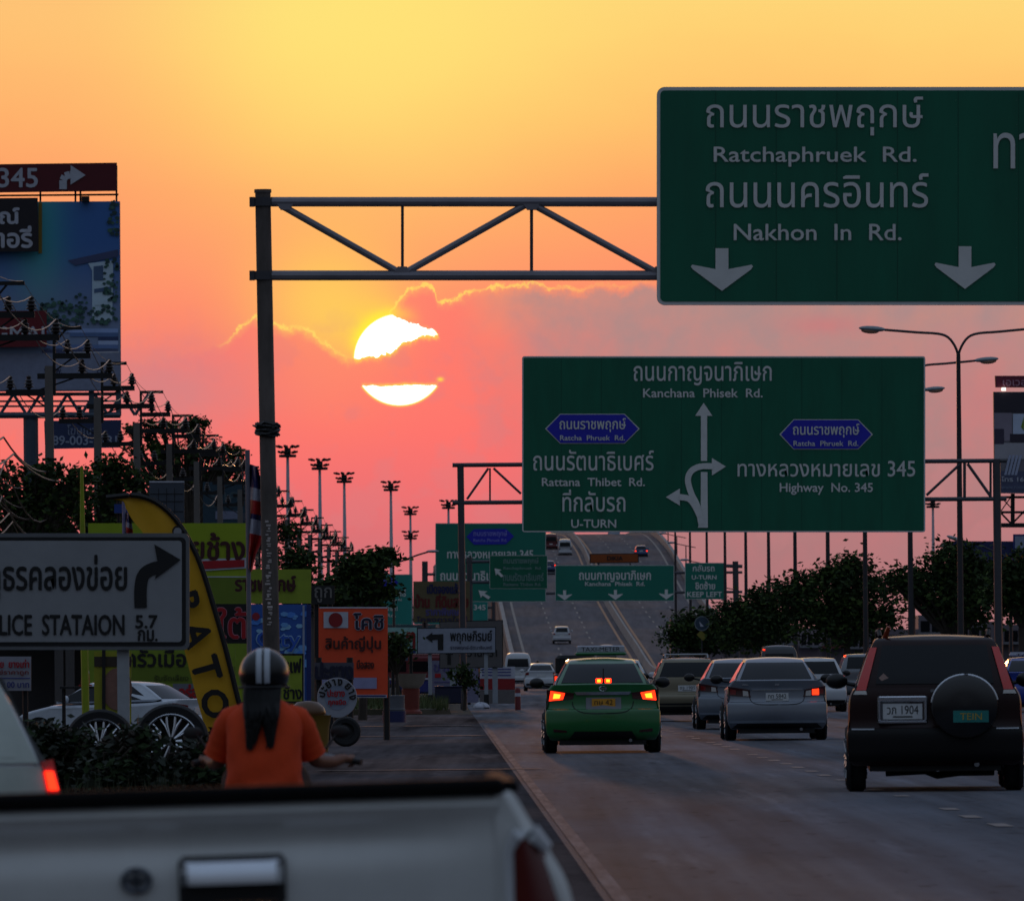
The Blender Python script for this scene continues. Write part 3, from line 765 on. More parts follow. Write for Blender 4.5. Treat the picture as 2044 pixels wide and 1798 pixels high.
simple('silver_car', 'pale car on the foot of ramp just above the taxi roof sign', 'car', 1212, 905, 'sedan', paint('silver', (158, 164, 170)), z=1.68, pitch=R(1.7))
simple('white_van', 'white van high up on the left side of ramp', 'van', 1130, 1300, 'van', paint('white_dim', (190, 192, 198)), z=15.75, pitch=R(2.2), lampm='lamp_dark')
simple('maroon_van', 'maroon van beside the white van near the crest of ramp', 'van', 1102, 1330, 'van', paint('maroon_dull', (96, 22, 30)), z=16.9, pitch=R(2.1))
simple('blue_car', 'blue car with red lamps showing right of green lane sign on ramp', 'car', 1098, 1225, 'sedan', paint('blue_dull', (52, 74, 120)), z=12.85, pitch=R(2.2), lampm='brake_on')
simple('blue_car', 'blue car with red lamps right of the orange message board on ramp', 'car', 1282, 1290, 'wagon', paint('blue_dull', (52, 74, 120)), z=15.4, pitch=R(2.2), lampm='brake_on')
simple('pale_van', 'pale blue van at the crest of the ramp', 'van', 1228, 1490, 'van', paint('pale_blue', (150, 165, 185)), z=20.6)

# dark canopied pickup left of the taxi
root = thing('canopied_truck', 'dark canopied pickup truck with red lamp half hidden left of the green taxi', 'truck', (gx(1150, 393), 393, 0), TR, HEAD, local=True)
dk = paint('near_black', (24, 24, 27), rough=0.45)
b = MB(); b.cbox((0, 2.4, 0.72), (1.72, 4.8, 0.62), dk, bev=0.06); b.build('body', root)
b = MB(); b.cbox((0, 1.3, 1.36), (1.62, 2.5, 0.78), pm('canopy_cloth', (22, 22, 24), rough=0.8), bev=0.12); b.build('canopy', root)
b = MB(); b.cbox((0, 3.4, 1.30), (1.5, 1.5, 0.6), dk, bev=0.15); b.build('cab', root)
for s in (-1, 1):
    b = MB(); b.cbox((s * 0.80, -0.012, 0.80), (0.10, 0.03, 0.22), M['brake_on'] if s < 0 else M['lamp_red']); b.build('tail_lamp', root)
    for yy in (1.0, 3.9): wheel(root, s * 0.76, yy, 0.34, 0.2)
b = MB(); b.cbox((0, -0.10, 0.42), (1.6, 0.14, 0.14), M['trim_black'], bev=0.03); b.build('bumper', root)

# ------------------------------------------------------------------ pickup in the foreground
def pickup():
    x0, D = gx(460, 24.1), 24.1
    root = thing('pickup_truck', 'white pickup tailgate with black top rail and chrome handle, large in the foreground', 'pickup truck', (x0 + 0.02, D, 0), None, 0.02, local=True)
    root.rotation_euler = (0, R(-1.35), 0.02)
    root.location.z = 0.0; root.scale = (0.985, 1, 1.035)
    pw = pm('pickup_paint', (216, 216, 212), rough=0.3, coat=0.7, var=0.10, scale=3.5, stretch=(1, 1, 0.6))
    b = MB()
    # tailgate: pressed panel with soft horizontal folds
    def tg(s, t):
        x = -0.665 + 1.33 * s; z = 0.50 + 0.50 * t
        y = 0.0 + 0.030 * math.exp(-((t - 0.80) / 0.085) ** 2) * min(1, 4 * (1 - s)) - 0.018 * math.exp(-((t - 0.95) / 0.05) ** 2) + 0.010 * (t - 0.5) ** 2
        if t > 0.97: y += 0.012
        return (x, y, z)
    b.grid(tg, 24, 36, pw)
    b.box((-0.665, 0.03, 0.50), (0.665, 0.07, 0.985), pw)
    tgate = b.build('tailgate', root)
    for s in (-1, 1): g = MB(); g.box((s * 0.672 - 0.004, -0.002, 0.50), (s * 0.672 + 0.004, 0.03, 0.99), M['trim_black']); g.build('tailgate_gap', root)
    cp = MB(); cp.cbox((0.0, 0.04, 1.014), (1.37, 0.13, 0.040), pm('rail_cap', (14, 14, 16), rough=0.9, spec=0.15), bev=0.012); cp.build('rail_cap', root)
    h = MB(); h.cbox((0, -0.006, 0.812), (0.268, 0.03, 0.122), M['trim_black'], bev=0.012); hh = h.build('handle_recess', tgate)
    h = MB()
    h.grid(lambda s, t: (-0.126 + 0.252 * s, -0.020 - 0.044 * math.cos(math.pi * 0.5 * t) * min(1, 12 * s + 0.1, 12 * (1 - s) + 0.1) ** 0.5, 0.805 + 0.062 * math.sin(math.pi * 0.5 * t)), 16, 8, M['chrome'])
    h.build('handle', tgate)
    e = MB(); e.tube([(-0.238 + 0.034 * math.cos(a), -0.010, 0.82 + 0.026 * math.sin(a)) for a in [2 * math.pi * k / 20 for k in range(21)]], 0.0075, pm('badge_grey', (92, 96, 104), rough=0.3, metal=0.7), 6, False)
    e.cbox((-0.238, -0.008, 0.82), (0.062, 0.012, 0.014), M['badge_grey']); e.cbox((-0.238, -0.008, 0.815), (0.014, 0.012, 0.05), M['badge_grey'])
    e.build('badge', tgate)
    for s in (-1, 1):
        w = MB()
        pr = [(0.68, 1.0), (0.697, 1.002), (0.713, 0.985), (0.745, 0.93), (0.79, 0.86), (0.833, 0.78), (0.853, 0.68), (0.85, 0.58), (0.842, 0.50), (0.80, 0.46), (0.68, 0.46)]
        q = [tuple(p) for p in cat(pr, 3)]
        for (ya, ins), (yb, inb) in (((-0.005, 0.022), (0.02, 0.0)), ((0.02, 0), (2.1, 0.0))):
            va = [(s * (p[0] - ins), ya, p[1] - ins * 0.4) for p in q]; vb = [(s * (p[0] - inb), yb, p[1] - inb * 0.4) for p in q]
            n = len(q); w.add(va + vb, [(i, i + 1, i + 1 + n, i + n) for i in range(n - 1)], pw, True)
            if ya < 0: w.add(va, [tuple(range(n))], pw)
        w.box((min(s * 0.677, s * 0.69), 0.0, 0.46), (max(s * 0.677, s * 0.69), 2.1, 0.99), pw)
        side = w.build('bed_side', root)
        sc = MB(); sc.cbox((s * 0.695, 1.10, 1.012), (0.05, 2.1, 0.028), M['rail_cap'], bev=0.008); sc.build('side_rail_cap', root)
        lm = MB()
        def lf(u, v):
            x = 0.692 + 0.138 * u * (0.56 + 0.44 * min(1, 2.0 * (1 - v))); z = 0.56 + 0.33 * v
            return (s * x, -0.020 - 0.02 * math.sin(math.pi * u) + 0.03 * u * u, z)
        lm.grid(lf, 10, 14, pm('pickup_lamp', (96, 22, 18), rough=0.12, spec=0.7, coat=0.5))
        l = lm.build('tail_lamp', root)
        su = MB(); su.tube([(s * 0.689, -0.016, 0.56), (s * 0.689, -0.020, 0.86), (s * 0.708, -0.026, 0.90), (s * 0.752, -0.024, 0.90), (s * 0.786, -0.014, 0.865)], [0.010, 0.014, 0.022, 0.024, 0.014], pm('surround_silver', (214, 216, 218), rough=0.25, coat=0.5), 8); su.build('lamp_surround', l)
        for yy in (0.95,): wheel(root, s * 0.74, yy, 0.36, 0.24)
    bp = MB(); bp.cbox((0, -0.08, 0.43), (1.62, 0.16, 0.12), M['chrome'], bev=0.03); bp.build('rear_bumper', root)
    fl = MB(); fl.box((-0.70, 0.08, 0.56), (0.70, 2.1, 0.60), M['rail_cap']); fl.box((-0.70, 2.06, 0.60), (0.70, 2.12, 0.98), pw); fl.build('load_bed', root)
    ch = MB(); ch.box((-0.45, 0.1, 0.40), (-0.33, 2.6, 0.55), M['trim_black']); ch.box((0.33, 0.1, 0.40), (0.45, 2.6, 0.55), M['trim_black']); ch.build('chassis', root)
    return root
pickup()

# white hatchback partly in frame at the left edge
root, fL, fG = car('hatchback_car', 'white hatchback at the left edge behind the pickup with tall lit tail lamp', 'car', gx(-298, 39.5), 39.5, 'wagon', white, mirrors=False, rotz=0.075, lamps=[])
root.scale = (1, 1, 0.95)
for s in (-1, 1):
    q = [(-0.868, 0.78), (-0.80, 0.80), (-0.765, 1.04), (-0.815, 1.05)]
    b = MB(); patch(b, fL, q if s < 0 else mir(q), pm('lamp_tall', (176, 26, 18)), 0.012, 6); b.build('tail_lamp', root)
b = MB(); patch(b, fL, mir([(-0.835, 0.92), (-0.795, 0.92), (-0.78, 1.0), (-0.815, 1.0)]), M['brake_on'], 0.022, 3); b.build('brake_light', root)
addpatch(root, 'tailgate_glass', fL, [(-0.80, 0.84), (0.80, 0.84), (0.765, 1.02), (-0.765, 1.02)], pm('sky_sheen_glass', (186, 194, 184), rough=0.22, spec=0.6), 0.010, 8)  # pale colour stands in for the sky reflected in the glass
addpatch(root, 'rear_glass', fG, [(-0.755, 1.035), (0.755, 1.035), (0.60, 1.38), (-0.60, 1.38)], M['sky_sheen_glass'], 0.012, 8)
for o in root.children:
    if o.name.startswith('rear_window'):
        o.data = o.data.copy(); o.data.materials.clear(); o.data.materials.append(M['sky_sheen_glass'])
# ------------------------------------------------------------------ ground, road, ramp
def asphalt(name, rgb, k=1.0, spec=0.05, bump=0.4):
    m = bpy.data.materials.new(name); m.use_nodes = True
    nt = m.node_tree; b = nt.nodes['Principled BSDF']; Ex.nt = nt
    t = nt.nodes.new('ShaderNodeTexCoord')
    def ns(scale, sx, sy, det=5):
        mp = nt.nodes.new('ShaderNodeMapping'); mp.inputs['Scale'].default_value = (sx, sy, 1)
        n = nt.nodes.new('ShaderNodeTexNoise'); n.inputs['Scale'].default_value = scale; n.inputs['Detail'].default_value = det; n.inputs['Roughness'].default_value = 0.65
        nt.links.new(t.outputs['Object'], mp.inputs[0]); nt.links.new(mp.outputs[0], n.inputs['Vector']); return Ex(n.outputs[0])
    big = ns(0.35, 1.0, 0.10); streak = ns(1.6, 1.0, 0.012, 3); fine = ns(9, 1, 1, 4); patchy = ns(0.12, 1, 0.22, 2)
    tr1 = ns(0.55, 1.0, 0.004, 2); spots = smooth(ns(2.2, 1, 0.5, 3), 0.64, 0.72) + smooth(ns(4.5, 1, 0.14, 4), 0.60, 0.68); pale_streaks = smooth(ns(1.3, 1, 0.035, 4), 0.56, 0.72)  # dark specks and paler wheel-track streaks in the surface
    v = 0.90 + ((big - 0.5) * 1.7 + (streak - 0.5) * 1.5 + (tr1 - 0.5) * 1.1 + (fine - 0.5) * 0.7 - spots * 0.30 + pale_streaks * 0.45) * k
    c = mixc(smooth(patchy, 0.47, 0.55) * 0.8, lin(rgb), lin((rgb[0] * 1.14, rgb[1] * 1.06, rgb[2] * 1.0)))
    h = nt.nodes.new('ShaderNodeHueSaturation'); nt.links.new(c.s, h.inputs['Color']); nt.links.new(v.s, h.inputs['Value'])
    nt.links.new(h.outputs[0], b.inputs['Base Color'])
    ro = 0.86 + (fine - 0.5) * 0.3 + (big - 0.5) * 0.2
    nt.links.new(ro.s, b.inputs['Roughness'])
    b.inputs['Specular IOR Level'].default_value = spec
    bp = nt.nodes.new('ShaderNodeBump'); bp.inputs['Strength'].default_value = bump; bp.inputs['Distance'].default_value = 0.03
    hh = fine + big * 2.0; nt.links.new(hh.s, bp.inputs['Height']); nt.links.new(bp.outputs[0], b.inputs['Normal'])
    return m
A_road = asphalt('asphalt', (94, 100, 110)); A_side = asphalt('asphalt_worn', (90, 84, 86), 1.2, 0.0, 0.25); A_ramp = asphalt('ramp_concrete', (108, 104, 108), 0.45)
dirt = pm('dirt', (58, 52, 40), rough=0.95, var=0.35, scale=0.6, bump=0.4)
conc = pm('concrete', (118, 114, 110), rough=0.85, var=0.2, scale=1.3, bump=0.2)
line_m = pm('road_paint', (88, 82, 84), rough=0.8, var=0.6, scale=2.6, stretch=(2, 0.12, 1))

def strip(name, rels, zs, Ds, m, kind='structure', zoff=0.0):
    b = MB(); n = len(rels)
    vs = [(rx(r_, D), D, z + zoff) for D in Ds for r_, z in zip(rels, zs)]
    fs = [(j * n + i, j * n + i + 1, (j + 1) * n + i + 1, (j + 1) * n + i) for j in range(len(Ds) - 1) for i in range(n - 1)]
    b.add(vs, fs, m)
    return tag(b.build(name), kind=kind)
Dg = [-120, 0, 40, 80, 120, 160, 200, 260, 330, 420, 560, 800, 1200, 2000, 4000, 9000, 24000]
strip('ground', [-9000, -400, -60, -14, -9.0, -5.2, -3.4, 36, 60, 400, 9000], [-0.7, -0.7, -0.5, -0.45, -0.42, -0.05, 0.0, 0.0, -0.1, -0.4, -0.4], Dg, dirt)
strip('road', [0.0, 15.8], [0.004, 0.004], [-100, 60, 160, 300, 500, 860], A_road)
strip('side_road', [-3.3, 0.0], [0.004, 0.004], [-100, 60, 160, 276], A_side)
strip('opposite_road', [17.6, 33.0], [0.004, 0.004], [-100, 160, 400, 900], A_road)
strip('edge_line', [0.05, 0.15], [0.012, 0.012], [-60, 60, 140, 226], pm('edge_paint', (102, 100, 104), rough=0.9, spec=0.05, var=0.55, scale=3.0, stretch=(3, 0.1, 1)))
b = MB()
for k in range(46):
    D = 62 + k * 4.65
    r0 = 3.64 + random.uniform(-0.03, 0.03); line_d = pm('lane_dash', (128, 122, 120), rough=0.8, var=0.5, scale=3)
    if random.random() < 0.12: continue
    L = random.uniform(0.9, 1.7)
    b.add([(rx(r0, D), D, 0.010), (rx(r0 + 0.15, D), D, 0.010), (rx(r0 + 0.15, D + L), D + L, 0.010), (rx(r0, D + L), D + L, 0.010)], [(0, 1, 2, 3)], line_d)
for k in range(60):
    D = 160 + k * 9.0
    for rel in (7.4, 11.2):
        b.add([(rx(rel, D), D, 0.010), (rx(rel + 0.14, D), D, 0.010), (rx(rel + 0.14, D + 2.6), D + 2.6, 0.010), (rx(rel, D + 2.6), D + 2.6, 0.010)], [(0, 1, 2, 3)], line_m)
tag(b.build('lane_markings'), kind='structure')
# transverse worn patches of the junction mouth
b = MB()
for D, r0, r1, L in ((190, -3.0, 0.0, 1.2), (222, -3.2, -0.1, 2.2), (128, -2.6, 0.5, 0.7)):
    b.add([(rx(r0, D), D, 0.016), (rx(r1, D), D, 0.016), (rx(r1 - 0.2, D + L), D + L, 0.016), (rx(r0 + 0.1, D + L * 0.8), D + L * 0.8, 0.016)], [(0, 1, 2, 3)], pm('road_patch', (118, 104, 100), rough=0.9, spec=0.05, var=0.4, scale=1.5))
tag(b.build('road_repair'), kind='structure')
# raised verge beyond the junction
b = MB(); vs = []
Dv = [277, 279, 300, 360, 450, 600, 820]
for D in Dv:
    l, r_ = (-6.2, -0.6)
    if D == 277: l, r_ = -5.6, -1.4
    vs += [(rx(l, D), D, -0.02), (rx(l + 0.1, D), D, 0.16), (rx(r_ - 0.2, D), D, 0.17), (rx(r_ - 0.05, D), D, 0.15), (rx(r_, D), D, -0.02)]
fs = [(j * 5 + i, j * 5 + i + 1, j * 5 + i + 6, j * 5 + i + 5) for j in range(len(Dv) - 1) for i in range(4)] + [(0, 1, 2, 3, 4)]
b.add(vs, fs, pm('verge_soil', (66, 60, 46), rough=0.95, var=0.35, scale=1.2, bump=0.3)); tag(b.build('verge'), kind='structure')
# median kerb
b = MB(); Dm = [-60, 60, 200, 400, 850]; vs = []
for D in Dm:
    for rel, z in ((15.85, 0.0), (15.9, 0.14), (17.4, 0.14), (17.45, 0.0)): vs.append((rx(rel, D), D, z))
b.add(vs, [(j * 4 + i, j * 4 + i + 1, j * 4 + i + 5, j * 4 + i + 4) for j in range(len(Dm) - 1) for i in range(3)], conc); tag(b.build('median_kerb'), kind='structure')

# the ramp of the flyover
PR = [(826, 0.0), (860, 0.35), (890, 1.15), (926, 2.35), (1000, 4.7), (1060, 6.7), (1110, 8.45), (1210, 12.3), (1310, 16.2), (1380, 18.7), (1440, 20.3), (1500, 21.2), (1560, 21.5), (1640, 21.0), (1800, 18.5)]
CXL = [(826, 0.9), (926, 0.1), (1110, -1.15), (1310, -2.2), (1440, -3.6), (1560, -6.0), (1800, -14)]     # left edge
CXM = [(826, 12.2), (926, 11.6), (1110, 10.35), (1310, 9.5), (1440, 8.3), (1560, 6.2), (1800, -1)]   # median
CXR = [(826, 21.2), (926, 21.0), (1110, 20.9), (1310, 20.9), (1440, 20.4), (1560, 19.0), (1800, 13)]
def ip(t, D): return float(np.interp(D, [a for a, _ in t], [b_ for _, b_ in t]))
_pz = [np.array(p, float) for p in cat(PR, 6)]
def rz(D): return float(np.interp(D, [p[0] for p in _pz], [p[1] for p in _pz]))
Dr = list(range(826, 1801, 14))
def rstrip(fn_pts, m, bmb):
    n = None; vs = []
    for D in Dr:
        row = fn_pts(D); n = len(row); vs += [(x_, D, z_) for x_, z_ in row]
    bmb.add(vs, [(j * n + i, j * n + i + 1, (j + 1) * n + i + 1, (j + 1) * n + i) for j in range(len(Dr) - 1) for i in range(n - 1)], m)
root = thing('flyover_ramp', 'long flyover ramp climbing away between concrete parapets to the skyline', 'bridge', (0, 826, 0))
b = MB(); rstrip(lambda D: [(ip(CXL, D), rz(D) + 0.02), (ip(CXM, D), rz(D) + 0.02)], A_ramp, b); rstrip(lambda D: [(ip(CXM, D) + 0.5, rz(D) + 0.02), (ip(CXR, D), rz(D) + 0.02)], A_ramp, b)
b.build('deck', root)
b = MB()
for tb, s in ((CXL, -1), (CXR, 1)):
    rstrip(lambda D: [(ip(tb, D) + s * 0.5, -0.6), (ip(tb, D) + s * 0.5, rz(D) - 0.05)], conc, b)
b.build('retaining_wall', root)
line_r = pm('ramp_line_paint', (158, 148, 140), rough=0.8, spec=0.1, var=0.3, scale=1.0)
par_m = pm('parapet_concrete', (150, 144, 140), rough=0.8, var=0.25, scale=0.4)
for nm, tb, o in (('parapet', CXL, -0.45), ('parapet', CXR, 0.05)):
    b = MB(); rstrip(lambda D: [(ip(tb, D) + o, rz(D) - 0.1), (ip(tb, D) + o, rz(D) + 0.9), (ip(tb, D) + o + 0.4, rz(D) + 0.9), (ip(tb, D) + o + 0.4, rz(D) - 0.1)], par_m, b); b.build(nm, root)
b = MB(); rstrip(lambda D: [(ip(CXM, D), rz(D)), (ip(CXM, D) + 0.15, rz(D) + 0.85), (ip(CXM, D) + 0.35, rz(D) + 0.85), (ip(CXM, D) + 0.5, rz(D))], par_m, b); b.build('median_barrier', root)
b = MB()
rstrip(lambda D: [(ip(CXL, D) + 0.95, rz(D) + 0.035), (ip(CXL, D) + 1.2, rz(D) + 0.035)], line_r, b)
rstrip(lambda D: [(ip(CXM, D) - 0.75, rz(D) + 0.035), (ip(CXM, D) - 0.50, rz(D) + 0.035)], pm('yellow_paint', (170, 120, 76), rough=0.6, var=0.3), b)
rstrip(lambda D: [(ip(CXM, D) + 1.0, rz(D) + 0.035), (ip(CXM, D) + 1.25, rz(D) + 0.035)], M['yellow_paint'], b)
rstrip(lambda D: [(ip(CXR, D) - 1.1, rz(D) + 0.035), (ip(CXR, D) - 0.85, rz(D) + 0.035)], line_r, b)
for D in range(850, 1780, 18):
    for tb, o in ((CXL, 4.4), (CXL, 7.9), (CXM, 3.9), (CXM, 6.9)):
        b.add([(ip(tb, D) + o, D, rz(D) + 0.04), (ip(tb, D) + o + 0.18, D, rz(D) + 0.04), (ip(tb, D + 6) + o + 0.18, D + 6, rz(D + 6) + 0.04), (ip(tb, D + 6) + o, D + 6, rz(D + 6) + 0.04)], [(0, 1, 2, 3)], line_r)
b.build('lane_markings', root)
# piers for the high part
b = MB()
for D in range(1180, 1800, 40):
    for tx in (ip(CXL, D) + 5.5, ip(CXM, D) + 5): b.box((tx - 0.8, D - 0.8, -0.6), (tx + 0.8, D + 0.8, rz(D) - 0.3), conc)
b.build('pier', root)['kind'] = 'stuff'
# ------------------------------------------------------------------ gantries and road signs
steel = pm('galvanised_steel', (116, 118, 122), rough=0.42, metal=0.35, var=0.22, scale=2.5)
steel_d = pm('painted_steel', (76, 76, 82), rough=0.38, metal=0.2, var=0.2, scale=1.5)
truss_m = pm('truss_steel', (136, 132, 140), rough=0.36, metal=0.2, var=0.2, scale=1.5)
post_old = pm('weathered_post', (98, 89, 84), rough=0.75, var=0.7, scale=2.2, stretch=(1, 1, 0.35), bump=0.15)
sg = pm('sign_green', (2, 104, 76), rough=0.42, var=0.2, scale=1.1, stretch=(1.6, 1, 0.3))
sg2 = pm('sign_green_hazed', (18, 122, 102), rough=0.45, var=0.10, scale=0.5)  # far sign greens lightened in the colour in place of haze
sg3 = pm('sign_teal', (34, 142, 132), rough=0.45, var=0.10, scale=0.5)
sw = pm('sign_white', (226, 226, 222), rough=0.45, var=0.08)
sblue = pm('sign_blue', (38, 40, 190), rough=0.42, var=0.08)
sback = pm('sign_back', (120, 122, 124), rough=0.5, metal=0.4)

def T(b, txt, x0, y0, x1, y1, D, m=None, bold=0.5, off=0.03): b.text(txt, (x0, y0, x1, y1), D, m or sw, off, bold)
def green_panel(root, D, box, r, m, edge=4, gap=4):
    x0, y0, x1, y1 = box
    b = MB(); b.slab(rrect(x0, y0, x1, y1, r), D, 0.06, sback if edge else m, sback)
    e = edge
    b.flat(rrect(x0 + 0.3, y0 + 0.3, x1 - 0.3, y1 - 0.3, r), D, sw, 0.006)
    b.flat(rrect(x0 + e, y0 + e, x1 - e, y1 - e, max(r - e, 0.5)), D, m, 0.014)
    return b
def down_arrow(b, cx, y0, y1, w, D, m=None):
    h = y1 - y0; s = w / 125.0; k = h / 86.0
    P = [(-13, 0), (-13, 42), (-60, 33), (-62.5, 37), (-58, 43), (0, 86), (58, 43), (62.5, 37), (60, 33), (13, 42), (13, 0)]
    b.flat([(cx + x_ * s, y0 + y_ * k) for x_, y_ in P], D, m or sw, 0.03)
def chord(b, x0, y0, x1, y1, D, r, m=steel_d, dy=0.14): b.tube([at(x0, y0, D) + Vector((0, dy, 0)), at(x1, y1, D) + Vector((0, dy, 0))], r, m, 10)

# --- first gantry
D = 114
base = at(541, YH, D); base.z = 0
root = thing('sign_gantry', 'nearest overhead gantry with the largest green sign, its weathered post left of the sun', 'road gantry', base)
b = MB(); p0 = Vector((base.x + 0.02, D + 0.14, -0.05)); p1 = at(524, 384, D) + Vector((0, 0.14, 0))
b.tube([p0, p1], [0.098, 0.09], post_old, 16); 
po = b.build('post', root)
for y in (402, 549):
    b = MB(); c = at(525, y, D) + Vector((0, 0.14, 0)); b.tube([c - Vector((0, 0, 0.05)), c + Vector((0, 0, 0.05))], 0.115, steel_d, 14); b.cbox(c + Vector((-0.13, 0, 0)), (0.06, 0.12, 0.11), steel_d); b.build('clamp', po)
b = MB(); c = p1; b.tube([c, c + Vector((0, 0, 0.04))], 0.10, post_old, 12); b.build('post_cap', po)
b = MB()
for k in range(16):
    z = at(533, 858 + random.uniform(-12, 12), D).z
    a0 = random.uniform(0, 6.28)
    pts = [(p0.x + (p1.x - p0.x) * (z / p1.z) + (0.112 + 0.004 * k * random.random()) * math.cos(a0 + t * 0.7), D + 0.14 + 0.125 * math.sin(a0 + t * 0.7), z + random.uniform(-0.02, 0.02)) for t in range(9)]
    b.tube(pts, random.uniform(0.010, 0.022), M['trim_black'], 5)
b.build('tied_wire', po)
b = MB()   # remains of paper stickers on the post
for k in range(34):
    y = 1040 + k * 6.2 + random.uniform(-2, 2); wd = random.uniform(4, 12); x = 535 + (y - 1040) * 0.018 + random.uniform(-3, 3)
    b.rect(x - wd / 2, y, x + wd / 2, y + random.uniform(1.6, 4.4), D + 0.026, pm('old_paper', (196, 186, 182), rough=0.8, var=0.3), 0.0)
b.build('old_stickers', po)
tr = MB()
for y0, y1, r in ((402, 402, 0.058), (549, 549, 0.06)): chord(tr, 527, y0, 2600, y1, D, r, truss_m)
tr.build('truss_chord', root)
tr = MB()
tops, bots = [555, 1061, 1572, 2085, 2598], [803, 1317, 1830, 2340]
for k in range(4):
    chord(tr, tops[k] + 4, 408, bots[k] - 12, 540, D, 0.042, truss_m); chord(tr, bots[k] + 12, 540, tops[k + 1] - 12, 408, D, 0.042, truss_m)
    chord(tr, bots[k], 405, bots[k], 545, D, 0.018); chord(tr, tops[k + 1], 405, tops[k + 1], 545, D, 0.02)
tr.build('truss_brace', root)
b = MB(); q = at(2608, YH, D); b.tube([(q.x, D + 0.14, 0), at(2600, 384, D) + Vector((0, 0.14, 0))], 0.095, post_old, 12); b.build('post', root)
for k, (x, y) in enumerate([(tops[i] + (0 if i else 14), 402) for i in range(4)] + [(b_, 549) for b_ in bots]):
    g = MB(); s_ = 1 if y < 450 else -1
    g.slab([(x - 17, y + s_ * 4), (x + 17, y + s_ * 4), (x + 9, y + s_ * 17), (x - 9, y + s_ * 17)], D + 0.09, 0.10, truss_m); g.build('gusset_plate', root)
b = green_panel(root, D, (1311, 174, 2560, 609), 16, sg, 7)
sj = pm('sign_joint', (2, 72, 54), rough=0.6); rv = pm('rivet', (96, 130, 118), rough=0.4, metal=0.4)
for x in range(1428, 2550, 121):
    b.rect(x, 182, x + 0.9, 601, D, sj, 0.018)
    for y in range(200, 600, 49): b.rect(x - 4.5, y, x - 3.2, y + 1.3, D, rv, 0.02)
T(b, 'ถนนราชพฤกษ์', 1410, 194, 1842, 271, D, bold=0.25); T(b, 'Ratchaphruek  Rd.', 1425, 294, 1829, 333, D, bold=0.6)
T(b, 'ถนนนครอินทร์', 1409, 347, 1853, 415, D, bold=0.25); T(b, 'Nakhon  In  Rd.', 1465, 448, 1799, 480, D, bold=0.6)
down_arrow(b, 1441, 496, 581, 124, D); down_arrow(b, 1926, 492, 577, 122, D); down_arrow(b, 2380, 490, 574, 122, D)
T(b, 'ทางหลวง', 1983, 266, 2330, 338, D, bold=0.25)
b.build('sign_panel', root)

# --- second gantry
D = 307
base = at(920, YH, D); base.z = 0
root = thing('sign_gantry', 'second overhead gantry carrying the wide green sign with branching arrows', 'road gantry', base)
b = MB(); b.tube([(at(926, 1420, D).x, D + 0.25, -0.05), at(919, 926, D) + Vector((0, 0.25, 0))], 0.105, steel_d, 12); b.build('post', root)
b = MB(); b.tube([(at(1995, 1400, D).x, D + 0.25, -0.05), at(1990, 916, D) + Vector((0, 0.25, 0))], 0.125, steel_d, 12); b.build('post', root)
tr = MB(); chord(tr, 903, 928, 2010, 919, D, 0.07, dy=0.25); chord(tr, 903, 1003, 2010, 995, D, 0.07, dy=0.25)
tr.build('truss_chord', root)
tr = MB()
for xa, xb, xm in ((1848, 1922, 0), (1922, 1975, 1)):
    pass
chord(tr, 932, 996, 975, 934, D, 0.04, dy=0.25); chord(tr, 985, 934, 1040, 985, D, 0.04, dy=0.25); chord(tr, 978, 934, 978, 1000, D, 0.03, dy=0.25); tr.build('truss_brace', root); tr = MB()
chord(tr, 1850, 988, 1918, 925, D, 0.045, dy=0.25); chord(tr, 1932, 925, 1978, 990, D, 0.05, dy=0.25); chord(tr, 1926, 922, 1926, 992, D, 0.05, dy=0.25); chord(tr, 1978, 920, 1978, 992, D, 0.04, dy=0.25)
tr.build('truss_brace', root)
b = green_panel(root, D, (1042, 711, 1847, 1062), 5, sg, 3)
for x in range(1120, 1840, 80): b.rect(x, 715, x + 0.7, 1058, D, sj, 0.02)
T(b, 'ถนนกาญจนาภิเษก', 1265, 723, 1540, 769, D, bold=0.35); T(b, 'Kanchana  Phisek  Rd.', 1284, 776, 1522, 793, D, bold=0.45)
def aw(pts): b.flat(pts, D, sw, 0.04)
aw([(1404.5, 804), (1422, 830), (1411.5, 830), (1411.5, 920), (1399, 920), (1399, 830), (1387.5, 830)])
aw([(1399, 942), (1412, 942), (1413, 1053), (1393, 1053), (1398.5, 1030)])
def band(cl, w, off):
    L = []; Rr = []
    for i, p in enumerate(cl):
        a, c_ = cl[max(i - 1, 0)], cl[min(i + 1, len(cl) - 1)]
        tx, ty = c_[0] - a[0], c_[1] - a[1]; l = math.hypot(tx, ty); ww = w[i] if isinstance(w, list) else w
        L.append((p[0] - ty / l * ww / 2, p[1] + tx / l * ww / 2)); Rr.append((p[0] + ty / l * ww / 2, p[1] - tx / l * ww / 2))
    for i in range(len(cl) - 1): b.flat([L[i], L[i + 1], Rr[i + 1], Rr[i]], D, sw, off)
band([tuple(p) for p in cat([(1400, 1046), (1392, 1010), (1380, 985), (1373, 958), (1380, 940), (1398, 931), (1424, 930.5)], 4)], 12, 0.05)
aw([(1449, 931), (1421, 949), (1421, 914)])
band([tuple(p) for p in cat([(1397, 1030), (1386, 1008), (1374, 995), (1356, 992)], 4)], 12, 0.06)
aw([(1329, 992), (1357, 975), (1357, 1009)])
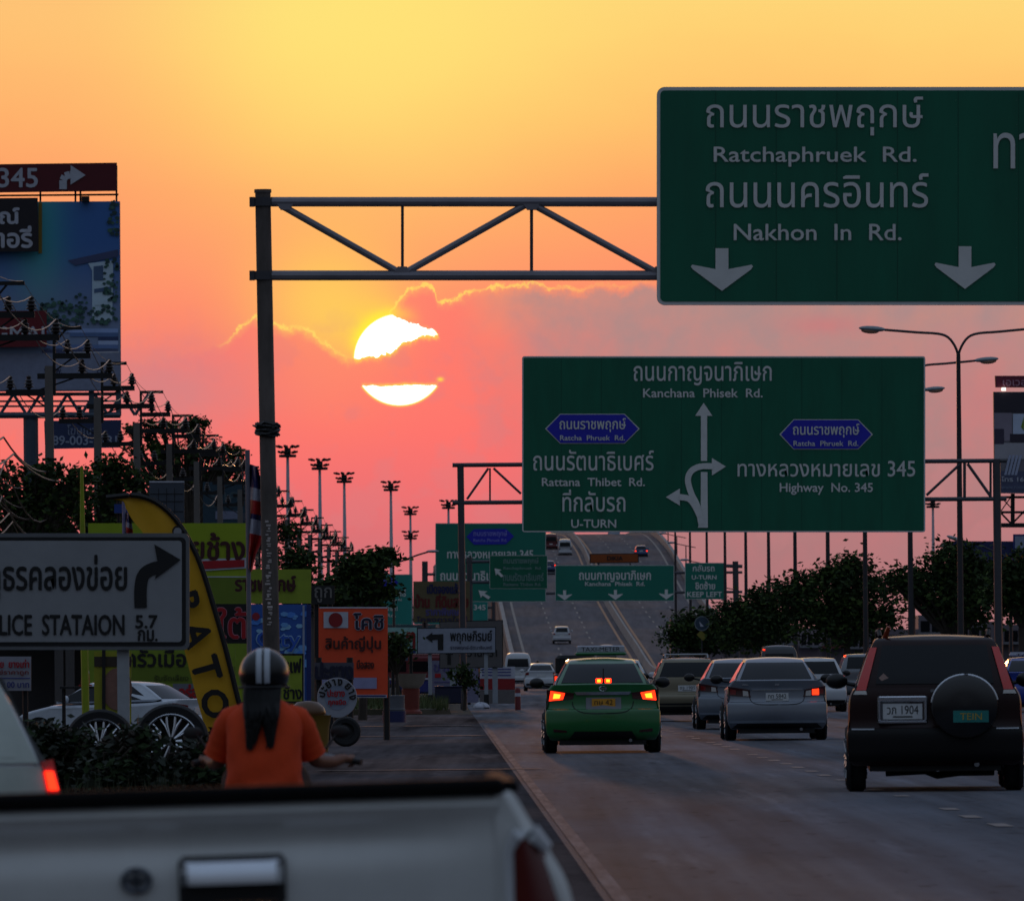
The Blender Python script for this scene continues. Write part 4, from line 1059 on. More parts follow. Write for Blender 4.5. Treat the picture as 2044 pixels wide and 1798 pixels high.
for x0, x1, y0, y1, c0, c1 in ((1088, 1277, 826, 885.5, 1118, 1247), (1555.7, 1742.4, 837, 897, 1584, 1713)):
    ym = (y0 + y1) / 2
    b.flat([(x0, ym), (c0, y1), (c1, y1), (x1, ym), (c1, y0), (c0, y0)], D, sw, 0.03)
    b.flat([(x0 + 3, ym), (c0 + 0.6, y1 - 1.4), (c1 - 0.6, y1 - 1.4), (x1 - 3, ym), (c1 - 0.6, y0 + 1.4), (c0 + 0.6, y0 + 1.4)], D, sblue, 0.045)
    T(b, 'ถนนราชพฤกษ์', c0 - 1, y0 + 9, c1 + 2, y0 + 36, D, bold=0.35, off=0.06); T(b, 'Ratcha  Phruek  Rd.', c0, y0 + 43, c1, y0 + 53, D, bold=0.2, off=0.06)
T(b, 'ถนนรัตนาธิเบศร์', 1064.5, 898, 1304.6, 939, D, bold=0.35); T(b, 'Rattana  Thibet  Rd.', 1082, 954, 1287, 970, D, bold=0.45)
T(b, 'ที่กลับรถ', 1123, 977, 1248, 1021, D, bold=0.35); T(b, 'U-TURN', 1140.5, 1037, 1229.7, 1053, D, bold=0.45)
T(b, 'ทางหลวงหมายเลข 345', 1472.6, 920, 1826.5, 951, D, bold=0.4); T(b, 'Highway  No. 345', 1556.7, 964, 1742, 987, D, bold=0.45)
b.build('sign_panel', root)

# --- third gantry with three panels
D = 640
base = at(1472, YH, D); base.z = 0
root = thing('sign_gantry', 'third overhead gantry in front of the ramp with three green panels in a row', 'road gantry', base)
b = MB(); b.tube([(base.x, D + 0.3, 0), at(1468, 1120, D) + Vector((0, 0.3, 0))], 0.2, steel_d, 10); b.build('post', root)
b = MB(); q = at(848, YH, D); b.tube([(q.x, D + 0.3, 0), at(848, 1120, D) + Vector((0, 0.3, 0))], 0.2, steel_d, 10); b.build('post', root)
tr = MB(); chord(tr, 845, 1146, 1482, 1142, D, 0.09, dy=0.3); chord(tr, 845, 1186, 1482, 1181, D, 0.09, dy=0.3); chord(tr, 1448, 1129, 1482, 1130, D, 0.12, dy=0.3); tr.build('truss_chord', root)
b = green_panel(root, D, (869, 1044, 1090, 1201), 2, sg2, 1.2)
b.flat([(931, 1071), (946, 1087), (1010, 1086), (1026, 1070), (1010, 1055), (946, 1056)], D, sblue, 0.05)
T(b, 'ถนนราชพฤกษ์', 945, 1059, 1012, 1072, D, pm('sign_lilac', (140, 140, 225)), bold=0.2, off=0.07); T(b, 'Ratcha Phruek Rd.', 945, 1075, 1012, 1081, D, M['sign_lilac'], bold=0.1, off=0.07)
T(b, 'ทางหลวงหมายเลข 345', 893, 1098, 1064, 1114, D, bold=0.5); T(b, 'ถนนรัตนาธิเบศร์', 879, 1138, 1010, 1158, D, bold=0.5)
b.flat([(955, 1178), (973, 1180), (967, 1184), (979, 1191), (975, 1196), (963, 1188), (960, 1193)][::-1], D, sw, 0.05)
b.build('sign_panel', root)['label'] = 'largest of the three panels with a blue lozenge'
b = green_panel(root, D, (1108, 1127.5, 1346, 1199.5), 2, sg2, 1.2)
T(b, 'ถนนกาญจนาภิเษก', 1156, 1139, 1299, 1161, D, bold=0.45); T(b, 'Kanchana  Phisek  Rd.', 1168, 1161, 1287, 1169, D, bold=0.25)
for cx in (1127, 1228.5, 1330): down_arrow(b, cx, 1177 - (cx - 1228) * 0.008, 1197 - (cx - 1228) * 0.008, 29, D)
b.build('sign_panel', root)['label'] = 'wide panel with three downward arrows'
b = green_panel(root, D, (1367, 1123, 1448, 1196), 2, sg2, 1.2)
T(b, 'กลับรถ', 1383, 1127, 1426, 1140, D, bold=0.35); T(b, 'U-TURN', 1381, 1148, 1430, 1156, D, bold=0.3); T(b, 'ชิดซ้าย', 1388, 1160, 1427, 1176, D, bold=0.35); T(b, 'KEEP LEFT', 1372, 1181, 1441, 1191, D, bold=0.3)
b.build('sign_panel', root)['label'] = 'small panel reading U-TURN KEEP LEFT'
b = MB(); b.slab([(1177, 1124), (1275, 1123), (1275, 1104), (1177, 1105)], D, 0.25, M['trim_black']); b.flat([(1179, 1122.4), (1273, 1121.4), (1273, 1105.6), (1179, 1106.6)], D, pm('amber_board', (150, 70, 10), rough=0.5), 0.02)
T(b, 'DIKIA', 1212, 1110, 1243, 1118, D, M['ink'], bold=0.3, off=0.05)
for x in (1195, 1258): b.tube([at(x, 1124, D) + Vector((0, 0.15, 0)), at(x, 1146, D) + Vector((0, 0.28, 0))], 0.06, steel_d, 6)
b.build('message_board', root)

# --- cantilever sign in front of the third gantry
D = 530
base = at(939, YH, D); base.z = 0
root = thing('cantilever_sign', 'dark green cantilever sign with up-left arrow overlapping the larger green panel', 'road sign', base)
b = MB(); b.tube([(base.x, D + 0.2, 0), at(937, 1112, D) + Vector((0, 0.2, 0))], 0.16, steel_d, 10); b.build('post', root)
b = MB(); chord(b, 930, 1121, 1092, 1119, D, 0.09, dy=0.2); chord(b, 930, 1162, 1092, 1160, D, 0.09, dy=0.2); b.build('arm', root)
b = green_panel(root, D, (977, 1108, 1093, 1175), 2, sg, 1.0)
b.flat([(987, 1134), (1001, 1137), (996, 1140), (1005, 1149), (1001, 1152), (992, 1144), (990, 1149)][::-1], D, sw, 0.05)
dimw = pm('sign_dim_letter', (120, 150, 146), rough=0.5)
T(b, 'ถนนราชพฤกษ์', 1005, 1113, 1075, 1127, D, dimw, bold=0.2); T(b, 'Ratchaphruek  Rd.', 1005, 1131, 1081, 1138, D, dimw, bold=0.15)
T(b, 'ถนนรัตนาธิเบศร์', 1004, 1143, 1085, 1159, D, dimw, bold=0.2); T(b, 'Rattana Thibet Rd.', 1005, 1163, 1080, 1169, D, dimw, bold=0.15)
b.build('sign_panel', root)

# --- far teal signs left
D = 1010
base = at(770, YH, D); base.z = -0.5
root = thing('sign_gantry', 'farthest teal sign gantry rising behind the small tree and orange banner', 'road gantry', base)
b = MB(); b.tube([(at(770, YH, D).x, D + 0.4, -0.5), at(770, 1140, D) + Vector((0, 0.4, 0))], 0.25, steel_d, 8); b.build('post', root); b = MB(); b.tube([(at(985, YH, D).x, D + 0.4, -0.5), at(985, 1180, D) + Vector((0, 0.4, 0))], 0.25, steel_d, 8); b.build('post', root)
b = MB(); chord(b, 768, 1212, 988, 1212, D, 0.12, dy=0.4); chord(b, 768, 1236, 988, 1236, D, 0.12, dy=0.4); b.build('truss_chord', root)
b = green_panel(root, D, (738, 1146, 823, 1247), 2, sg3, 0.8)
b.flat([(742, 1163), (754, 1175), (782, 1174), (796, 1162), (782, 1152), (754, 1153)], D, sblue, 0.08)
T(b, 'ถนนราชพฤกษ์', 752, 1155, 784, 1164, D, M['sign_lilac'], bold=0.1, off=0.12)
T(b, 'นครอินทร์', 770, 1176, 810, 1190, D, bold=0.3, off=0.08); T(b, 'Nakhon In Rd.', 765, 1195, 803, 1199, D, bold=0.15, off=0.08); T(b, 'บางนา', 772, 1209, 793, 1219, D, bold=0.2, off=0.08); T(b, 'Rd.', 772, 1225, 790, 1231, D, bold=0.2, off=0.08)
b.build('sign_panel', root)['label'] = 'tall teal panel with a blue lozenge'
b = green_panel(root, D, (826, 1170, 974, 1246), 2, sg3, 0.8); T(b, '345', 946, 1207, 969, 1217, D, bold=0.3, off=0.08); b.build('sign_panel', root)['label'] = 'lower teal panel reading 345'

# --- police station sign
D = 108
base = at(246, YH, D); base.z = -0.02
root = thing('direction_sign', 'large grey white board pointing to a POLICE STATAION, on a white post', 'road sign', base)
pw_ = pm('sign_board_white', (150, 152, 156), rough=0.5, var=0.12, scale=1.5)
b = MB(); b.slab(rrect(-330, 1064, 378, 1297, 12), D, 0.06, sback); b.flat(rrect(-329.6, 1064.4, 377.6, 1296.6, 12), D, pm('sign_rim', (110, 112, 116), rough=0.5), 0.006)
b.flat(rrect(-322, 1072, 371, 1289, 10), D, M['ink'], 0.012); b.flat(rrect(-315, 1079, 363, 1281, 7), D, pw_, 0.02)
T(b, 'สถานีตำรวจภูธรคลองข่อย', -262, 1108, 253, 1198, D, M['ink'], bold=1.1)
T(b, 'POLICE  STATAION', -46, 1227, 248, 1267, D, M['ink'], bold=0.9); T(b, '5.7', 271, 1228, 314, 1253, D, M['ink'], bold=0.9); T(b, 'กม.', 276, 1257, 314, 1279, D, M['ink'], bold=0.9)
cl = [tuple(p) for p in cat([(281, 1213), (281, 1172), (288, 1146), (307, 1134), (322, 1132)], 5)]
L = []; Rr = []
for i, p in enumerate(cl):
    a, c_ = cl[max(i - 1, 0)], cl[min(i + 1, len(cl) - 1)]; tx, ty = c_[0] - a[0], c_[1] - a[1]; l = math.hypot(tx, ty)
    L.append((p[0] - ty / l * 12.5, p[1] + tx / l * 12.5)); Rr.append((p[0] + ty / l * 12.5, p[1] - tx / l * 12.5))
for i in range(len(cl) - 1): b.flat([L[i], L[i + 1], Rr[i + 1], Rr[i]], D, M['ink'], 0.034)
b.flat([(361, 1117), (309, 1156), (317, 1132), (308, 1086)], D, M['ink'], 0.036)
b.build('sign_board', root)
b = MB(); c0 = at(245, 1297, D); c1 = at(247, 1600, D)
b.box((c0.x - 0.066, D + 0.07, -0.05), (c0.x + 0.066, D + 0.13, c0.z + 0.6), pm('post_white', (168, 172, 176), rough=0.6, var=0.15)); b.build('post', root); b = MB(); b.box((c0.x - 2.4, D + 0.07, -0.05), (c0.x - 2.27, D + 0.13, c0.z + 0.6), M['post_white'])
b.build('post', root)

# --- small white signs on the verge
D = 290
base = at(915, YH, D); base.z = 0.15
root = thing('direction_sign', 'white board with a black left turn arrow on two pale posts', 'road sign', base)
b = MB(); b.slab([(832, 1305), (990, 1303), (990, 1251), (832, 1253)], D, 0.05, M['ink']); b.flat([(834, 1303.4), (988.4, 1301.6), (988.4, 1252.6), (834, 1254.6)], D, pm('sign_board_pale', (148, 154, 170), rough=0.5), 0.012)
b.flat([(849, 1272), (863, 1262), (863, 1266), (885, 1265), (885, 1297), (874, 1297), (874, 1276), (863, 1277), (863, 1282)][::-1], D, M['ink'], 0.03)
T(b, 'พฤกษภิรมย์', 899, 1258, 982, 1284, D, M['ink'], bold=0.5); T(b, 'ราชพฤกษ์-รัตนาธิเบศร์', 899, 1288, 982, 1297, D, pm('ink_soft', (70, 72, 90)), bold=0.15)
b.build('sign_board', root)
for x in (858, 970):
    b = MB(); q = at(x, 1300, D); b.box((q.x - 0.055, D + 0.06, 0.15), (q.x + 0.055, D + 0.14, q.z + 0.3), pm('post_pale', (150, 156, 164), rough=0.6)); b.box((q.x - 0.075, D + 0.03, 0.10), (q.x + 0.075, D + 0.17, 0.52), M['ink']); b.build('post', root)
D = 330
base = at(940, YH, D); base.z = 0.15
root = thing('direction_sign', 'dull grey board with a straight up arrow partly behind the left turn board', 'road sign', base)
b = MB(); b.slab([(877, 1334), (1004, 1332), (1004, 1237), (877, 1240)], D, 0.05, M['ink']); b.flat([(878.5, 1332.5), (1002.5, 1330.6), (1002.5, 1238.6), (878.5, 1241.5)], D, pm('sign_board_dull', (96, 92, 92), rough=0.6), 0.012)
b.flat([(893, 1326), (900, 1326), (900, 1306), (905, 1306), (896.5, 1291), (889, 1306), (893, 1306)], D, M['ink'], 0.03)
T(b, 'ราวานบุรา', 916, 1296, 992, 1316, D, M['ink'], bold=0.4)
b.build('sign_board', root)
for x in (903, 988):
    b = MB(); q = at(x, 1330, D); b.box((q.x - 0.09, D + 0.06, 0.1), (q.x + 0.09, D + 0.16, q.z + 0.3), M['post_pale']); b.build('post', root)
# ------------------------------------------------------------------ utility poles, wires, lamps
pole_m = pm('pole_concrete', (108, 102, 98), rough=0.85, var=0.25, scale=1.5, stretch=(1, 1, 0.25))
iron = pm('dark_iron', (34, 34, 36), rough=0.6, metal=0.3)
ins_m = pm('insulator_brown', (30, 20, 18), rough=0.5, coat=0.1)
wire_m = pm('wire_metal', (120, 110, 104), rough=0.32, metal=0.8)
cable_m = pm('cable_black', (70, 62, 58), rough=0.4, metal=0.55)
PX = -16.0
proto = thing('utility_pole', 'tall concrete utility pole at the left edge, nearest of the row', 'utility pole', (PX, 302, -0.6), 'utility poles along the left side')
O = proto.location
b = MB(); vs = []
for z, h in ((-0.6, 0.20), (11.9, 0.135)):
    vs += [(PX - h, 302 - h, z), (PX + h, 302 - h, z), (PX + h, 302 + h, z), (PX - h, 302 + h, z)]
b.add(vs, [(0, 1, 5, 4), (1, 2, 6, 5), (2, 3, 7, 6), (3, 0, 4, 7), (4, 5, 6, 7)], pole_m); b.build('shaft', proto)
b = MB(); b.box((PX + 0.14, 301.9, 10.9), (PX + 0.24, 302.1, 13.25), iron); b.box((PX + 0.14, 301.93, 13.15), (PX + 1.15, 302.07, 13.27), iron)
b.tube([(PX + 0.2, 302, 12.7), (PX + 0.6, 302, 13.16)], 0.04, iron, 6); b.build('top_bracket', proto)
arms = [(12.25, 0.24, 1.45, (0.65, 1.35)), (11.55, -0.4, 2.2, (1.15, 2.1)), (11.0, -1.5, -0.14, (-1.35, -0.7))]
for z, xa, xb, ii in arms:
    b = MB(); b.box((PX + xa, 301.9, z - 0.10), (PX + xb, 302.1, z + 0.09), iron); b.tube([(PX + (xa if abs(xa) < abs(xb) else xb), 302, z - 0.5), (PX + (xa + xb) / 2, 302, z - 0.07)], 0.03, iron, 5); b.build('crossarm', proto)
    for xi in ii:
        b = MB(); b.lathe([(0.05, 0.09), (0.08, 0.14), (0.19, 0.17), (0.09, 0.25), (0.17, 0.28), (0.09, 0.36), (0.14, 0.39), (0.07, 0.46), (0.09, 0.53), (0.03, 0.58)], (PX + xi, 302, z), ins_m, 'Z', 10); b.build('insulator', proto)
for z in (7.0, 7.8, 8.6): b = MB(); b.box((PX - 0.25, 301.78, z), (PX + 0.25, 301.86, z + 0.1), iron); b.build('cable_bracket', proto)
poleD = [302 + 40 * k for k in range(16)]
ords = ['', 'second', 'third', 'fourth', 'fifth', 'sixth', 'seventh', 'eighth', 'ninth', 'tenth', 'eleventh', 'twelfth', 'thirteenth', 'fourteenth', 'fifteenth', 'sixteenth and last']
for k, D in enumerate(poleD):
    if k == 0: continue
    o = copy_tree(proto); o.location = (PX, D, -0.6)
    o['label'] = 'concrete utility pole, %s of the receding row counted from the left edge' % ords[k]
def sagline(name, label, off, z, sag, r, m, ks, jitter=0.0, grp='overhead wires'):
    b = MB()
    for k in ks:
        D0 = poleD[k] if k >= 0 else poleD[0] - 40; D1 = D0 + 40
        s_ = sag * (1 + random.uniform(-jitter, jitter)); z0 = z + random.uniform(-jitter, jitter) * 0.3
        pts = [(PX + off, D0 + 40 * t / 9, z - s_ * 4 * (t / 9) * (1 - t / 9)) for t in range(10)]
        b.tube(pts, r, m, 5, False)
    return tag(b.build(name), label, 'wire', grp)
for n, (off, z, sg_) in enumerate(((0.65, 12.8, 0.7), (1.35, 12.8, 0.75), (1.15, 12.1, 0.8), (1.1, 13.28, 0.5), (2.1, 12.1, 0.8), (-1.35, 11.55, 0.8))):
    sagline('power_line', ['high bare wire on the inner insulators of upper crossarms', 'high bare wire on the outer insulators of upper crossarms', 'bare wire on the inner insulators of the long crossarms', 'thin topmost earth wire over the pole row', 'bare wire on the outer tips of the long crossarms', 'bare wire on the far left insulators of the poles', 'bare wire on the lowest crossarms'][n], off, z, sg_, 0.017 if n != 3 else 0.01, wire_m, range(-1, 15), 0.15)
# jumper loops lit by the low sun
for n, (k, off, z) in enumerate(((0, 0.65, 12.5), (0, 1.35, 12.5), (0, 1.05, 11.6), (1, 0.65, 12.5), (1, 1.35, 12.5), (1, 1.05, 11.6), (2, 1.05, 11.6), (4, 1.05, 11.6), (6, 1.05, 11.6))):
    pass
for n in range(16):
    off = random.uniform(-0.3, 0.9); z = 4.6 + n * 0.26
    sagline('telephone_cable', 'slack black cable in the low bundle of cables between the utility poles', off, z, random.uniform(0.5, 1.2), random.uniform(0.02, 0.034), cable_m, range(-1, 13), 0.4, 'low telephone cables')

# double-armed street lamps on the median
lampm = pm('lamp_grey', (150, 156, 160), rough=0.4, metal=0.3); lens = pm('lamp_lens', (190, 140, 110), rough=0.15)
lp = pm('lamp_pole', (62, 62, 66), rough=0.45, metal=0.4)
def MX(D): return 15.6 + SL * (D - 342)
L0 = 342
proto = thing('street_lamp', 'double-armed street lamp, nearest of the row, right of the wide green sign', 'street lamp', (MX(L0), L0, 0), 'double-armed street lamps on the median')
x0 = MX(L0)
b = MB(); b.tube([(x0, L0, 0), (x0, L0, 12.05)], [0.13, 0.075], lp, 10); b.build('pole', proto)
for s in (-1, 1):
    b = MB(); pts = [(0, 12.0), (0.12, 12.32), (0.35, 12.62), (0.7, 12.75), (1.4, 12.80), (2.55, 12.90)]
    b.tube([(x0 + s * p[0], L0, p[1]) for p in cat(pts, 3)], 0.05, lp, 6); a = b.build('arm', proto)
    b = MB(); rot = Matrix.Rotation(-s * R(4), 3, 'Y')
    b.ell((x0 + s * 2.98, L0, 12.94), (0.48, 0.16, 0.10), lampm, 12, 8, rot); b.build('lamp_head', proto)
    b = MB(); b.ell((x0 + s * 3.06, L0, 12.87), (0.32, 0.13, 0.10), lens, 12, 6, rot); b.build('lamp_glass', proto)
Ds = [378, 418, 458, 500, 540, 580, 622, 664, 708, 752]
for k, D in enumerate(Ds):
    o = copy_tree(proto); o.location = (MX(D), D, 0)
    o['label'] = 'double-armed street lamp, %s of the row on the median, behind the wide green sign' % ords[k + 1]
# lamps on the ramp
b = None
proto2 = thing('street_lamp', 'single-armed street lamp at the left of the orange banner, arm rising to the right', 'street lamp', (gx(787, 600), 600, 0), 'single-armed street lamps')
x1 = gx(787, 600)
b = MB(); b.tube([(x1, 600, 0), (x1, 600, 7.6)], [0.10, 0.06], lp, 8); b.build('pole', proto2)
b = MB(); b.tube([(x1 - 1.2, 600, 7.15), (x1, 600, 7.6), (x1 + 1.5, 600, 8.15), (x1 + 2.2, 600, 8.35)], 0.06, lp, 6); b.build('arm', proto2)
b = MB(); b.ell((x1 + 2.4, 600, 8.36), (0.4, 0.14, 0.09), lampm, 10, 6); b.ell((x1 - 1.4, 600, 7.08), (0.35, 0.14, 0.09), lampm, 10, 6); b.build('lamp_head', proto2)
rampl = [(1000, 21.6), (1120, 21.5), (1210, 21.5), (1270, 21.4), (1340, 21.4), (1420, 21.0)]
for k, (D, X_) in enumerate(rampl):
    r_ = thing('street_lamp', 'small lamp leaning over the right parapet of ramp, %s from the bottom' % ['first', 'second', 'third', 'fourth', 'fifth', 'sixth'][k], 'street lamp', (X_, D, rz(D)), 'lamps along the ramp')
    b = MB(); b.tube([(X_, D, rz(D) - 0.2), (X_, D, rz(D) + 4.4 - k * 0.4)], [0.10, 0.07], lp, 6); b.build('pole', r_)
    zt = rz(D) + 4.4 - k * 0.4
    b = MB(); b.tube([(X_, D, zt), (X_ - 1.6, D, zt + 0.35)], 0.06, lp, 6); b.tube([(X_, D, zt), (X_ + 1.2, D, zt - 0.25)], 0.06, lp, 6); b.build('arm', r_)
    b = MB(); b.ell((X_ - 1.8, D, zt + 0.38), (0.55, 0.25, 0.14), lampm, 10, 6); b.build('lamp_head', r_)

# high-mast floodlights
mast_m = pm('mast_grey', (214, 204, 214), rough=0.5)
def mast(x, y, D, label, double=False, wd=1.0):
    q = at(x, y, D); r_ = thing('floodlight_mast', label, 'light mast', (q.x, D, 0), 'high floodlight masts')
    b = MB(); b.tube([(q.x, D, -0.5), (q.x, D, q.z - 0.6)], [0.42, 0.16], mast_m, 10); b.build('mast', r_)
    for n in range(2 if double else 1):
        zb = q.z - n * 3.6
        b = MB(); b.lathe([(0.9, -0.9), (0.95, -0.75), (0.9, -0.6)], (q.x, D, zb), iron, 'Z', 14); b.lathe([(0.35, -0.9), (0.35, 0.1)], (q.x, D, zb), iron, 'Z', 8)
        b.build('head_frame', r_)
        for tier, (rr, dz_) in enumerate(((0.85, -0.35), (1.05, 0.25))):
            b = MB()
            for k in range(9):
                a = 2 * math.pi * k / 9 + tier * 0.3
                c = Vector((q.x + rr * wd * math.cos(a), D + rr * math.sin(a), zb + dz_))
                b.cbox(c, (0.55, 0.30, 0.22), iron, rot=Matrix.Rotation(a, 3, 'Z') @ Matrix.Rotation(R(-18), 3, 'Y'), bev=0.05)
            b.build('floodlights', r_)
mast(574, 896, 1054, 'tallest floodlight mast just right of the weathered gantry post'); mast(638, 922, 1123, 'second floodlight mast from the weathered gantry post'); mast(687, 949, 1205, 'third floodlight mast from the weathered gantry post')
mast(780, 966, 1260, 'floodlight mast above the small tree, below the sun'); mast(819, 1016, 1458, 'far floodlight mast with two stacked lamp heads', True); mast(895, 1003, 1405, 'floodlight mast standing behind the left post of second gantry')
mast(1862, 1001, 1405, 'floodlight mast at the right under the corner of the wide green sign')
# low lamp arms poking from the tree right
for k, (x, y, D) in enumerate(((1905, 1095, 470), (1918, 1078, 440))):
    q = at(x, y, D); r_ = thing('street_lamp', ['lower of two lamps poking left out of the tree by the dark blue hoarding', 'upper of two lamps poking left out of the tree by the dark blue hoarding'][k], 'street lamp', (q.x + 2.2, D, 0), 'lamps in the right tree')
    b = MB(); b.tube([(q.x + 2.2, D, 0), (q.x + 2.2, D, q.z - 0.8)], [0.1, 0.07], lp, 8); b.build('pole', r_)
    b = MB(); b.tube([(q.x + 2.2, D, q.z - 0.85), (q.x + 0.9, D, q.z - 0.25), (q.x, D, q.z)], 0.05, lp, 6); b.build('arm', r_)
    b = MB(); b.ell((q.x - 0.25, D, q.z + 0.06), (0.42, 0.15, 0.09), lampm, 10, 6, Matrix.Rotation(R(20), 3, 'Y')); b.build('lamp_head', r_)
# ------------------------------------------------------------------ hoardings, banners and roadside things
def C(key, rgb, **k): return pm('c_' + key, rgb, rough=k.pop('rough', 0.55), **k)
yel = C('lime', (150, 172, 20), var=0.06); yel2 = C('lime_deep', (104, 124, 24), var=0.08); whi = C('white', (190, 192, 204)); red = C('red', (170, 12, 28)); blk = C('black', (18, 14, 16)); brn = C('maroon_ink', (66, 14, 20))
def board(name, label, cat_, box, D, m, base_z=0.0, posts=(0.15, 0.85), th=0.08, group=None, part='panel', post_m=None, edge=None):
    x0, y0, x1, y1 = box
    base = at((x0 + x1) / 2, YH, D); base.z = base_z
    root = thing(name, label, cat_, base, group)
    b = MB(); b.slab([(x0, y1), (x1, y1), (x1, y0), (x0, y0)], D, th, m, edge or iron)
    for f in posts:
        q = at(x0 + (x1 - x0) * f, y1, D)
        p = MB(); p.tube([(q.x, D + th + 0.07, base_z - 0.1), (q.x, D + th + 0.07, q.z + 0.4)], 0.06, post_m or iron, 8); p.build('post', root)
    return root, b
def print_sky():
    m = mat('c_print_sky', (92, 140, 196), var=0.1, scale=0.2); nt = m.node_tree; Ex.nt = nt
    t = nt.nodes.new('ShaderNodeTexCoord'); sp = nt.nodes.new('ShaderNodeSeparateXYZ'); nt.links.new(t.outputs['Object'], sp.inputs[0])
    x_, z_ = Ex(sp.outputs[0]), Ex(sp.outputs[2])
    top = mixc(gauss(x_, 0.6, 1.1), lin((66, 118, 190)), lin((70, 178, 190)))
    c_ = mixc(smooth(z_, 17.0, 21.8), lin((138, 156, 190)), top)
    nt.links.new(c_.s, nt.nodes['Principled BSDF'].inputs['Base Color'])
    return m
# --- tall housing billboard at the left
D = 450
base = at(60, YH, D); base.z = -0.6
root = thing('billboard', 'tall billboard at the left edge printed with a white house and blue sky', 'billboard', base)
b = MB(); b.slab([(-190, 782), (241, 780), (239, 402), (-190, 404)], D, 0.5, print_sky(), iron)
pr = lambda k, c: C('print_' + k, tuple(min(235, v * 1.32) for v in c), var=0.18, scale=0.6)
def P(pts, m, o): b.flat(pts, D, m, o)
P([(184, 640), (224, 640), (226, 520), (176, 526), (184, 540)], pr('house', (148, 166, 196)), 0.04); P([(135, 520), (236, 498), (236, 512), (150, 530)], pr('roof', (54, 62, 92)), 0.05)
P([(187, 560), (206, 560), (206, 530), (187, 532)], pr('pane', (60, 80, 108)), 0.06); P([(188, 585), (222, 580), (222, 572), (188, 577)], pr('pane', (60, 80, 108)), 0.06); P([(190, 610), (215, 608), (215, 598), (190, 600)], pr('house', (148, 166, 196)), 0.06)
rnd = random.Random(3)
for cx, cy, rx_, ry_, n in ((112, 618, 34, 22, 46), (160, 612, 14, 26, 22), (222, 560, 16, 50, 40), (228, 440, 12, 40, 26), (205, 630, 34, 20, 40), (130, 650, 50, 14, 40)):
    for k in range(n):
        a, q = rnd.uniform(0, 6.28), rnd.random() ** 0.5; x_, y_ = min(cx + rx_ * q * math.cos(a), 234), cy + ry_ * q * math.sin(a); s_ = rnd.uniform(2.5, 6)
        P([(x_ + s_ * math.cos(t + a), y_ + s_ * 0.8 * math.sin(t + a)) for t in (0, 1.2, 2.5, 3.7, 5)], pr('leaf%d' % (k % 3), [(36, 66, 62), (28, 52, 54), (52, 84, 74)][k % 3]), 0.07 + 0.002 * (k % 9))
for y_, x_, w_, c_ in ((656, 86, 150, (120, 140, 180)), (664, 140, 96, (70, 92, 130)), (672, 196, 40, (40, 52, 84)), (680, 196, 40, (136, 150, 186)), (688, 90, 146, (84, 104, 144)), (698, 84, 152, (56, 62, 92)), (708, 110, 60, (128, 156, 180)), (716, 84, 152, (44, 72, 72))):
    P([(x_, y_ + 8), (x_ + w_, y_ + 8), (x_ + w_, y_), (x_, y_)], pr('band%d' % y_, c_), 0.035)
P([(-190, 780), (241, 778), (241, 704), (-190, 706)], C('print_strip', (136, 144, 170)), 0.05); P([(130, 706), (238, 704), (238, 701), (130, 703)], whi, 0.055)
T(b, 'WWW.                      .COM', 88, 736, 218, 746, D, C('ink_navy', (40, 50, 90)), bold=0.2, off=0.09)
P([(77, 506), (84, 506), (84, 404), (77, 404)], C('print_gold', (150, 120, 40)), 0.05)
b.build('printed_panel', root)
b = MB(); b.slab([(-150, 504), (77, 502), (75, 395), (-150, 397)], D - 0.5, 0.2, C('board_dark', (34, 26, 34)), iron)
T(b, 'กาญจณ์', -118, 416, 38, 453, D - 0.5, whi, bold=1.5); T(b, 'แฟคตอรี่', -110, 452, 64, 494, D - 0.5, whi, bold=1.5); b.build('name_board', root)
b = MB(); b.slab([(-120, 694), (93, 692), (93, 620), (-120, 622)], D - 0.5, 0.2, C('board_red', (112, 16, 30)), iron)
T(b, 'CHIANGMAI', -150, 652, 88, 678, D - 0.5, whi, bold=0.7)
b.build('red_board', root)
b = MB(); b.slab([(-150, 386), (232, 381), (233, 325), (-150, 330)], D, 0.3, C('board_maroon', (96, 16, 30)), iron)
T(b, '345', -3, 336, 75, 374, D, whi, bold=0.9)
cl = [(126, 378), (126, 360), (130, 352), (140, 349), (152, 348)]
for i in range(4):
    (xa, ya), (xb, yb) = cl[i], cl[i + 1]; tx, ty = xb - xa, yb - ya; l = math.hypot(tx, ty); nx_, ny_ = -ty / l * 7.5, tx / l * 7.5
    b.flat([(xa + nx_, ya + ny_), (xb + nx_, yb + ny_), (xb - nx_, yb - ny_), (xa - nx_, ya - ny_)], D, whi, 0.04 + 0.004 * i)
b.flat([(141, 369), (171, 350), (141, 330)], D, whi, 0.06); b.build('direction_strip', root)
b = MB()
for x in (80, 150, 160, 232): b.tube([at(x, 404, D) + Vector((0, 0.3, 0)), at(x, 330, D) + Vector((0, 0.3, 0))], 0.05, iron, 6)
b.tube([at(-100, 391, D) + Vector((0, 0.3, 0)), at(236, 388, D) + Vector((0, 0.3, 0))], 0.05, iron, 6)
b.cbox(at(171, 398, D) + Vector((0, -0.2, 0)), (0.35, 0.4, 0.25), iron); b.build('frame', root)
b = MB()
tz = [(786, 0.09), (800, 0.05), (810, 0.05), (828, 0.16)]
for y, r in tz: b.tube([at(-190, y + 1, D) + Vector((0, 0.3, 0)), at(240, y, D) + Vector((0, 0.3, 0))], r, C('truss_blue', (70, 84, 100)), 6)
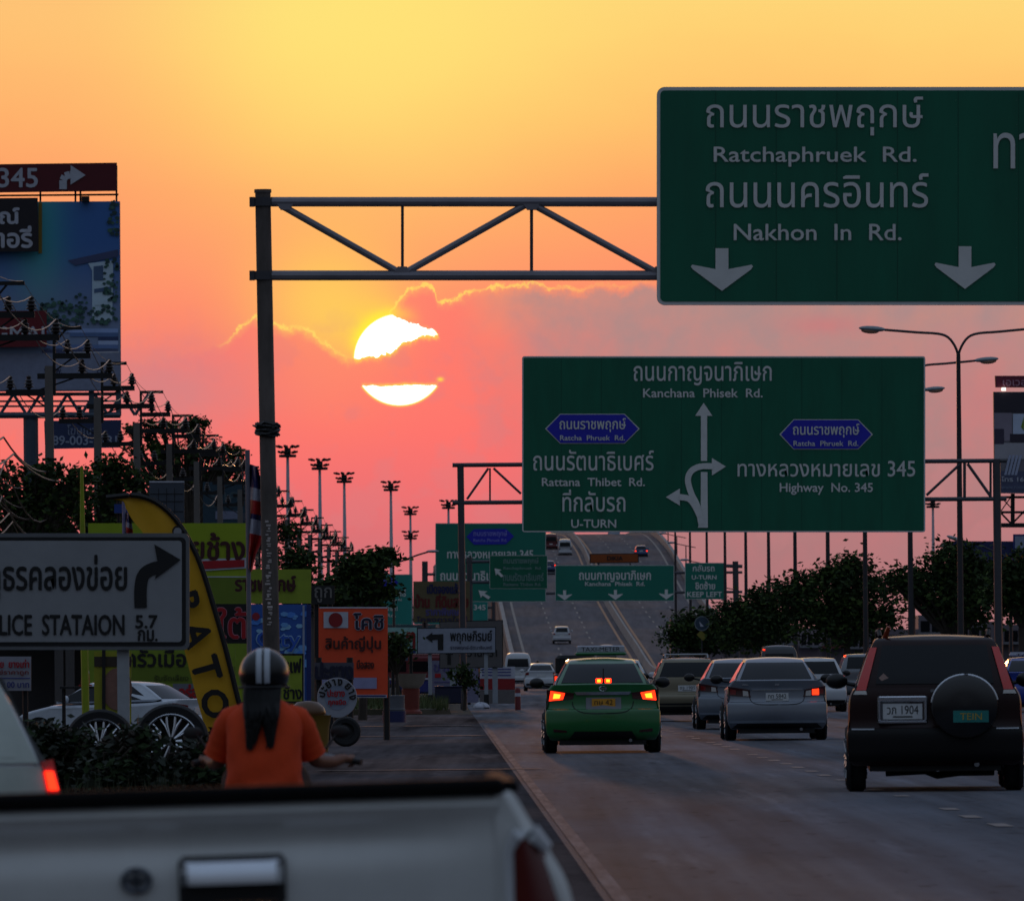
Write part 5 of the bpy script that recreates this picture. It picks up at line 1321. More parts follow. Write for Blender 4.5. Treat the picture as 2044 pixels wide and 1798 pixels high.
for k in range(9):
    xa = -190 + k * 54
    b.tube([at(xa, 786, D) + Vector((0, 0.3, 0)), at(xa + 27, 828, D) + Vector((0, 0.3, 0))], 0.08, M['c_truss_blue'], 6); b.tube([at(xa + 27, 828, D) + Vector((0, 0.3, 0)), at(xa + 54, 786, D) + Vector((0, 0.3, 0))], 0.08, M['c_truss_blue'], 6)
for x in (93, 182, 236): b.box(at(x - 5, 830, D) + Vector((0, 0.2, 0)), at(x + 5, 780, D) + Vector((0, 0.5, 0)), M['c_truss_blue'])
b.build('truss', root)
b = MB()
for x in (-140, 60): q = at(x, 828, D); b.tube([(q.x, D + 0.6, -0.6), (q.x, D + 0.6, q.z)], 0.35, C('truss_blue', (70, 84, 100)), 10)
b.build('column', root)
b = MB(); b.slab([(90, 896), (240, 893), (242, 838), (88, 840)], D - 0.2, 0.2, C('board_navy', (42, 56, 96)), iron)
T(b, 'โฆษณา', 134, 848, 190, 868, D - 0.2, C('pale_blue', (120, 130, 156)), bold=0.3); T(b, '089-003-1231', 92, 870, 233, 888, D - 0.2, C('pale_blue2', (150, 160, 184)), bold=0.5); b.build('phone_board', root)
# --- right billboard
D = 500
base = at(2070, YH, D); base.z = -0.1
root = thing('billboard', 'billboard cut by the right edge, printed with a room interior, red strip on top', 'billboard', base)
b = MB(); b.slab([(1985, 984), (2190, 986), (2190, 782), (1983, 782)], D, 0.5, C('print_room', (120, 116, 124), var=0.2, scale=0.4), iron)
def P(pts, m, o): b.flat(pts, D, m, o)
def Rr_(x0, y0, x1, y1, c, o): b.rect(x0, y0, x1, y1, D, pr('room_%d_%d' % (x0, y0), c), o)
Rr_(1984, 783, 2180, 824, (40, 36, 46), 0.02); Rr_(1984, 824, 2020, 880, (112, 104, 116), 0.02); Rr_(2022, 826, 2060, 866, (150, 160, 178), 0.03); Rr_(1985, 856, 2004, 886, (50, 44, 60), 0.04); Rr_(2016, 866, 2060, 882, (40, 34, 46), 0.04)
Rr_(1985, 884, 2180, 916, (130, 128, 134), 0.025); Rr_(1986, 940, 2180, 984, (62, 66, 88), 0.03); P([(2044, 830), (2044, 860), (2038, 852)], pr('plant', (90, 110, 30)), 0.05)
for k in range(4): P([(2004 + k * 7, 948), (2009 + k * 7, 948), (2019 + k * 7, 908), (2014 + k * 7, 908)], pr('leg', (130, 136, 156)), 0.05)
T(b, 'โทร 1689', 1999, 951, 2060, 961, D, whi, bold=0.3, off=0.08); T(b, 'www.room.co.th', 1999, 968, 2070, 976, D, M['c_pale_blue'], bold=0.1, off=0.08)
b.build('printed_panel', root)
b = MB(); b.slab([(1987, 773), (2190, 774), (2190, 750), (1986, 750)], D, 0.3, C('board_wine', (120, 40, 62)), iron); T(b, 'เอเวอรี่', 2002, 753, 2060, 770, D, C('pink_ink', (190, 140, 160)), bold=0.3, off=0.05); b.build('red_strip', root)
b = MB(); b.cbox(at(2003, 777, D) + Vector((0, -0.2, 0)), (0.22, 0.1, 0.16), pm('spot_lamp', (255, 250, 235), emit=(255, 248, 230), es=1.6)); b.build('spot_lamp', root)
b = MB()
for y in (992, 1022, 1046, 1050): b.tube([at(1995, y, D) + Vector((0, 0.3, 0)), at(2190, y, D) + Vector((0, 0.3, 0))], 0.07, iron, 6)
for k in range(4): xa = 1997 + k * 46; b.tube([at(xa, 1022, D) + Vector((0, 0.3, 0)), at(xa + 23, 1046, D) + Vector((0, 0.3, 0))], 0.05, iron, 5); b.tube([at(xa + 46, 1022, D) + Vector((0, 0.3, 0)), at(xa + 23, 1046, D) + Vector((0, 0.3, 0))], 0.05, iron, 5); b.tube([at(xa, 990, D) + Vector((0, 0.3, 0)), at(xa + 30, 1022, D) + Vector((0, 0.3, 0))], 0.03, iron, 5); b.tube([at(xa + 26, 985, D) + Vector((0, 0.3, 0)), at(xa, 1022, D) + Vector((0, 0.3, 0))], 0.03, iron, 5)
b.tube([at(2022, 985, D) + Vector((0, 0.3, 0)), at(2022, 1050, D) + Vector((0, 0.3, 0))], 0.12, iron, 6)
b.build('truss', root)
b = MB(); q = at(2080, 1050, D); b.tube([(q.x, D + 0.6, 0), (q.x, D + 0.6, q.z)], 0.4, iron, 10); b.build('column', root)
root, b = board('hoarding', 'dark blue hoarding with orange and yellow letters at the right edge behind trees', 'hoarding', (1900, 1080, 2140, 1160), 520, C('navy', (38, 44, 92)), post_m=iron)
D = 520; T(b, 'AYO', 1998, 1108, 2072, 1134, D, C('orange', (190, 110, 30)), bold=1.0, off=0.06); T(b, '36 หลัง', 1998, 1144, 2060, 1156, D, whi, bold=0.4, off=0.06); b.rect(2022, 1066, 2070, 1098, D - 0.3, C('navy2', (40, 52, 120)), 0); b.rect(2026, 1070, 2066, 1094, D - 0.3, C('pale_blue2', (150, 160, 184)), 0.03)
b.build('panel', root)

# --- lime coloured restaurant board group at the left
D = 246
root, b = board('shop_sign', 'tall lime green restaurant board with a red arrow and a black panel', 'shop sign', (176, 1044, 498, 1400), D, yel, -0.3, (0.05, 0.95))
T(b, 'ครัวปลายช้าง', 214, 1064, 488, 1117, D, brn, bold=1.6, off=0.04)
b.flat([(380, 1141), (492, 1134), (492, 1113), (392, 1116), (392, 1104), (376, 1128), (392, 1150)], D, whi, 0.03); b.flat([(384, 1137), (488, 1131), (488, 1117), (390, 1120), (389, 1112), (380, 1128), (389, 1144)], D, red, 0.045)
b.rect(176, 1152, 498, 1205, D, yel2, 0.02); b.rect(178, 1150, 497, 1152, D, whi, 0.025); b.rect(176, 1205, 500, 1284, D, blk, 0.03)
T(b, 'ใต้', 434, 1213, 491, 1274, D, C('pink_edge', (196, 130, 150)), bold=2.2, off=0.05); T(b, 'ใต้', 434, 1213, 491, 1274, D, red, bold=0.9, off=0.07)
b.rect(176, 1284, 500, 1372, D, C('lime_low', (128, 150, 34)), 0.03)
b.build('panel', root)
D = 242
root, b = board('shop_sign', 'lime green board with black Thai writing below the police sign', 'shop sign', (222, 1287, 470, 1364), D, C('lime_low', (128, 150, 34)), -0.3, (0.9,))
b.rect(222, 1330, 470, 1364, D, yel2, 0.01)
T(b, 'ครัวเมืองใต้', 252, 1293, 430, 1330, D, blk, bold=1.2, off=0.03); T(b, 'รับจัดเลี้ยง', 308, 1346, 376, 1358, D, C('olive_ink', (70, 80, 20)), bold=0.3, off=0.03); b.build('panel', root)
D = 238
root, b = board('shop_sign', 'white notice with a red letter under the lime board beside the yellow flag', 'shop sign', (345, 1364, 420, 1400), D, C('notice', (110, 112, 124)), -0.3, (0.5,))
T(b, 'อร่อย', 358, 1366, 408, 1392, D, red, bold=1.4, off=0.03); b.build('panel', root)
D = 194
root, b = board('shop_sign', 'lime green board with dark red Thai writing behind the weathered gantry post', 'shop sign', (497, 1136, 621, 1204), D, C('lime_soft', (142, 160, 40)), -0.2, (0.9,))
T(b, 'ราชพฤกษ์', 470, 1150, 590, 1187, D, brn, bold=1.5, off=0.04); b.build('panel', root)
D = 193
root, b = board('poster', 'blue sky printed poster on a board below the lime green board', 'poster', (500, 1206, 621, 1402), D, C('print_blue', (44, 92, 176), var=0.12, scale=0.7), -0.2, (0.1, 0.95))
rnd = random.Random(5)
for k in range(46):
    x_, y_ = rnd.uniform(506, 612), rnd.choice((rnd.uniform(1225, 1260), rnd.uniform(1285, 1330))); s_ = rnd.uniform(4, 11)
    b.flat([(x_ + s_ * math.cos(t + k), y_ + s_ * 0.6 * math.sin(t + k)) for t in (0, 1, 2, 3.1, 4.2, 5.3)], D, pr('cloud%d' % (k % 3), [(110, 150, 206), (84, 130, 196), (60, 108, 186)][k % 3]), 0.012 + 0.002 * (k % 9))
b.rect(612, 1206, 621, 1400, D, C('deep_blue', (24, 44, 110)), 0.03); b.rect(604, 1208, 608, 1398, D, C('pale_blue2', (150, 160, 184)), 0.03)
b.flat([(511 + 8 * math.cos(t), 1230 + 8 * math.sin(t)) for t in [k * 0.628 for k in range(10)]], D, C('dot_red', (150, 30, 50)), 0.04)
T(b, 'City', 512, 1258, 600, 1302, D, C('ice', (150, 190, 222)), bold=1.6, off=0.04); T(b, 'City', 513, 1260, 599, 1300, D, pr('deep', (30, 70, 150)), bold=0.3, off=0.07)
b.build('panel', root)
D = 165
root, b = board('shop_sign', 'small lime board with black frame and handwritten letters beside the rider', 'shop sign', (530, 1304, 606, 1402), D, blk, -0.1, (0.9,))
b.rect(534, 1308, 603, 1399, D, C('lime_soft', (142, 160, 40)), 0.015); T(b, 'กาแฟ', 548, 1314, 601, 1342, D, blk, bold=1.0, off=0.03); T(b, 'ช้าง', 566, 1366, 602, 1395, D, blk, bold=0.8, off=0.03); b.build('panel', root)
# --- orange second-hand goods banner
D = 182
root, b = board('banner', 'orange cloth banner with a white flag with red disc on it, on a frame', 'banner', (636, 1213, 774, 1392), D, C('orange_red', (236, 78, 36), var=0.08), -0.1, (0.02, 0.98), 0.03)
b.rect(638, 1211, 773, 1214, D, whi, 0.02)
b.rect(646, 1221, 695, 1253, D, whi, 0.02); b.flat([(670 + 14 * math.cos(t), 1237 + 14.5 * math.sin(t)) for t in [k * 0.2618 for k in range(24)]], D, C('disc_red', (140, 20, 26)), 0.035)
T(b, 'โคชิ', 706, 1224, 765, 1256, D, whi, bold=2.2, off=0.03); T(b, 'โคชิ', 706, 1224, 765, 1256, D, C('ink_navy2', (20, 22, 52)), bold=0.8, off=0.05)
ob = C('rust_ink', (74, 26, 18))
T(b, 'สินค้าญี่ปุ่น', 650, 1270, 760, 1302, D, ob, bold=0.9, off=0.03); T(b, 'เก่า  มือสอง', 690, 1316, 746, 1334, D, ob, bold=0.7, off=0.03)
b.rect(636, 1386, 772, 1392, D, whi, 0.02); b.rect(640, 1387, 770, 1390, D, C('deep_blue', (24, 44, 110)), 0.03); b.rect(636, 1352, 752, 1374, D, C('tape', (150, 150, 190)), 0.02)
b.build('cloth', root)
D = 178
root, b = board('shop_sign', 'small grey board with large dark blue letters in front of the orange banner', 'shop sign', (628, 1322, 706, 1356), D, C('slate', (74, 74, 88)), -0.1, (0.1, 0.9)); T(b, 'ปะยาง', 630, 1322, 704, 1355, D, C('ink_navy2', (20, 22, 52)), bold=1.8, off=0.03); b.build('panel', root)
# --- round tyre-repair sign
D = 174; c = at(673, 1392, D)
root = thing('tyre_sign', 'white painted tyre used as a repair sign with black and red letters', 'shop sign', (c.x, D, 0.0))
b = MB(); r0 = 40 * D / F
b.lathe([(r0 * 0.99, -0.06), (r0, 0.0), (r0 * 0.99, 0.08), (r0 * 0.8, 0.10), (0.01, 0.10)], (c.x, D, c.z), C('tyre_white', (150, 154, 166)), 'Y', 40); b.lathe([(r0 * 0.99, -0.06), (0.01, -0.06)], (c.x, D, c.z), C('tyre_white', (150, 154, 166)), 'Y', 40)
b.lathe([(r0 * 0.62, -0.066), (0.01, -0.066)], (c.x, D, c.z), C('tyre_blue', (126, 136, 156)), 'Y', 30)
for k, ch in enumerate(['ป', 'ะ', 'ย', 'า', 'ง', 'ย', 'า', 'ง']):
    a = R(168 - k * 22 - (12 if k > 4 else 0)); x_, y_ = 673 + 31 * math.cos(a), 1392 - 31 * math.sin(a)
    wd = 2.6 if ch in 'ะา' else 4.4
    b.text(ch, (x_ - wd, y_ - 6, x_ + wd, y_ + 6), D, blk, 0.075, 0.9, 0, math.pi / 2 - a)
T(b, 'ปะยาง', 654, 1376, 688, 1390, D, red, bold=0.6, off=0.08); T(b, 'ทุกชนิด', 656, 1396, 690, 1409, D, red, bold=0.6, off=0.08); b.build('board', root)
for x in (656, 690):
    b = MB(); q = at(x, 1424, D); b.tube([(q.x, D + 0.05, 0), (q.x, D + 0.03, q.z)], 0.03, iron, 6); b.build('leg', root)
D = 168; c = at(690, 1447, D)
root = thing('stacked_tyre', 'black tyre propped in front of the white repair tyre', 'tyre', (c.x, D, 0))
b = MB(); b.lathe([(0.15, -0.09), (0.22, -0.10), (0.25, -0.07), (0.26, 0), (0.25, 0.07), (0.22, 0.10), (0.15, 0.09), (0.14, 0), (0.15, -0.09)], (c.x, D, 0.26), M['tyre'], 'Y', 30); b.build('rubber', root)
b = MB(); b.lathe([(0.15, 0.02), (0.05, 0.03), (0.001, 0.03)], (c.x, D, 0.26), M['black_plastic'], 'Y', 20); b.build('hub', root)
# yellow drum and bowl behind the rider
D = 150; c = at(622, 1450, D)
root = thing('yellow_tub', 'mustard yellow tub with a brown bowl on top, right of the rider', 'tub', (c.x, D, 0))
b = MB(); b.lathe([(0.24, 0), (0.25, 0.1), (0.27, 0.45), (0.30, 0.62), (0.31, 0.63), (0.28, 0.62)], (c.x, D, 0), C('mustard', (120, 92, 20)), 'Z', 24); b.build('tub', root)
root = thing('brown_bowl', 'brown bowl upside down on the mustard yellow tub', 'bowl', (c.x - 0.06, D, 0.63))
b = MB(); b.lathe([(0.27, 0.0), (0.28, 0.04), (0.25, 0.12), (0.16, 0.20), (0.02, 0.22)], (c.x - 0.06, D, 0.63), C('bowl', (92, 58, 22), rough=0.3), 'Z', 24); b.build('bowl', root)
# --- teardrop flag
D = 125
base = at(428, YH, D); base.z = 0
root = thing('feather_flag', 'tall yellow teardrop flag with a black edge and black lettering, behind the police sign', 'flag', base)
edge = [(487, 1500), (486, 1440), (474, 1390), (452, 1300), (431, 1225), (405, 1140), (384, 1090), (352, 1038), (318, 1006), (288, 992), (262, 988), (240, 990), (212, 993)]
inner = [(414, 1512), (414, 1470), (400, 1420), (384, 1360), (366, 1290), (350, 1230), (330, 1170), (310, 1110), (287, 1066), (266, 1040), (252, 1016), (244, 1000), (212, 996)]
E1 = cat(edge, 4); I1 = cat(inner, 4); n = len(E1)
b = MB()
def ripple(i, t): return 0.02 * math.sin(i * 0.35 + t * 3.0) * (t * (1 - t) * 3 + 0.1)
def fpt(i, t): 
    p = E1[i] * (1 - t) + I1[i] * t; return at(p[0], p[1], D) + Vector((0, ripple(i, t), 0))
vs = [fpt(i, t / 6) for i in range(n) for t in range(7)]
fy = C('flag_yellow', (222, 166, 16), var=0.08)
fs = [(i * 7 + k, i * 7 + k + 1, (i + 1) * 7 + k + 1, (i + 1) * 7 + k) for i in range(n - 1) for k in range(6)]
b.add(vs, fs, fy, True)
bc = b
b = MB(); b.tube([at(p[0], p[1], D) + Vector((0, -0.02, 0)) for p in E1], 0.038, blk, 6); b.tube([(at(487, 1500, D).x, D, 0.0), at(487, 1500, D)], 0.03, blk, 6); b.build('pole_sleeve', root)
b = bc
for ch, x0_, y0_, w_, h_, a in (('O', 456, 1404, 30, 38, -0.0), ):
    pass
for ch, cx, cy, w_, h_ in (('R', 448, 1472, 50, 40), ('O', 430, 1404, 50, 54), ('T', 412, 1334, 52, 46), ('A', 394, 1266, 52, 48), ('R', 376, 1204, 44, 40)):
    vs, f_ = glyphs(ch); mn, mx = vs.min(0), vs.max(0); a = math.pi / 2 - 0.28
    out = []
    for v in vs:
        lx = ((v[0] - mn[0]) / (mx[0] - mn[0]) - 0.5) * h_; ly = -((v[1] - mn[1]) / (mx[1] - mn[1]) - 0.5) * w_
        out.append(at(cx + lx * math.cos(a) - ly * math.sin(a), cy + lx * math.sin(a) + ly * math.cos(a), D) - Vector((0, 0.10, 0)))
    for k, o in enumerate(((0, 0), (0.018, 0), (-0.018, 0), (0, 0.014), (0, -0.014))): b.add([p + Vector((o[0], -0.001 * k, o[1])) for p in out], f_, blk)
b.flat([(355 + 11 * math.cos(t), 1060 + 11 * math.sin(t)) for t in [k * 0.3142 for k in range(20)]], D, blk, 0.09); b.flat([(355 + 8 * math.cos(t), 1061 + 8 * math.sin(t)) for t in [k * 0.3142 for k in range(20)]], D, C('emblem', (150, 150, 156)), 0.10)
b.build('cloth', root)
# --- national flags on poles
def thaiflag(x, y0, y1, D, label, pole_top, w, pm_):
    base = at(x, YH, D); base.z = -0.3
    root = thing('flag_pole', label, 'flag', base)
    b = MB(); q = at(x, pole_top, D); b.tube([(q.x, D, -0.3), (q.x, D, q.z)], 0.045, pm_, 8); b.build('pole', root)
    b = MB(); cs = [C('flag_blue', (34, 34, 84)), C('flag_white', (164, 164, 178)), C('flag_red', (168, 30, 30)), C('flag_blue', (34, 34, 84)), C('flag_white', (164, 164, 178)), C('flag_red', (168, 30, 30))]
    hs = [0, 0.22, 0.34, 0.47, 0.52, 0.66, 1.0]
    for k in range(6):
        def fn(s, t, k=k):
            v = hs[k] + (hs[k + 1] - hs[k]) * t; y = y0 + (y1 - y0) * v
            ww = w * (0.55 + 0.5 * math.sin(math.pi * min(v * 1.15, 1)) ) * (1 - 0.6 * max(0, v - 0.75) / 0.25)
            return at(x + 2 + ww * s, y + 6 * s, D) + Vector((0, 0.14 * math.sin(s * 9 + v * 4), 0))
        b.grid(fn, 10, 4, cs[k])
    b.build('cloth', root)
thaiflag(494, 925, 1135, 184, 'drooping red white and blue flag on a pale pole beside the weathered gantry post', 898, 32, C('pole_grey', (112, 110, 122)))
thaiflag(247, 1020, 1110, 240, 'small drooping red white and blue flag behind the yellow pillar', 1000, 16, C('pole_lilac', (120, 116, 150)))
q = at(168, YH, 185)
root = thing('yellow_pillar', 'slim yellow green pillar left of the restaurant board', 'pillar', (q.x, 185, -0.3))
b = MB(); t_ = at(163, 932, 185); b.tube([(q.x + 0.03, 185, -0.3), (q.x, 185, 2.6), (t_.x, 185, t_.z)], [0.07, 0.075, 0.03], C('lime_deep2', (140, 156, 20)), 8); b.build('shaft', root)
# --- boards behind the poles
root, b = board('notice_board', 'grey blue framed board with a grid behind the yellow flag top', 'notice board', (298, 962, 368, 1042), 300, C('board_grey', (66, 74, 86)), -0.5, (0.1, 0.9))
D = 300
for y in (985, 1000, 1020): b.rect(300, y, 366, y + 1.5, D, iron, 0.02)
for x in (316, 332, 348): b.rect(x, 974, x + 1.2, 1040, D, iron, 0.025)
b.rect(298, 960, 368, 963, D, whi, 0.03); b.build('panel', root)
root, b = board('hoarding', 'dark teal hoarding with pale Thai writing under the left tree', 'hoarding', (405, 962, 530, 1045), 600, C('teal_dark', (34, 62, 78)), -0.5, (0.1, 0.9))
D = 600; T(b, 'ราคาดี', 420, 975, 518, 1000, D, C('pale_teal', (64, 86, 94)), bold=0.4); b.rect(414, 1008, 470, 1012, D, C('pale_teal', (100, 130, 140)), 0.03); b.rect(430, 1020, 480, 1036, D, C('board_grey2', (120, 126, 150)), 0.03); b.rect(480, 1024, 525, 1040, D, C('board_grey', (66, 74, 86)), 0.04); b.build('panel', root)
root, b = board('blue_awning', 'bright blue awning edge showing between the poles under the left tree', 'awning', (228, 1006, 310, 1024), 330, C('awning', (30, 62, 140)), -0.5, (0.1, 0.9)); b.build('panel', root)
root, b = board('hoarding', 'tan hoarding with blue, red and violet Thai lines behind the second gantry post', 'hoarding', (825, 1160, 938, 1242), 480, C('tan', (104, 92, 62)), -0.4, (0.2, 0.8))
D = 480
T(b, 'เปิดจองแล้ว', 853, 1164, 920, 1184, D, C('ink_navy3', (26, 30, 80)), bold=0.9); T(b, 'บ้าน  ที่ดินสวย', 829, 1186, 934, 1212, D, C('rust_red', (104, 24, 20)), bold=1.2); T(b, 'ราคาพิเศษ', 850, 1214, 916, 1228, D, C('violet', (84, 76, 130)), bold=0.8); T(b, 'โครงการใหม่', 832, 1230, 932, 1241, D, C('violet_dark', (56, 48, 76)), bold=0.5); b.build('panel', root)
root, b = board('shop_sign', 'pale green board with large red letter beside the orange banner', 'shop sign', (772, 1252, 832, 1304), 310, C('mint', (150, 196, 190)), -0.3, (0.2, 0.8))
D = 310; T(b, 'ละๆ', 776, 1262, 828, 1294, D, C('rust_red2', (140, 20, 24)), bold=1.3); b.rect(772, 1280, 814, 1318, D, C('teal_grey', (70, 96, 120)), 0.02); b.rect(818, 1298, 830, 1303, D, C('deep_blue', (24, 44, 110)), 0.02); b.build('panel', root)
root, b = board('shop_sign', 'dark board with pale Thai letters under the bush left of the small tree', 'shop sign', (622, 1168, 668, 1206), 215, C('soot', (28, 28, 28)), -0.2, (0.2, 0.8)); T(b, 'ถูก', 628, 1172, 662, 1202, 215, C('ash', (120, 116, 112)), bold=0.4); b.build('panel', root)
root, b = board('notice', 'white notice with red Thai lines at the left edge under the police sign', 'notice', (-60, 1310, 62, 1378), 205, C('notice_white', (150, 150, 162)), -0.5, (0.1, 0.9))
D = 205; T(b, 'รับซื้อ  ขาย  ยางเก่า', -56, 1316, 58, 1332, D, red, bold=0.6); T(b, 'ล้อแม็กซ์ราคาถูก', -50, 1336, 57, 1348, D, C('brick_ink', (130, 50, 50)), bold=0.4); T(b, 'โทร 089 00 บาท', -40, 1358, 58, 1372, D, C('blue_ink', (60, 66, 130)), bold=0.4); b.rect(-58, 1352, 60, 1354, D, C('blue_ink', (60, 66, 130)), 0.02); b.build('panel', root)
D = 150
root, b = board('shop_sign', 'narrow yellow board with a round pinkish picture behind the police sign post', 'shop sign', (188, 1300, 262, 1445), D, C('yellow_board', (150, 150, 30)), -0.1, (0.25,), 0.06)
b.rect(188, 1310, 262, 1330, D, C('brown_strip', (52, 40, 28)), 0.02); b.flat([(234 + 30 * math.cos(t), 1375 + 42 * math.sin(t)) for t in [k * 0.2618 for k in range(24)]], D, C('picture', (130, 92, 80), var=0.4, scale=3), 0.02); b.rect(240, 1350, 252, 1370, D, C('brown_red', (110, 30, 26)), 0.03); b.rect(204, 1296, 211, 1450, D, blk, 0.06); b.rect(196, 1432, 244, 1444, D, C('brown_strip', (52, 40, 28)), 0.02); b.build('panel', root)
# --- wheels for sale
for k, (x, y, r_, lab) in enumerate(((342, 1479, 0.335, 'chrome spoked alloy wheel standing under the yellow flag'), (200, 1487, 0.33, 'dark tyre with chrome spokes half hidden in the bushes left of sign post'))):
    D = 105 if k == 0 else 108; c = at(x, y, D)
    root = thing('display_wheel', lab, 'wheel', (c.x, D, 0), 'wheels displayed for sale')
    b = MB(); b.lathe([(r_ * 0.86, -0.10), (r_ * 1.12, -0.11), (r_ * 1.2, -0.06), (r_ * 1.2, 0.08), (r_ * 1.1, 0.12), (r_ * 0.86, 0.1)], (c.x, D, c.z), M['tyre'], 'Y', 40); b.build('tyre', root)
    b = MB(); b.lathe([(r_ * 0.90, -0.11), (r_ * 0.86, -0.125), (r_ * 0.80, -0.10), (r_ * 0.78, 0.02), (0.01, 0.06)], (c.x, D, c.z), M['chrome'], 'Y', 40); 
    for s in range(10):
        a = 2 * math.pi * s / 10
        for da in (-0.10, 0.10):
            b.tube([(c.x + 0.05 * math.cos(a), D - 0.10, c.z + 0.05 * math.sin(a)), (c.x + 0.5 * r_ * math.cos(a + da * 0.6), D - 0.095, c.z + 0.5 * r_ * math.sin(a + da * 0.6)), (c.x + 0.80 * r_ * math.cos(a + da * 1.4), D - 0.085, c.z + 0.80 * r_ * math.sin(a + da * 1.4))], [0.014, 0.017, 0.011], M['chrome'], 6)
    b.lathe([(0.05, -0.10), (0.045, -0.13), (0.001, -0.132)], (c.x, D, c.z), M['alloy'], 'Y', 16)
    b.lathe([(r_ * 0.77, -0.02), (0.01, 0.0)], (c.x, D, c.z), M['black_plastic'], 'Y', 30)
    b.build('rim', root)
    b = MB(); b.box((c.x - 0.25, D - 0.06, -0.02), (c.x + 0.25, D + 0.08, c.z - r_ * 1.2), C('stand', (30, 30, 28))); b.build('stand', root)
# parked silver car, side on
root, fL, fG = car('parked_car', 'white saloon parked side on behind the wheels and the police sign', 'car', at(404, YH, 216).x, 216, 'sedan', pm('paint_pearl', (196, 204, 214), rough=0.25, coat=0.8), rotz=R(63), z=-0.38,
    lamps=[('tail_lamp', [(-0.86, 0.80), (-0.46, 0.80), (-0.44, 0.93), (-0.86, 0.985)], M['lamp_red'], 0.012)])
b = MB(); b.cbox((-0.89, 0.25, 0.90), (0.03, 0.36, 0.11), M['lamp_red'], bev=0.012); b.build('tail_lamp', root)
for yy in (1.55, 2.45): b = MB(); b.cbox((-0.905, yy, 0.86), (0.03, 0.16, 0.03), M['chrome'], bev=0.008); b.build('door_handle', root)
# traffic cone
q = at(170, YH, 200)
root = thing('traffic_cone', 'red traffic cone with a pale band under the police sign', 'traffic cone', (q.x, 200, at(170, 1366, 200).z))
zc = root.location.z; hc = at(170, 1312, 200).z - zc
b = MB(); b.lathe([(0.09, 0.0), (0.08, hc * 0.45), (0.03, hc), (0.001, hc)], (q.x, 200, zc), C('cone_red', (160, 40, 26)), 'Z', 16); b.box((q.x - 0.13, 199.87, zc - 0.03), (q.x + 0.13, 200.13, zc), C('cone_red', (160, 40, 26))); b.build('cone', root)
b = MB(); b.lathe([(0.083, hc * 0.42), (0.072, hc * 0.55)], (q.x, 200, zc), whi, 'Z', 16); b.build('band', root)
root = thing('table', 'low dark table carrying the red traffic cone', 'table', (q.x, 200, -0.55)); b = MB(); b.box((q.x - 0.5, 199.6, zc - 0.08), (q.x + 0.5, 200.4, zc - 0.035), iron); b.build('top', root)
for sx in (-0.44, 0.44):
    for sy in (-0.34, 0.34): b = MB(); b.tube([(q.x + sx, 200 + sy, -0.57), (q.x + sx, 200 + sy, zc - 0.08)], 0.025, iron, 6); b.build('leg', root)
# open shop shed behind the left boards
root = thing('shop_shed', 'dim open-fronted shop shed with grey pillars behind the parked car', 'building', (at(120, YH, 290).x, 290, -0.6))
xa, xb = at(-60, YH, 290).x, at(640, YH, 290).x
b = MB(); b.box((xa, 296, -0.6), (xb, 296.3, 3.0), C('shed_wall', (66, 64, 66), var=0.3, scale=0.5)); b.build('wall', root)
b = MB(); b.box((xa - 0.3, 289.2, 3.0), (xb + 0.3, 296.5, 3.2), C('shed_roof', (60, 58, 60))); b.build('roof', root)
for x in (118, 140, 300, 470, 620):
    b = MB(); q = at(x, YH, 289.6); b.box((q.x - 0.13, 289.5, -0.6), (q.x + 0.13, 289.8, 3.0), C('pillar_grey', (84, 80, 80))); b.build('pillar', root)
# --- things on the verge between the banner and the taxi
D = 262; c = at(820, 1390, D)
root = thing('fountain_planter', 'wide pale bowl on a terracotta pedestal right of the orange banner', 'planter', (c.x, D, 0.1))
b = MB(); z1 = at(820, 1366, D).z; z2 = at(820, 1344, D).z
b.lathe([(0.22, z1 - 0.1), (0.34, z1 + 0.02), (0.42, z2 - 0.02), (0.44, z2), (0.40, z2 - 0.01), (0.05, z2 - 0.08)], (c.x, D, 0), C('bowl_pale', (150, 142, 128)), 'Z', 28); b.build('bowl', root)
b = MB(); b.lathe([(0.30, 0.1), (0.29, 0.16), (0.22, 0.22), (0.24, z1 - 0.12), (0.20, z1 - 0.09)], (c.x, D, 0), C('terracotta', (116, 44, 32)), 'Z', 24); b.build('pedestal', root)
# red and blue minibus, side on
D = 420; xa, xb = at(742, YH, D).x, at(992, YH, D).x; zb = -0.1
root = thing('minibus', 'parked maroon and blue minibus behind the pale boards on the verge', 'minibus', ((xa + xb) / 2, D, zb))
b = MB(); L_ = xb - xa
b.cbox(((xa + xb) / 2, D + 0.9, 1.28), (L_, 1.8, 1.15), C('bus_maroon', (104, 26, 32)), bev=0.14); b.cbox(((xa + xb) / 2, D + 0.9, 0.50), (L_ * 0.995, 1.78, 0.62), C('bus_blue', (40, 46, 118)), bev=0.08); b.build('body', root)
b = MB(); b.cbox(((xa + xb) / 2, D - 0.012, 0.83), (L_ * 0.97, 0.03, 0.07), whi); b.cbox(((xa + xb) / 2, D + 0.9, 1.865), (L_ * 0.96, 1.6, 0.06), C('bus_roof', (170, 120, 120)), bev=0.02); b.build('trim_stripe', root)
for k in range(4):
    b = MB(); xx = xa + 0.5 + k * (L_ - 0.8) / 4; b.cbox((xx + 0.5, D - 0.008, 1.36), ((L_ - 1.2) / 4 - 0.1, 0.03, 0.44), M['glass']); b.build('window', root)
b = MB(); b.cbox((xb - 0.55, D - 0.014, 1.35), (0.7, 0.03, 0.5), C('bus_orange', (176, 92, 30))); b.build('end_panel', root)
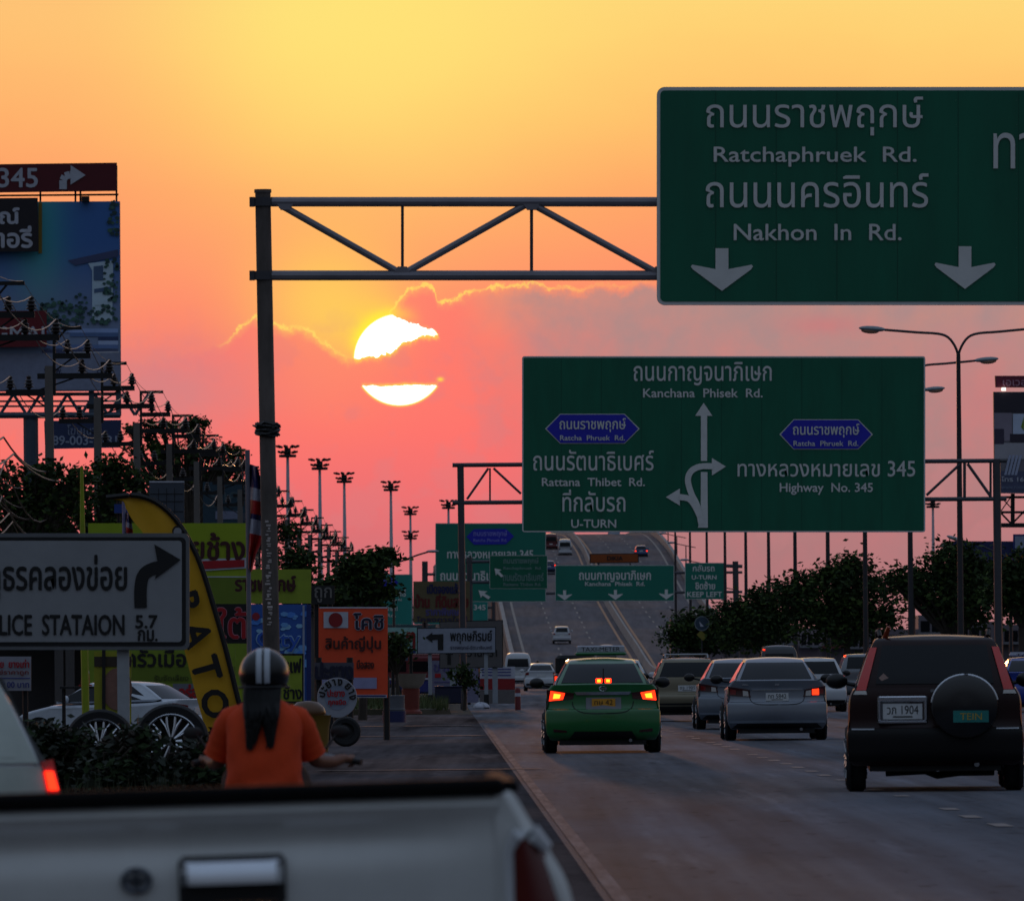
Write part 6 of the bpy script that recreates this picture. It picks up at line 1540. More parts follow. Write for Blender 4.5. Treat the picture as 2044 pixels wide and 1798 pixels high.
for xx in (xa + 0.9, xb - 0.9):
    b = MB(); b.lathe([(0.001, -0.02), (0.36, -0.02), (0.38, 0.1), (0.36, 0.2)], (xx, D, 0.28), M['tyre'], 'Y', 24); w_ = b.build('wheel', root)
    b = MB(); b.lathe([(0.001, -0.035), (0.2, -0.03), (0.21, -0.02)], (xx, D, 0.28), M['alloy'], 'Y', 18); b.build('rim', w_)
# poster, hoarding and small things
root, b = board('poster', 'pale lilac poster with a red mark behind the legs of pale boards', 'poster', (924 - 62, 1318, 955, 1402), 345, C('lilac', (118, 116, 142)), 0.1, (0.2, 0.8))
D = 345; b.rect(868, 1344, 880, 1352, D, red, 0.02); T(b, 'ขาย', 866, 1326, 905, 1340, D, C('violet', (84, 76, 130)), bold=0.4); b.rect(866, 1360, 900, 1362, D, C('violet', (84, 76, 130)), 0.02); b.build('panel', root)
root, b = board('hoarding', 'white hoarding with blue lines and red lower half beside the white van', 'hoarding', (958, 1330, 1028, 1415), 352, whi, 0.1, (0.05, 0.95))
D = 352; b.rect(958, 1354, 1028, 1376, D, C('rust_red2', (140, 20, 24)), 0.02); b.rect(958, 1377, 1028, 1414, D, C('board_soft', (104, 98, 98)), 0.02)
for y in (1334, 1340, 1346): b.rect(962, y, 1020, y + 2.2, D, C('blue_ink', (60, 66, 130)), 0.03)
b.build('panel', root)
q = at(1033, YH, 300)
root = thing('bollard', 'thin red post at the corner of the verge', 'bollard', (q.x, 300, 0.0)); b = MB(); b.lathe([(0.09, 0), (0.085, 0.62), (0.05, 0.68), (0.001, 0.69)], (q.x, 300, 0), C('bollard_red', (110, 30, 34)), 'Z', 14); b.build('post', root)
b = MB(); b.lathe([(0.093, 0.42), (0.09, 0.52)], (q.x, 300, 0), whi, 'Z', 14); b.build('band', root)
q = at(958, YH, 284)
root = thing('litter_bag', 'white plastic bag lying at the front of the verge', 'bag', (q.x, 284, 0.16))
b = MB()
def bagf(s, t):
    a = 2 * math.pi * s; e = math.pi * t / 2; r_ = 0.14 * math.cos(e) * (1 + 0.3 * math.sin(3 * a + 1) + 0.1 * math.sin(9 * a)); return (q.x + r_ * 1.5 * math.cos(a), 284 + r_ * math.sin(a), 0.165 + 0.13 * math.sin(e) * (1 + 0.2 * math.sin(5 * a)))
b.grid(bagf, 22, 6, whi); b.build('bag', root)
q = at(672 + 120, YH, 240)
root = thing('oil_drum', 'grey barrel with blue base between orange banner and planter', 'barrel', (at(786, YH, 240).x, 240, 0.0))
b = MB(); b.lathe([(0.26, 0.02), (0.27, 0.05), (0.26, 0.3), (0.275, 0.32), (0.26, 0.34), (0.26, 0.62), (0.27, 0.65), (0.25, 0.66), (0.01, 0.66)], (at(786, YH, 240).x, 240, 0), C('drum_grey', (96, 100, 108)), 'Z', 22); b.build('drum', root)
b = MB(); b.lathe([(0.285, 0.0), (0.285, 0.28)], (at(786, YH, 240).x, 240, 0), C('drum_blue', (30, 36, 84)), 'Z', 22); b.build('base', root)
q = at(867, YH, 288)
root = thing('ground_box', 'dark blue box standing on the verge under the left turn board', 'box', (q.x + 0.35, 296, 0.15)); b = MB(); b.cbox((q.x + 0.35, 296, 0.48), (0.8, 0.5, 0.5), C('box_blue', (28, 30, 60)), bev=0.03); b.build('box', root)
b = MB(); b.cbox((q.x + 0.35, 296, 0.745), (0.84, 0.54, 0.04), C('box_lid', (36, 38, 72)), bev=0.01); b.build('lid', root)
# --- median round sign, yellow marker, right background
D = 470; c = at(1401, 1244, D)
root = thing('keep_left_sign', 'round blue traffic sign on a thin post in front of the dark trees', 'traffic sign', (c.x, D, 0.1))
b = MB(); b.lathe([(0.36, 0.0), (0.36, -0.03), (0.01, -0.03)], (c.x, D, c.z), C('disc_blue', (46, 66, 84)), 'Y', 26); b.lathe([(0.36, -0.035), (0.31, -0.035)], (c.x, D, c.z), C('disc_rim', (110, 120, 124)), 'Y', 26); b.flat([(1396, 1240), (1405, 1250), (1398, 1250)], D, whi, 0.05); b.build('disc', root)
b = MB(); b.tube([(c.x, D + 0.05, 0), (c.x, D + 0.05, c.z)], 0.04, lp, 6); b.build('post', root)
b = MB(); z_ = at(1401, 1268, D).z; b.cbox((c.x, D, z_), (0.42, 0.03, 0.30), C('marker_yellow', (130, 120, 40)), rot=Matrix.Rotation(R(45), 3, 'Y')); b.build('marker_plate', root)
D = 430; c = at(1822, 1186, D)
root = thing('yellow_sign', 'dull yellow double plate on a brown post between the right trees', 'traffic sign', (c.x, D, 0.1))
b = MB(); b.flat([(1802, 1184), (1842, 1182), (1838, 1172), (1806, 1174)], D, C('marker_yellow', (130, 120, 40)), 0.0); b.slab([(1803, 1197), (1818, 1203), (1842, 1196), (1842, 1184), (1803, 1186)], D, 0.05, C('marker_yellow', (130, 120, 40))); b.build('plate', root)
b = MB(); b.tube([(c.x, D + 0.12, 0), (c.x, D + 0.12, at(1822, 1165, D).z)], 0.11, C('post_brown', (70, 50, 50)), 8); b.build('post', root)
D = 800
root = thing('shop_row', 'pale row of shop buildings glimpsed below and between the right trees', 'building', (at(1800, YH, D).x, D, -0.2))
rnd = random.Random(9)
x = 1340
while x < 2200:
    w_ = rnd.uniform(36, 80); h_ = rnd.uniform(1218, 1262)
    b = MB(); p0, p1 = at(x, YH, D), at(x + w_ - 1, h_, D); cc = rnd.choice([(140, 126, 134), (112, 104, 112), (150, 132, 128), (96, 92, 100)])
    b.box((p0.x, D, -0.4), (p1.x, D + 8, p1.z), C('facade_%d' % rnd.randrange(4), cc)); f_ = b.build('facade', root)
    b = MB()
    for k in range(3): 
        xx = x + 4 + k * (w_ - 8) / 3; b.rect(xx, h_ + 12, xx + (w_ - 14) / 3.4, h_ + 34, D, M['glass'], 0.04)
    b.build('window', f_)
    b = MB(); b.box((p0.x, D - 1.2, p1.z - 1.6), (p1.x - 0.2, D, p1.z - 1.4), C('canopy_%d' % rnd.randrange(3), rnd.choice([(120, 60, 60), (70, 80, 110), (120, 120, 126)]))); b.build('awning', f_)
    x += w_
D = 700
root = thing('shop_row', 'dim low buildings far off at the left of the ramp foot', 'building', (at(600, YH, D).x, D, -0.6))
for k, (xa, xb_, yt) in enumerate(((640, 760, 1262), (762, 870, 1246), (872, 1000, 1270))):
    b = MB(); p0, p1 = at(xa, YH, D), at(xb_, yt, D); b.box((p0.x, D, -0.7), (p1.x, D + 6, p1.z), C('facade_dim%d' % k, [(70, 78, 90), (60, 84, 90), (78, 72, 76)][k])); f_ = b.build('facade', root)
    b = MB(); b.rect(xa + 8, yt + 14, xb_ - 8, yt + 32, D, M['glass'], 0.04); b.build('window', f_)
# ------------------------------------------------------------------ trees and plants
rng = np.random.default_rng(11)
leafA = pm('leaf_dark', (42, 58, 30), rough=0.8, spec=0.2, var=0.45, scale=0.9); leafB = pm('leaf_mid', (68, 86, 40), rough=0.8, spec=0.2, var=0.4, scale=0.9)
bark = pm('bark', (62, 54, 46), rough=0.9, var=0.3, scale=3, bump=0.3)
def leaf_mesh(name, blobs, n, size, m, m2, droop=0.0, clump=0.55):
    """leaf-sized faces gathered in clumps through the volume of several blobs [(cx,cy,cz,rx,ry,rz)]"""
    vol = np.array([b[3] * b[4] * b[5] for b in blobs]) ** 0.8; vol /= vol.sum()
    cent = []
    for bl, f in zip(blobs, vol):
        k = max(3, int(n * f / 34)); d_ = rng.normal(size=(k, 3)); d_ /= np.linalg.norm(d_, axis=1)[:, None]
        cent.append(np.array(bl[:3]) + d_ * np.array(bl[3:]) * (rng.random((k, 1)) ** 0.38))
    cent = np.vstack(cent)
    idx = rng.integers(0, len(cent), n)
    p = cent[idx] + rng.normal(size=(n, 3)) * np.array([clump, clump, clump * 0.62]) * 0.55
    u = rng.normal(size=(n, 3)); u[:, 2] = u[:, 2] * 0.5 - droop; u /= np.linalg.norm(u, axis=1)[:, None]
    w = np.cross(u, rng.normal(size=(n, 3))); w /= np.linalg.norm(w, axis=1)[:, None]
    s = size * rng.uniform(0.45, 1.5, (n, 1))
    V_ = np.stack([p - u * s * 0.5, p + w * s * 0.26, p + u * s * 0.5, p - w * s * 0.26], 1).reshape(-1, 3)
    me = bpy.data.meshes.new(name)
    me.vertices.add(4 * n); me.vertices.foreach_set('co', V_.ravel())
    me.loops.add(4 * n); me.loops.foreach_set('vertex_index', np.arange(4 * n, dtype=np.int32))
    me.polygons.add(n); me.polygons.foreach_set('loop_start', np.arange(0, 4 * n, 4, dtype=np.int32))
    me.materials.append(m); me.materials.append(m2)
    mi = (rng.random(len(cent))[idx] < 0.35).astype(np.int32); me.polygons.foreach_set('material_index', mi)
    me.update(); me.validate()
    return me
def tree(name, label, cat_, x, D, base_z, blobs_px, n, size, group=None, trunk=0.16, clump=0.6, m=None, m2=None, depth=0.8, twigs=0):
    """blobs in picture units on the plane at D: (x, y, rx, ry)"""
    k = D / F
    q = at(x, YH, D); loc = Vector((q.x, D, base_z))
    root = thing(name, label, cat_, loc, group)
    blobs = []
    for bx, by, brx, bry in blobs_px:
        c = at(bx, by, D) - loc; r_ = brx * k; blobs.append((c.x, rng.uniform(-0.25, 0.25) * r_, c.z, r_, max(r_ * depth, 0.5), bry * k))
    for bl in list(blobs):
        for _ in range(7):
            a = rng.uniform(0.0, 3.14); f = rng.uniform(0.12, 0.32)
            blobs.append((bl[0] + bl[3] * 0.98 * math.cos(a), bl[1] + rng.uniform(-.4, .4) * bl[4], bl[2] + bl[5] * 1.02 * math.sin(a), bl[3] * f, bl[4] * f, bl[5] * f * 1.1))
    me = leaf_mesh('crown', blobs, n, size, m or leafA, m2 or leafB, clump=clump)
    o = bpy.data.objects.new('crown', me); COL.objects.link(o); o.parent = root
    b = MB(); low = min(bl[2] - bl[5] * 0.2 for bl in blobs); fork = max(0.6, low * 0.75)
    b.tube([(0, 0, -0.1), (0.05, 0, fork * 0.5), (0.02, 0.05, fork)], [trunk * 1.25, trunk, trunk * 0.85], bark, 8)
    for bl in blobs:
        for s in range(2):
            e = Vector((bl[0] + rng.uniform(-.5, .5) * bl[3], bl[1] + rng.uniform(-.4, .4) * bl[4], bl[2] + rng.uniform(0, .6) * bl[5]))
            mid = Vector((0.02, 0.05, fork)).lerp(e, 0.5) + Vector((rng.uniform(-.2, .2), rng.uniform(-.2, .2), 0.15))
            b.tube([(0.02, 0.05, fork), mid, e], [trunk * 0.6, trunk * 0.36, trunk * 0.12], bark, 6)
    me_o = b.build('trunk', root, origin=(0, 0, 0)); me_o.location = (0, 0, 0)
    return root
G1 = 'dark trees along the median and right side'
tree('roadside_tree', 'low dark tree right of the ramp under the U-TURN panel', 'tree', 1395, 520, 0.1, [(1378, 1266, 48, 34), (1352, 1288, 28, 26), (1420, 1256, 46, 30), (1444, 1280, 44, 30)], 5200, 0.24, G1)
tree('roadside_tree', 'wide dark tree between the U-TURN panel and the yellow double plate, left part', 'tree', 1530, 470, 0.1, [(1508, 1232, 56, 40), (1552, 1212, 56, 46), (1530, 1262, 76, 36), (1470, 1252, 40, 40)], 6600, 0.23, G1)
tree('roadside_tree', 'dense dark tree with pointed tufts just left of the yellow double plate', 'tree', 1690, 430, 0.1, [(1640, 1205, 56, 50), (1700, 1192, 62, 48), (1745, 1215, 46, 50), (1660, 1248, 84, 40), (1730, 1250, 56, 40), (1612, 1170, 26, 16), (1668, 1152, 22, 18), (1704, 1142, 24, 26), (1590, 1215, 40, 36)], 10000, 0.22, G1)
tree('roadside_tree', 'tall dark tree between the yellow double plate and the right gantry post', 'tree', 1900, 380, 0.1, [(1895, 1136, 36, 28), (1938, 1150, 40, 34), (1868, 1170, 52, 28), (1915, 1194, 62, 32), (1830, 1160, 40, 18), (1796, 1166, 20, 13), (1962, 1190, 32, 38), (1905, 1106, 16, 14), (1925, 1240, 32, 24)], 8000, 0.21, G1)
tree('roadside_tree', 'dark tree cut by the right edge behind the right gantry post', 'tree', 2040, 350, 0.1, [(2040, 1150, 44, 36), (2030, 1200, 40, 40), (2065, 1180, 50, 50), (2018, 1180, 24, 30)], 5600, 0.21, G1)
G2 = 'dark trees behind the utility poles'
tree('spreading_tree', 'spreading tree with layered flat boughs behind the utility poles', 'tree', 380, 630, -0.6, [(350, 868, 60, 20), (290, 858, 36, 14), (400, 905, 66, 22), (330, 925, 62, 22), (430, 930, 46, 20), (290, 900, 34, 12), (370, 958, 80, 20), (270, 948, 50, 18), (470, 955, 34, 18), (455, 908, 26, 10), (392, 850, 20, 9)], 5000, 0.30, G2, trunk=0.3, clump=0.5, depth=0.5)
tree('leafy_tree', 'dark leafy tree behind the low cables near the yellow pillar', 'tree', 210, 340, -0.6, [(200, 995, 60, 30), (240, 965, 36, 22), (140, 1010, 50, 26), (190, 1045, 90, 34), (225, 935, 14, 10)], 3200, 0.22, G2, trunk=0.22)
tree('leafy_tree', 'dark leafy tree at the left edge behind the nearest poles', 'tree', 50, 330, -0.6, [(60, 1010, 56, 34), (10, 990, 50, 44), (110, 1020, 40, 30), (60, 1055, 90, 34), (150, 960, 14, 8), (90, 950, 18, 8)], 3300, 0.22, G2, trunk=0.22)
tree('leafy_tree', 'shadowy tree behind the teal hoarding and feather flag', 'tree', 400, 640, -0.6, [(420, 1010, 70, 40), (330, 1020, 60, 40), (480, 1020, 40, 40), (560, 1090, 36, 40)], 4200, 0.28, G2, trunk=0.22)
tree('leafy_tree', 'dark round tree between far utility poles and lime board', 'tree', 585, 560, -0.5, [(580, 1135, 40, 30), (605, 1160, 30, 22), (560, 1160, 40, 24)], 2400, 0.30, G2, trunk=0.2)
tree('small_tree', 'small tree with one bough reaching up right above the orange banner', 'tree', 722, 250, -0.1, [(720, 1148, 30, 22), (738, 1180, 40, 24), (710, 1190, 34, 24), (752, 1198, 26, 16), (752, 1128, 12, 10), (764, 1112, 11, 7), (705, 1128, 14, 10), (730, 1130, 16, 12)], 2900, 0.17, None, trunk=0.10, clump=0.34)
tree('round_bush', 'dark rounded bush left of small tree behind orange banner', 'bush', 672, 252, -0.1, [(665, 1185, 38, 20), (690, 1172, 24, 16), (650, 1200, 30, 20)], 2600, 0.17, None, trunk=0.08, clump=0.34)
tree('small_bush', 'sparse twiggy bush between the orange banner and pale boards', 'bush', 790, 256, 0.0, [(786, 1290, 14, 18), (800, 1282, 14, 8), (780, 1315, 14, 14), (798, 1302, 10, 8)], 620, 0.15, None, trunk=0.05, clump=0.25)
tree('small_bush', 'low bush behind the posts of the pale boards', 'bush', 925, 300, 0.1, [(922, 1350, 16, 14), (932, 1372, 16, 14)], 420, 0.16, None, trunk=0.05, clump=0.25)
# bushes under the police sign
G3 = 'bushes around the display wheels'
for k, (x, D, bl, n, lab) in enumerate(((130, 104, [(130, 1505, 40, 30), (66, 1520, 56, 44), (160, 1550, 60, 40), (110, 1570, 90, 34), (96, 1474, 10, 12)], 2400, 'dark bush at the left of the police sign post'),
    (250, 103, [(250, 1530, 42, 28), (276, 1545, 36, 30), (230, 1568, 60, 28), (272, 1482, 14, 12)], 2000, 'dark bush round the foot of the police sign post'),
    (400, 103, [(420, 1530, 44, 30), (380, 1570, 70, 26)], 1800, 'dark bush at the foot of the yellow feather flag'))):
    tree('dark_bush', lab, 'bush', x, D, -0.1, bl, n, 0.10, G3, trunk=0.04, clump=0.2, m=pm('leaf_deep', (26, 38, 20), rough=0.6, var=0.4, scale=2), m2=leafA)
# grass on the verge
n = 5200; D0 = 278
X_ = rng.uniform(0, 1, n); Dd = 278 + rng.random(n) ** 1.6 * 55
xs = 0.94 + SL * Dd - 0.7 - X_ * 5.4
vs = []; fs = []
h = rng.uniform(0.08, 0.34, n) * (0.5 + 0.8 * (np.sin(xs * 1.9) * np.sin(Dd * 0.25) > 0)); a = rng.uniform(0, 6.28, n); ln = rng.uniform(-0.1, 0.1, (n, 2))
for i in range(n):
    dx_, dy_ = 0.03 * math.cos(a[i]), 0.03 * math.sin(a[i])
    vs += [(xs[i] - dx_, Dd[i] - dy_, 0.12), (xs[i] + dx_, Dd[i] + dy_, 0.12), (xs[i] + ln[i, 0], Dd[i] + ln[i, 1], 0.14 + h[i])]; fs.append((3 * i, 3 * i + 1, 3 * i + 2))
b = MB(); b.add(vs, fs, pm('grass_blade', (72, 82, 40), rough=0.7, var=0.4, scale=1.0)); tag(b.build('grass'), 'ragged grass tufts on the verge under the pale boards', 'grass', kind='stuff')
n = 5000; xs = gx(0, 110) + rng.uniform(-1, 7.0, n); Dd = rng.uniform(96, 135, n); ok = xs < 0.94 + SL * Dd - 3.5; xs, Dd = xs[ok], Dd[ok]; n = len(xs)
vs = []; fs = []
for i in range(n):
    hh = rng.uniform(0.1, 0.4); aa = rng.uniform(0, 6.28); dx_, dy_ = 0.02 * math.cos(aa), 0.02 * math.sin(aa); z0 = float(np.interp(xs[i] - (0.94 + SL * Dd[i]), [-14, -9, -5.2, -3.4], [-0.6, -0.55, -0.05, 0]))
    vs += [(xs[i] - dx_, Dd[i] - dy_, z0 - 0.02), (xs[i] + dx_, Dd[i] + dy_, z0 - 0.02), (xs[i] + rng.uniform(-.1, .1), Dd[i] + rng.uniform(-.1, .1), z0 + hh)]; fs.append((3 * i, 3 * i + 1, 3 * i + 2))
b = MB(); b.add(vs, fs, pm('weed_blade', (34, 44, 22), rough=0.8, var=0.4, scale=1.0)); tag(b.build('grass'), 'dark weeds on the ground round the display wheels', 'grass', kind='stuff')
# far tree line, one mass
me_b = [(rng.uniform(-420, 420), 1500 + rng.uniform(-60, 200), rng.uniform(2, 5), rng.uniform(10, 22), 8, rng.uniform(3, 6.0)) for _ in range(64)]
me_b = [b_ for b_ in me_b if b_[0] > 30 or b_[0] < -22]
me = leaf_mesh('far_woods', me_b, 14000, 1.5, leafA, leafB, clump=2.4); o = bpy.data.objects.new('far_woods', me); COL.objects.link(o); tag(o, 'dim far line of trees along the horizon', 'woods', kind='stuff')
# ------------------------------------------------------------------ people
skin_m = pm('skin', (120, 74, 52), rough=0.55, var=0.06); shirt_o = pm('shirt_orange', (214, 66, 14), rough=0.85, var=0.14, scale=5, bump=0.25); trouser = pm('trousers_dark', (34, 36, 44), rough=0.85); hair_m = pm('hair_black', (9, 8, 8), rough=0.6, spec=0.25, var=0.3, scale=14, stretch=(8, 8, 1))
def skinned(name, chain, m, parent, lvl=2, root_i=0):
    """chain: list of (point, radius, parent index)"""
    me = bpy.data.meshes.new(name)
    me.from_pydata([c[0] for c in chain], [(i, c[2]) for i, c in enumerate(chain) if c[2] is not None], [])
    o = bpy.data.objects.new(name, me); COL.objects.link(o); o.parent = parent
    sk = o.modifiers.new('skin', 'SKIN'); sk.use_smooth_shade = True
    if not me.skin_vertices: me.skin_vertices.new()
    for i, c in enumerate(chain):
        r_ = c[1] if isinstance(c[1], tuple) else (c[1], c[1]); v = me.skin_vertices[0].data[i]; v.radius = r_; v.use_root = (i == root_i)
    ss = o.modifiers.new('subdivision', 'SUBSURF'); ss.levels = lvl; ss.render_levels = lvl
    me.materials.append(m)
    return o
def hand(ch, base_i, wrist, dirv, side):
    """palm, four curled fingers and a thumb added to the chain"""
    d = Vector(dirv).normalized(); w = Vector(wrist)
    palm = len(ch); ch.append((tuple(w + d * 0.05), (0.026, 0.016), base_i))
    up = Vector((0, 0, 1))
    for k in range(4):
        o = up * (0.027 - 0.018 * k)
        p1 = w + d * 0.085 + o; ln = [0.030, 0.034, 0.031, 0.024][k]
        a = len(ch); ch.append((tuple(p1), 0.0085, palm)); ch.append((tuple(p1 + d * ln * 0.6 + Vector((-side * 0.018, -0.012, 0))), 0.008, a)); ch.append((tuple(p1 + d * ln * 0.3 + Vector((-side * 0.034, -0.020, -0.004))), 0.0075, a + 1))
    t = len(ch); ch.append((tuple(w + d * 0.045 + Vector((-side * 0.032, -0.008, 0.012))), 0.010, palm)); ch.append((tuple(w + d * 0.078 + Vector((-side * 0.040, -0.018, 0.004))), 0.009, t))

def rider():
    D = 53.0; c = at(527, YH, D); X0 = c.x
    sc = thing('motor_scooter', 'dark scooter under the orange shirted rider, one handlebar grip showing', 'scooter', (X0, D, 0), None, 0.0, local=True)
    blkp = pm('scooter_black', (22, 22, 26), rough=0.25, coat=0.6)
    for y, nm in ((-0.45, 'rear'), (0.78, 'front')):
        b = MB(); b.lathe([(0.17, -0.045), (0.22, -0.055), (0.25, -0.04), (0.262, 0), (0.25, 0.04), (0.22, 0.055), (0.17, 0.045)], (0, y, 0.262), M['tyre'], 'X', 28); b.lathe([(0.17, -0.02), (0.03, -0.04), (0.03, 0.04), (0.17, 0.02)], (0, y, 0.262), M['alloy'], 'X', 20); b.build('wheel', sc)
    b = MB(); b.ell((0, -0.34, 0.52), (0.14, 0.36, 0.12), blkp, 16, 10); b.ell((0, -0.05, 0.42), (0.12, 0.38, 0.13), blkp, 14, 8); b.ell((0, 0.52, 0.60), (0.20, 0.10, 0.30), blkp, 14, 10); b.tube([(0, 0.74, 0.30), (0, 0.56, 0.85), (0, 0.52, 0.95)], 0.035, M['black_plastic'], 8); b.build('body', sc)
    b = MB(); b.ell((0, -0.10, 0.665), (0.13, 0.36, 0.05), M['trim_black'], 16, 8); b.build('seat', sc)
    b = MB(); b.tube([tuple(p) for p in cat([(-0.30, 0.36, 0.86), (-0.14, 0.44, 0.90), (0.06, 0.50, 0.93), (0.26, 0.44, 0.90), (0.40, 0.36, 0.86)], 4)], 0.013, M['alloy'], 8)
    for xa_, xb_ in ((-0.28, -0.40), (0.38, 0.515)): b.tube([(xa_, 0.37, 0.864), (xb_, 0.31, 0.845)], 0.019, M['black_plastic'], 10)
    b.ell((0, 0.52, 0.93), (0.16, 0.09, 0.09), blkp, 12, 8); b.build('handlebar', sc)
    b = MB(); b.cbox((0, -0.70, 0.54), (0.2, 0.04, 0.07), M['lamp_red'], bev=0.012); b.build('tail_lamp', sc)
    for s in (-1, 1): b = MB(); b.tube([(s * 0.30, 0.42, 0.89), (s * 0.38, 0.44, 1.0)], 0.007, M['black_plastic'], 6); b.ell((s * 0.40, 0.445, 1.01), (0.055, 0.012, 0.035), M['black_plastic'], 12, 8); b.build('mirror', sc)
    p = thing('person', 'rider in an orange shirt with long black hair and striped helmet, arms on the handlebar', 'person', (X0, D, 0), None, 0.0, local=True)
    ch = [((0, -0.16, 0.79), (0.13, 0.115), None), ((0, -0.13, 0.95), (0.14, 0.10), 0), ((0, -0.08, 1.06), (0.14, 0.095), 1), ((0, -0.05, 1.165), (0.07, 0.065), 2), ((0, -0.02, 1.23), (0.052, 0.055), 3), ((0, 0.005, 1.31), (0.080, 0.098), 4), ((0, 0.02, 1.385), (0.07, 0.085), 5)]
    for s in (-1, 1):
        a = len(ch)
        hx = 0.425 if s > 0 else 0.315; ex = 0.265 if s > 0 else 0.245
        ch += [((s * 0.175, -0.05, 1.10), 0.056, 2), ((s * 0.225, 0.0, 0.965), 0.045, a), ((s * ex, 0.06, 0.855), 0.041, a + 1), ((s * (ex + hx) / 2 * 1.03, 0.19, 0.845), 0.036, a + 2), ((s * hx, 0.285, 0.868), 0.026, a + 3)]
        hand(ch, a + 4, (s * hx, 0.285, 0.868), (s * 0.35, 0.55, -0.10), s)
        l = len(ch)
        ch += [((s * 0.12, -0.10, 0.77), 0.095, 0), ((s * 0.17, 0.30, 0.74), 0.068, l), ((s * 0.16, 0.34, 0.50), 0.055, l + 1), ((s * 0.15, 0.30, 0.30), 0.040, l + 2), ((s * 0.15, 0.38, 0.265), 0.036, l + 3), ((s * 0.16, 0.47, 0.26), 0.028, l + 4)]
    body = skinned('body', ch, skin_m, p)
    # trousers over the legs
    tch = [((0, -0.17, 0.745), (0.12, 0.115), None)]
    for s in (-1, 1):
        l = len(tch); tch += [((s * 0.12, -0.08, 0.775), 0.112, 0), ((s * 0.17, 0.30, 0.745), 0.084, l), ((s * 0.16, 0.345, 0.52), 0.070, l + 1), ((s * 0.15, 0.31, 0.36), 0.058, l + 2)]
    skinned('trousers', tch, trouser, p)
    # loose shirt: torso rings and two sleeves
    b = MB()
    rings = [(0.70, -0.17, 0.212, 0.165), (0.74, -0.17, 0.208, 0.16), (0.80, -0.165, 0.203, 0.155), (0.88, -0.155, 0.198, 0.148), (0.96, -0.13, 0.203, 0.145), (1.03, -0.105, 0.206, 0.142), (1.085, -0.085, 0.205, 0.132), (1.125, -0.075, 0.182, 0.115), (1.155, -0.066, 0.142, 0.098), (1.178, -0.06, 0.112, 0.082), (1.196, -0.055, 0.075, 0.070)]
    rr = [tuple(q) for q in cat(rings, 3)]; n = 40; vs = []
    for z, y, a, c_ in rr:
        for k in range(n):
            t = 2 * math.pi * k / n; e = 2.5
            cx_ = abs(math.cos(t)) ** (2 / e) * (1 if math.cos(t) > 0 else -1); sy_ = abs(math.sin(t)) ** (2 / e) * (1 if math.sin(t) > 0 else -1)
            fold = 1 + 0.03 * math.sin(t * 9 + z * 26) * (1.1 - z) + 0.026 * math.sin(t * 4 - z * 34) * (1.2 - z) * 2 + 0.012 * math.sin(t * 13 + z * 70)
            vs.append((a * cx_ * fold, y + c_ * sy_ * fold, z + 0.008 * math.sin(3 * t) * (1 if z < 0.75 else 0)))
    m_ = len(rr); b.add(vs, [(i * n + k, i * n + (k + 1) % n, (i + 1) * n + (k + 1) % n, (i + 1) * n + k) for i in range(m_ - 1) for k in range(n)], shirt_o, True)
    for s in (-1, 1):
        pts = [tuple(q) for q in cat([(s * 0.11, -0.07, 1.10), (s * 0.17, -0.055, 1.07), (s * 0.212, -0.03, 1.005), (s * 0.238, -0.005, 0.935), (s * 0.258, 0.012, 0.885)], 4)]
        rs = list(np.interp(np.linspace(0, 1, len(pts)), [0, 0.25, 0.6, 1], [0.068, 0.084, 0.074, 0.074]))
        b.tube(pts, [r_ * (1 + 0.03 * math.sin(i * 2.1)) for i, r_ in enumerate(rs)], shirt_o, 18, False)
    b.build('shirt', p, sharp=80)
    # hair: strands falling below the helmet
    b = MB(); rr_ = random.Random(4)
    for k in range(150):
        x0 = rr_.uniform(-0.098, 0.084); y0 = -0.085 + 0.045 * (abs(x0) / 0.1) ** 2
        lobe = -0.078 if x0 < rr_.uniform(-0.03, 0.03) else 0.036
        f = rr_.random() ** 0.6; ze = 1.12 - (0.185 if lobe < 0 else 0.175) * f - 0.02
        xe = x0 * (1 - f) * 0.95 + lobe * f + rr_.gauss(0, 0.011)
        ym = -0.270 + 0.30 * (x0 + 0.01) ** 2 * 8; ye = -0.292 - 0.012 * f
        b.tube([tuple(q) for q in cat([(x0, y0 - 0.02, 1.27), (x0 * 0.99 - 0.004, -0.205 + 0.03 * abs(x0) / 0.1, 1.17), (x0 * 0.5 + xe * 0.5, ym, (1.17 + ze) / 2), (xe, ye, ze)], 2)], [0.016, 0.016, 0.015, 0.014, 0.011, 0.007, 0.0015], hair_m, 5)
    b.build('hair', p)
    # face kept simple: nose, eyes, mouth on the far side
    b = MB(); b.ell((0, 0.115, 1.295), (0.014, 0.022, 0.022), skin_m, 10, 8); b.build('nose', p)
    for s in (-1, 1): b = MB(); b.ell((s * 0.032, 0.098, 1.318), (0.014, 0.009, 0.008), M['plate_white'], 10, 6); b.ell((s * 0.032, 0.106, 1.318), (0.006, 0.004, 0.006), M['ink'], 8, 6); b.build('eye', p)
    b = MB(); b.ell((0, 0.10, 1.258), (0.024, 0.010, 0.006), pm('lips', (120, 50, 46)), 10, 6); b.build('mouth', p)
    he = thing('helmet', 'black half helmet with twin white stripes on the rider', 'helmet', (X0, D, 1.2), None, 0.0, local=True)
    b = MB(); hs = pm('helmet_black', (9, 9, 10), rough=0.22, coat=0.3, spec=0.35, var=0.04)
    def hf(s, t, k=1.0):
        a = 2 * math.pi * s; e = math.pi / 2 * (1 - t) if t > 0 else math.pi / 2
        e = -0.52 + (math.pi / 2 + 0.52) * t
        return (0.134 * k * math.cos(e) * math.cos(a), 0.005 + 0.152 * k * math.cos(e) * math.sin(a), 0.125 + 0.140 * k * math.sin(e))
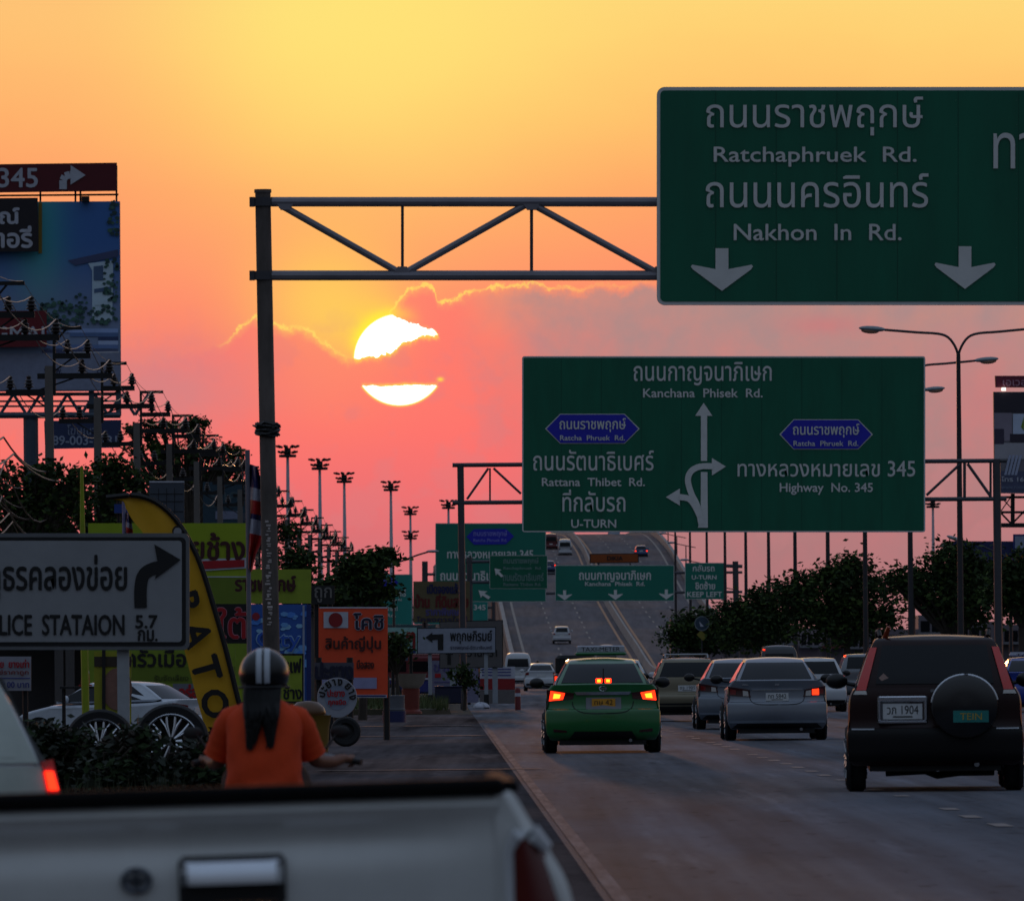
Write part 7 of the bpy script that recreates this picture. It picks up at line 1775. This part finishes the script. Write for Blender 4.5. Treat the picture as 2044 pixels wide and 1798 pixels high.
    b.grid(lambda s, t: hf(s, t), 36, 18, hs); b.grid(lambda s, t: hf(s, t, 0.93), 36, 10, M['trim_black']); b.build('shell', he)
    b = MB()
    for x0 in (-0.032, 0.012):
        def sf(s, t, x0=x0):
            x_ = x0 + 0.030 * s - 0.008; e = -0.35 + 2.9 * t; k = math.sqrt(max(0.0, 1 - (x_ / 0.134) ** 2)) * 1.012
            return (x_, 0.005 - 0.152 * k * math.cos(e), 0.125 + 0.140 * k * math.sin(e))
        b.grid(sf, 3, 26, pm('stripe_white', (188, 196, 206), rough=0.3))
    b.build('stripe', he)
    b = MB(); b.tube([(0.134 * math.cos(a), 0.005 + 0.152 * math.sin(a), 0.056) for a in [2 * math.pi * k / 36 for k in range(37)]], 0.006, M['black_plastic'], 6, False); b.build('rim_band', he)
    return p
rider()

def far_rider(x, y, D, label, z0, shirt, helm):
    q = at(x, YH, D)
    p = thing('person', label, 'person', (q.x, D, z0), 'riders far ahead', 0.0, local=True)
    ch = [((0, -0.1, 0.80), (0.16, 0.13), None), ((0, -0.05, 1.0), (0.15, 0.11), 0), ((0, 0.0, 1.15), (0.17, 0.11), 1), ((0, 0.02, 1.25), 0.055, 2), ((0, 0.04, 1.34), (0.085, 0.10), 3), ((0, 0.05, 1.42), (0.07, 0.08), 4)]
    for s in (-1, 1):
        a = len(ch); ch += [((s * 0.2, 0.02, 1.14), 0.06, 2), ((s * 0.27, 0.12, 0.97), 0.045, a), ((s * 0.33, 0.38, 0.95), 0.034, a + 1)]
        l = len(ch); ch += [((s * 0.15, 0.25, 0.76), 0.075, 0), ((s * 0.15, 0.25, 0.40), 0.055, l), ((s * 0.15, 0.34, 0.34), 0.04, l + 1)]
    skinned('body', ch, pm('cloth_' + shirt[0], shirt[1], rough=0.85), p, 1)
    sc = thing('motorcycle', 'small motorcycle under the ' + label.split(',')[0], 'motorcycle', (q.x, D, z0), 'motorcycles far ahead', 0.0, local=True)
    for yy in (-0.5, 0.7): b = MB(); b.lathe([(0.2, -0.05), (0.28, -0.05), (0.3, 0), (0.28, 0.05), (0.2, 0.05)], (0, yy, 0.3), M['tyre'], 'X', 20); b.build('wheel', sc)
    b = MB(); b.ell((0, 0.0, 0.58), (0.14, 0.6, 0.15), M['trim_black'], 12, 8); b.tube([(-0.34, 0.42, 0.95), (0, 0.5, 0.98), (0.34, 0.42, 0.95)], 0.025, M['alloy'], 6); b.tube([(0, 0.7, 0.3), (0, 0.5, 0.98)], 0.03, M['alloy'], 6); b.build('body', sc)
    b = MB(); b.cbox((0, -0.62, 0.66), (0.12, 0.04, 0.07), M['brake_on']); b.build('tail_lamp', sc)
    h = thing('helmet', 'helmet on the ' + label.split(',')[0], 'helmet', (q.x, D, z0 + 1.3), 'helmets far ahead', 0.0, local=True)
    b = MB(); b.ell((0, 0.04, 0.10), (0.135, 0.15, 0.145), pm('helm_' + helm[0], helm[1], rough=0.2, coat=0.6), 16, 10); b.build('shell', h)
far_rider(1073, 1310, 860, 'red shirted rider at the foot of ramp, above the white saloon', 0.28, ('red', (150, 40, 44)), ('dark', (30, 26, 28)))
far_rider(1398, 1316, 330, 'rider in dark clothes over the champagne estate car, seen as a helmet', 0.0, ('dark', (36, 36, 46)), ('violet', (44, 40, 72)))
far_rider(1437, 1314, 360, 'rider in dark clothes over the silver saloon, half hidden', 0.0, ('dark', (36, 36, 46)), ('dark', (30, 26, 28)))
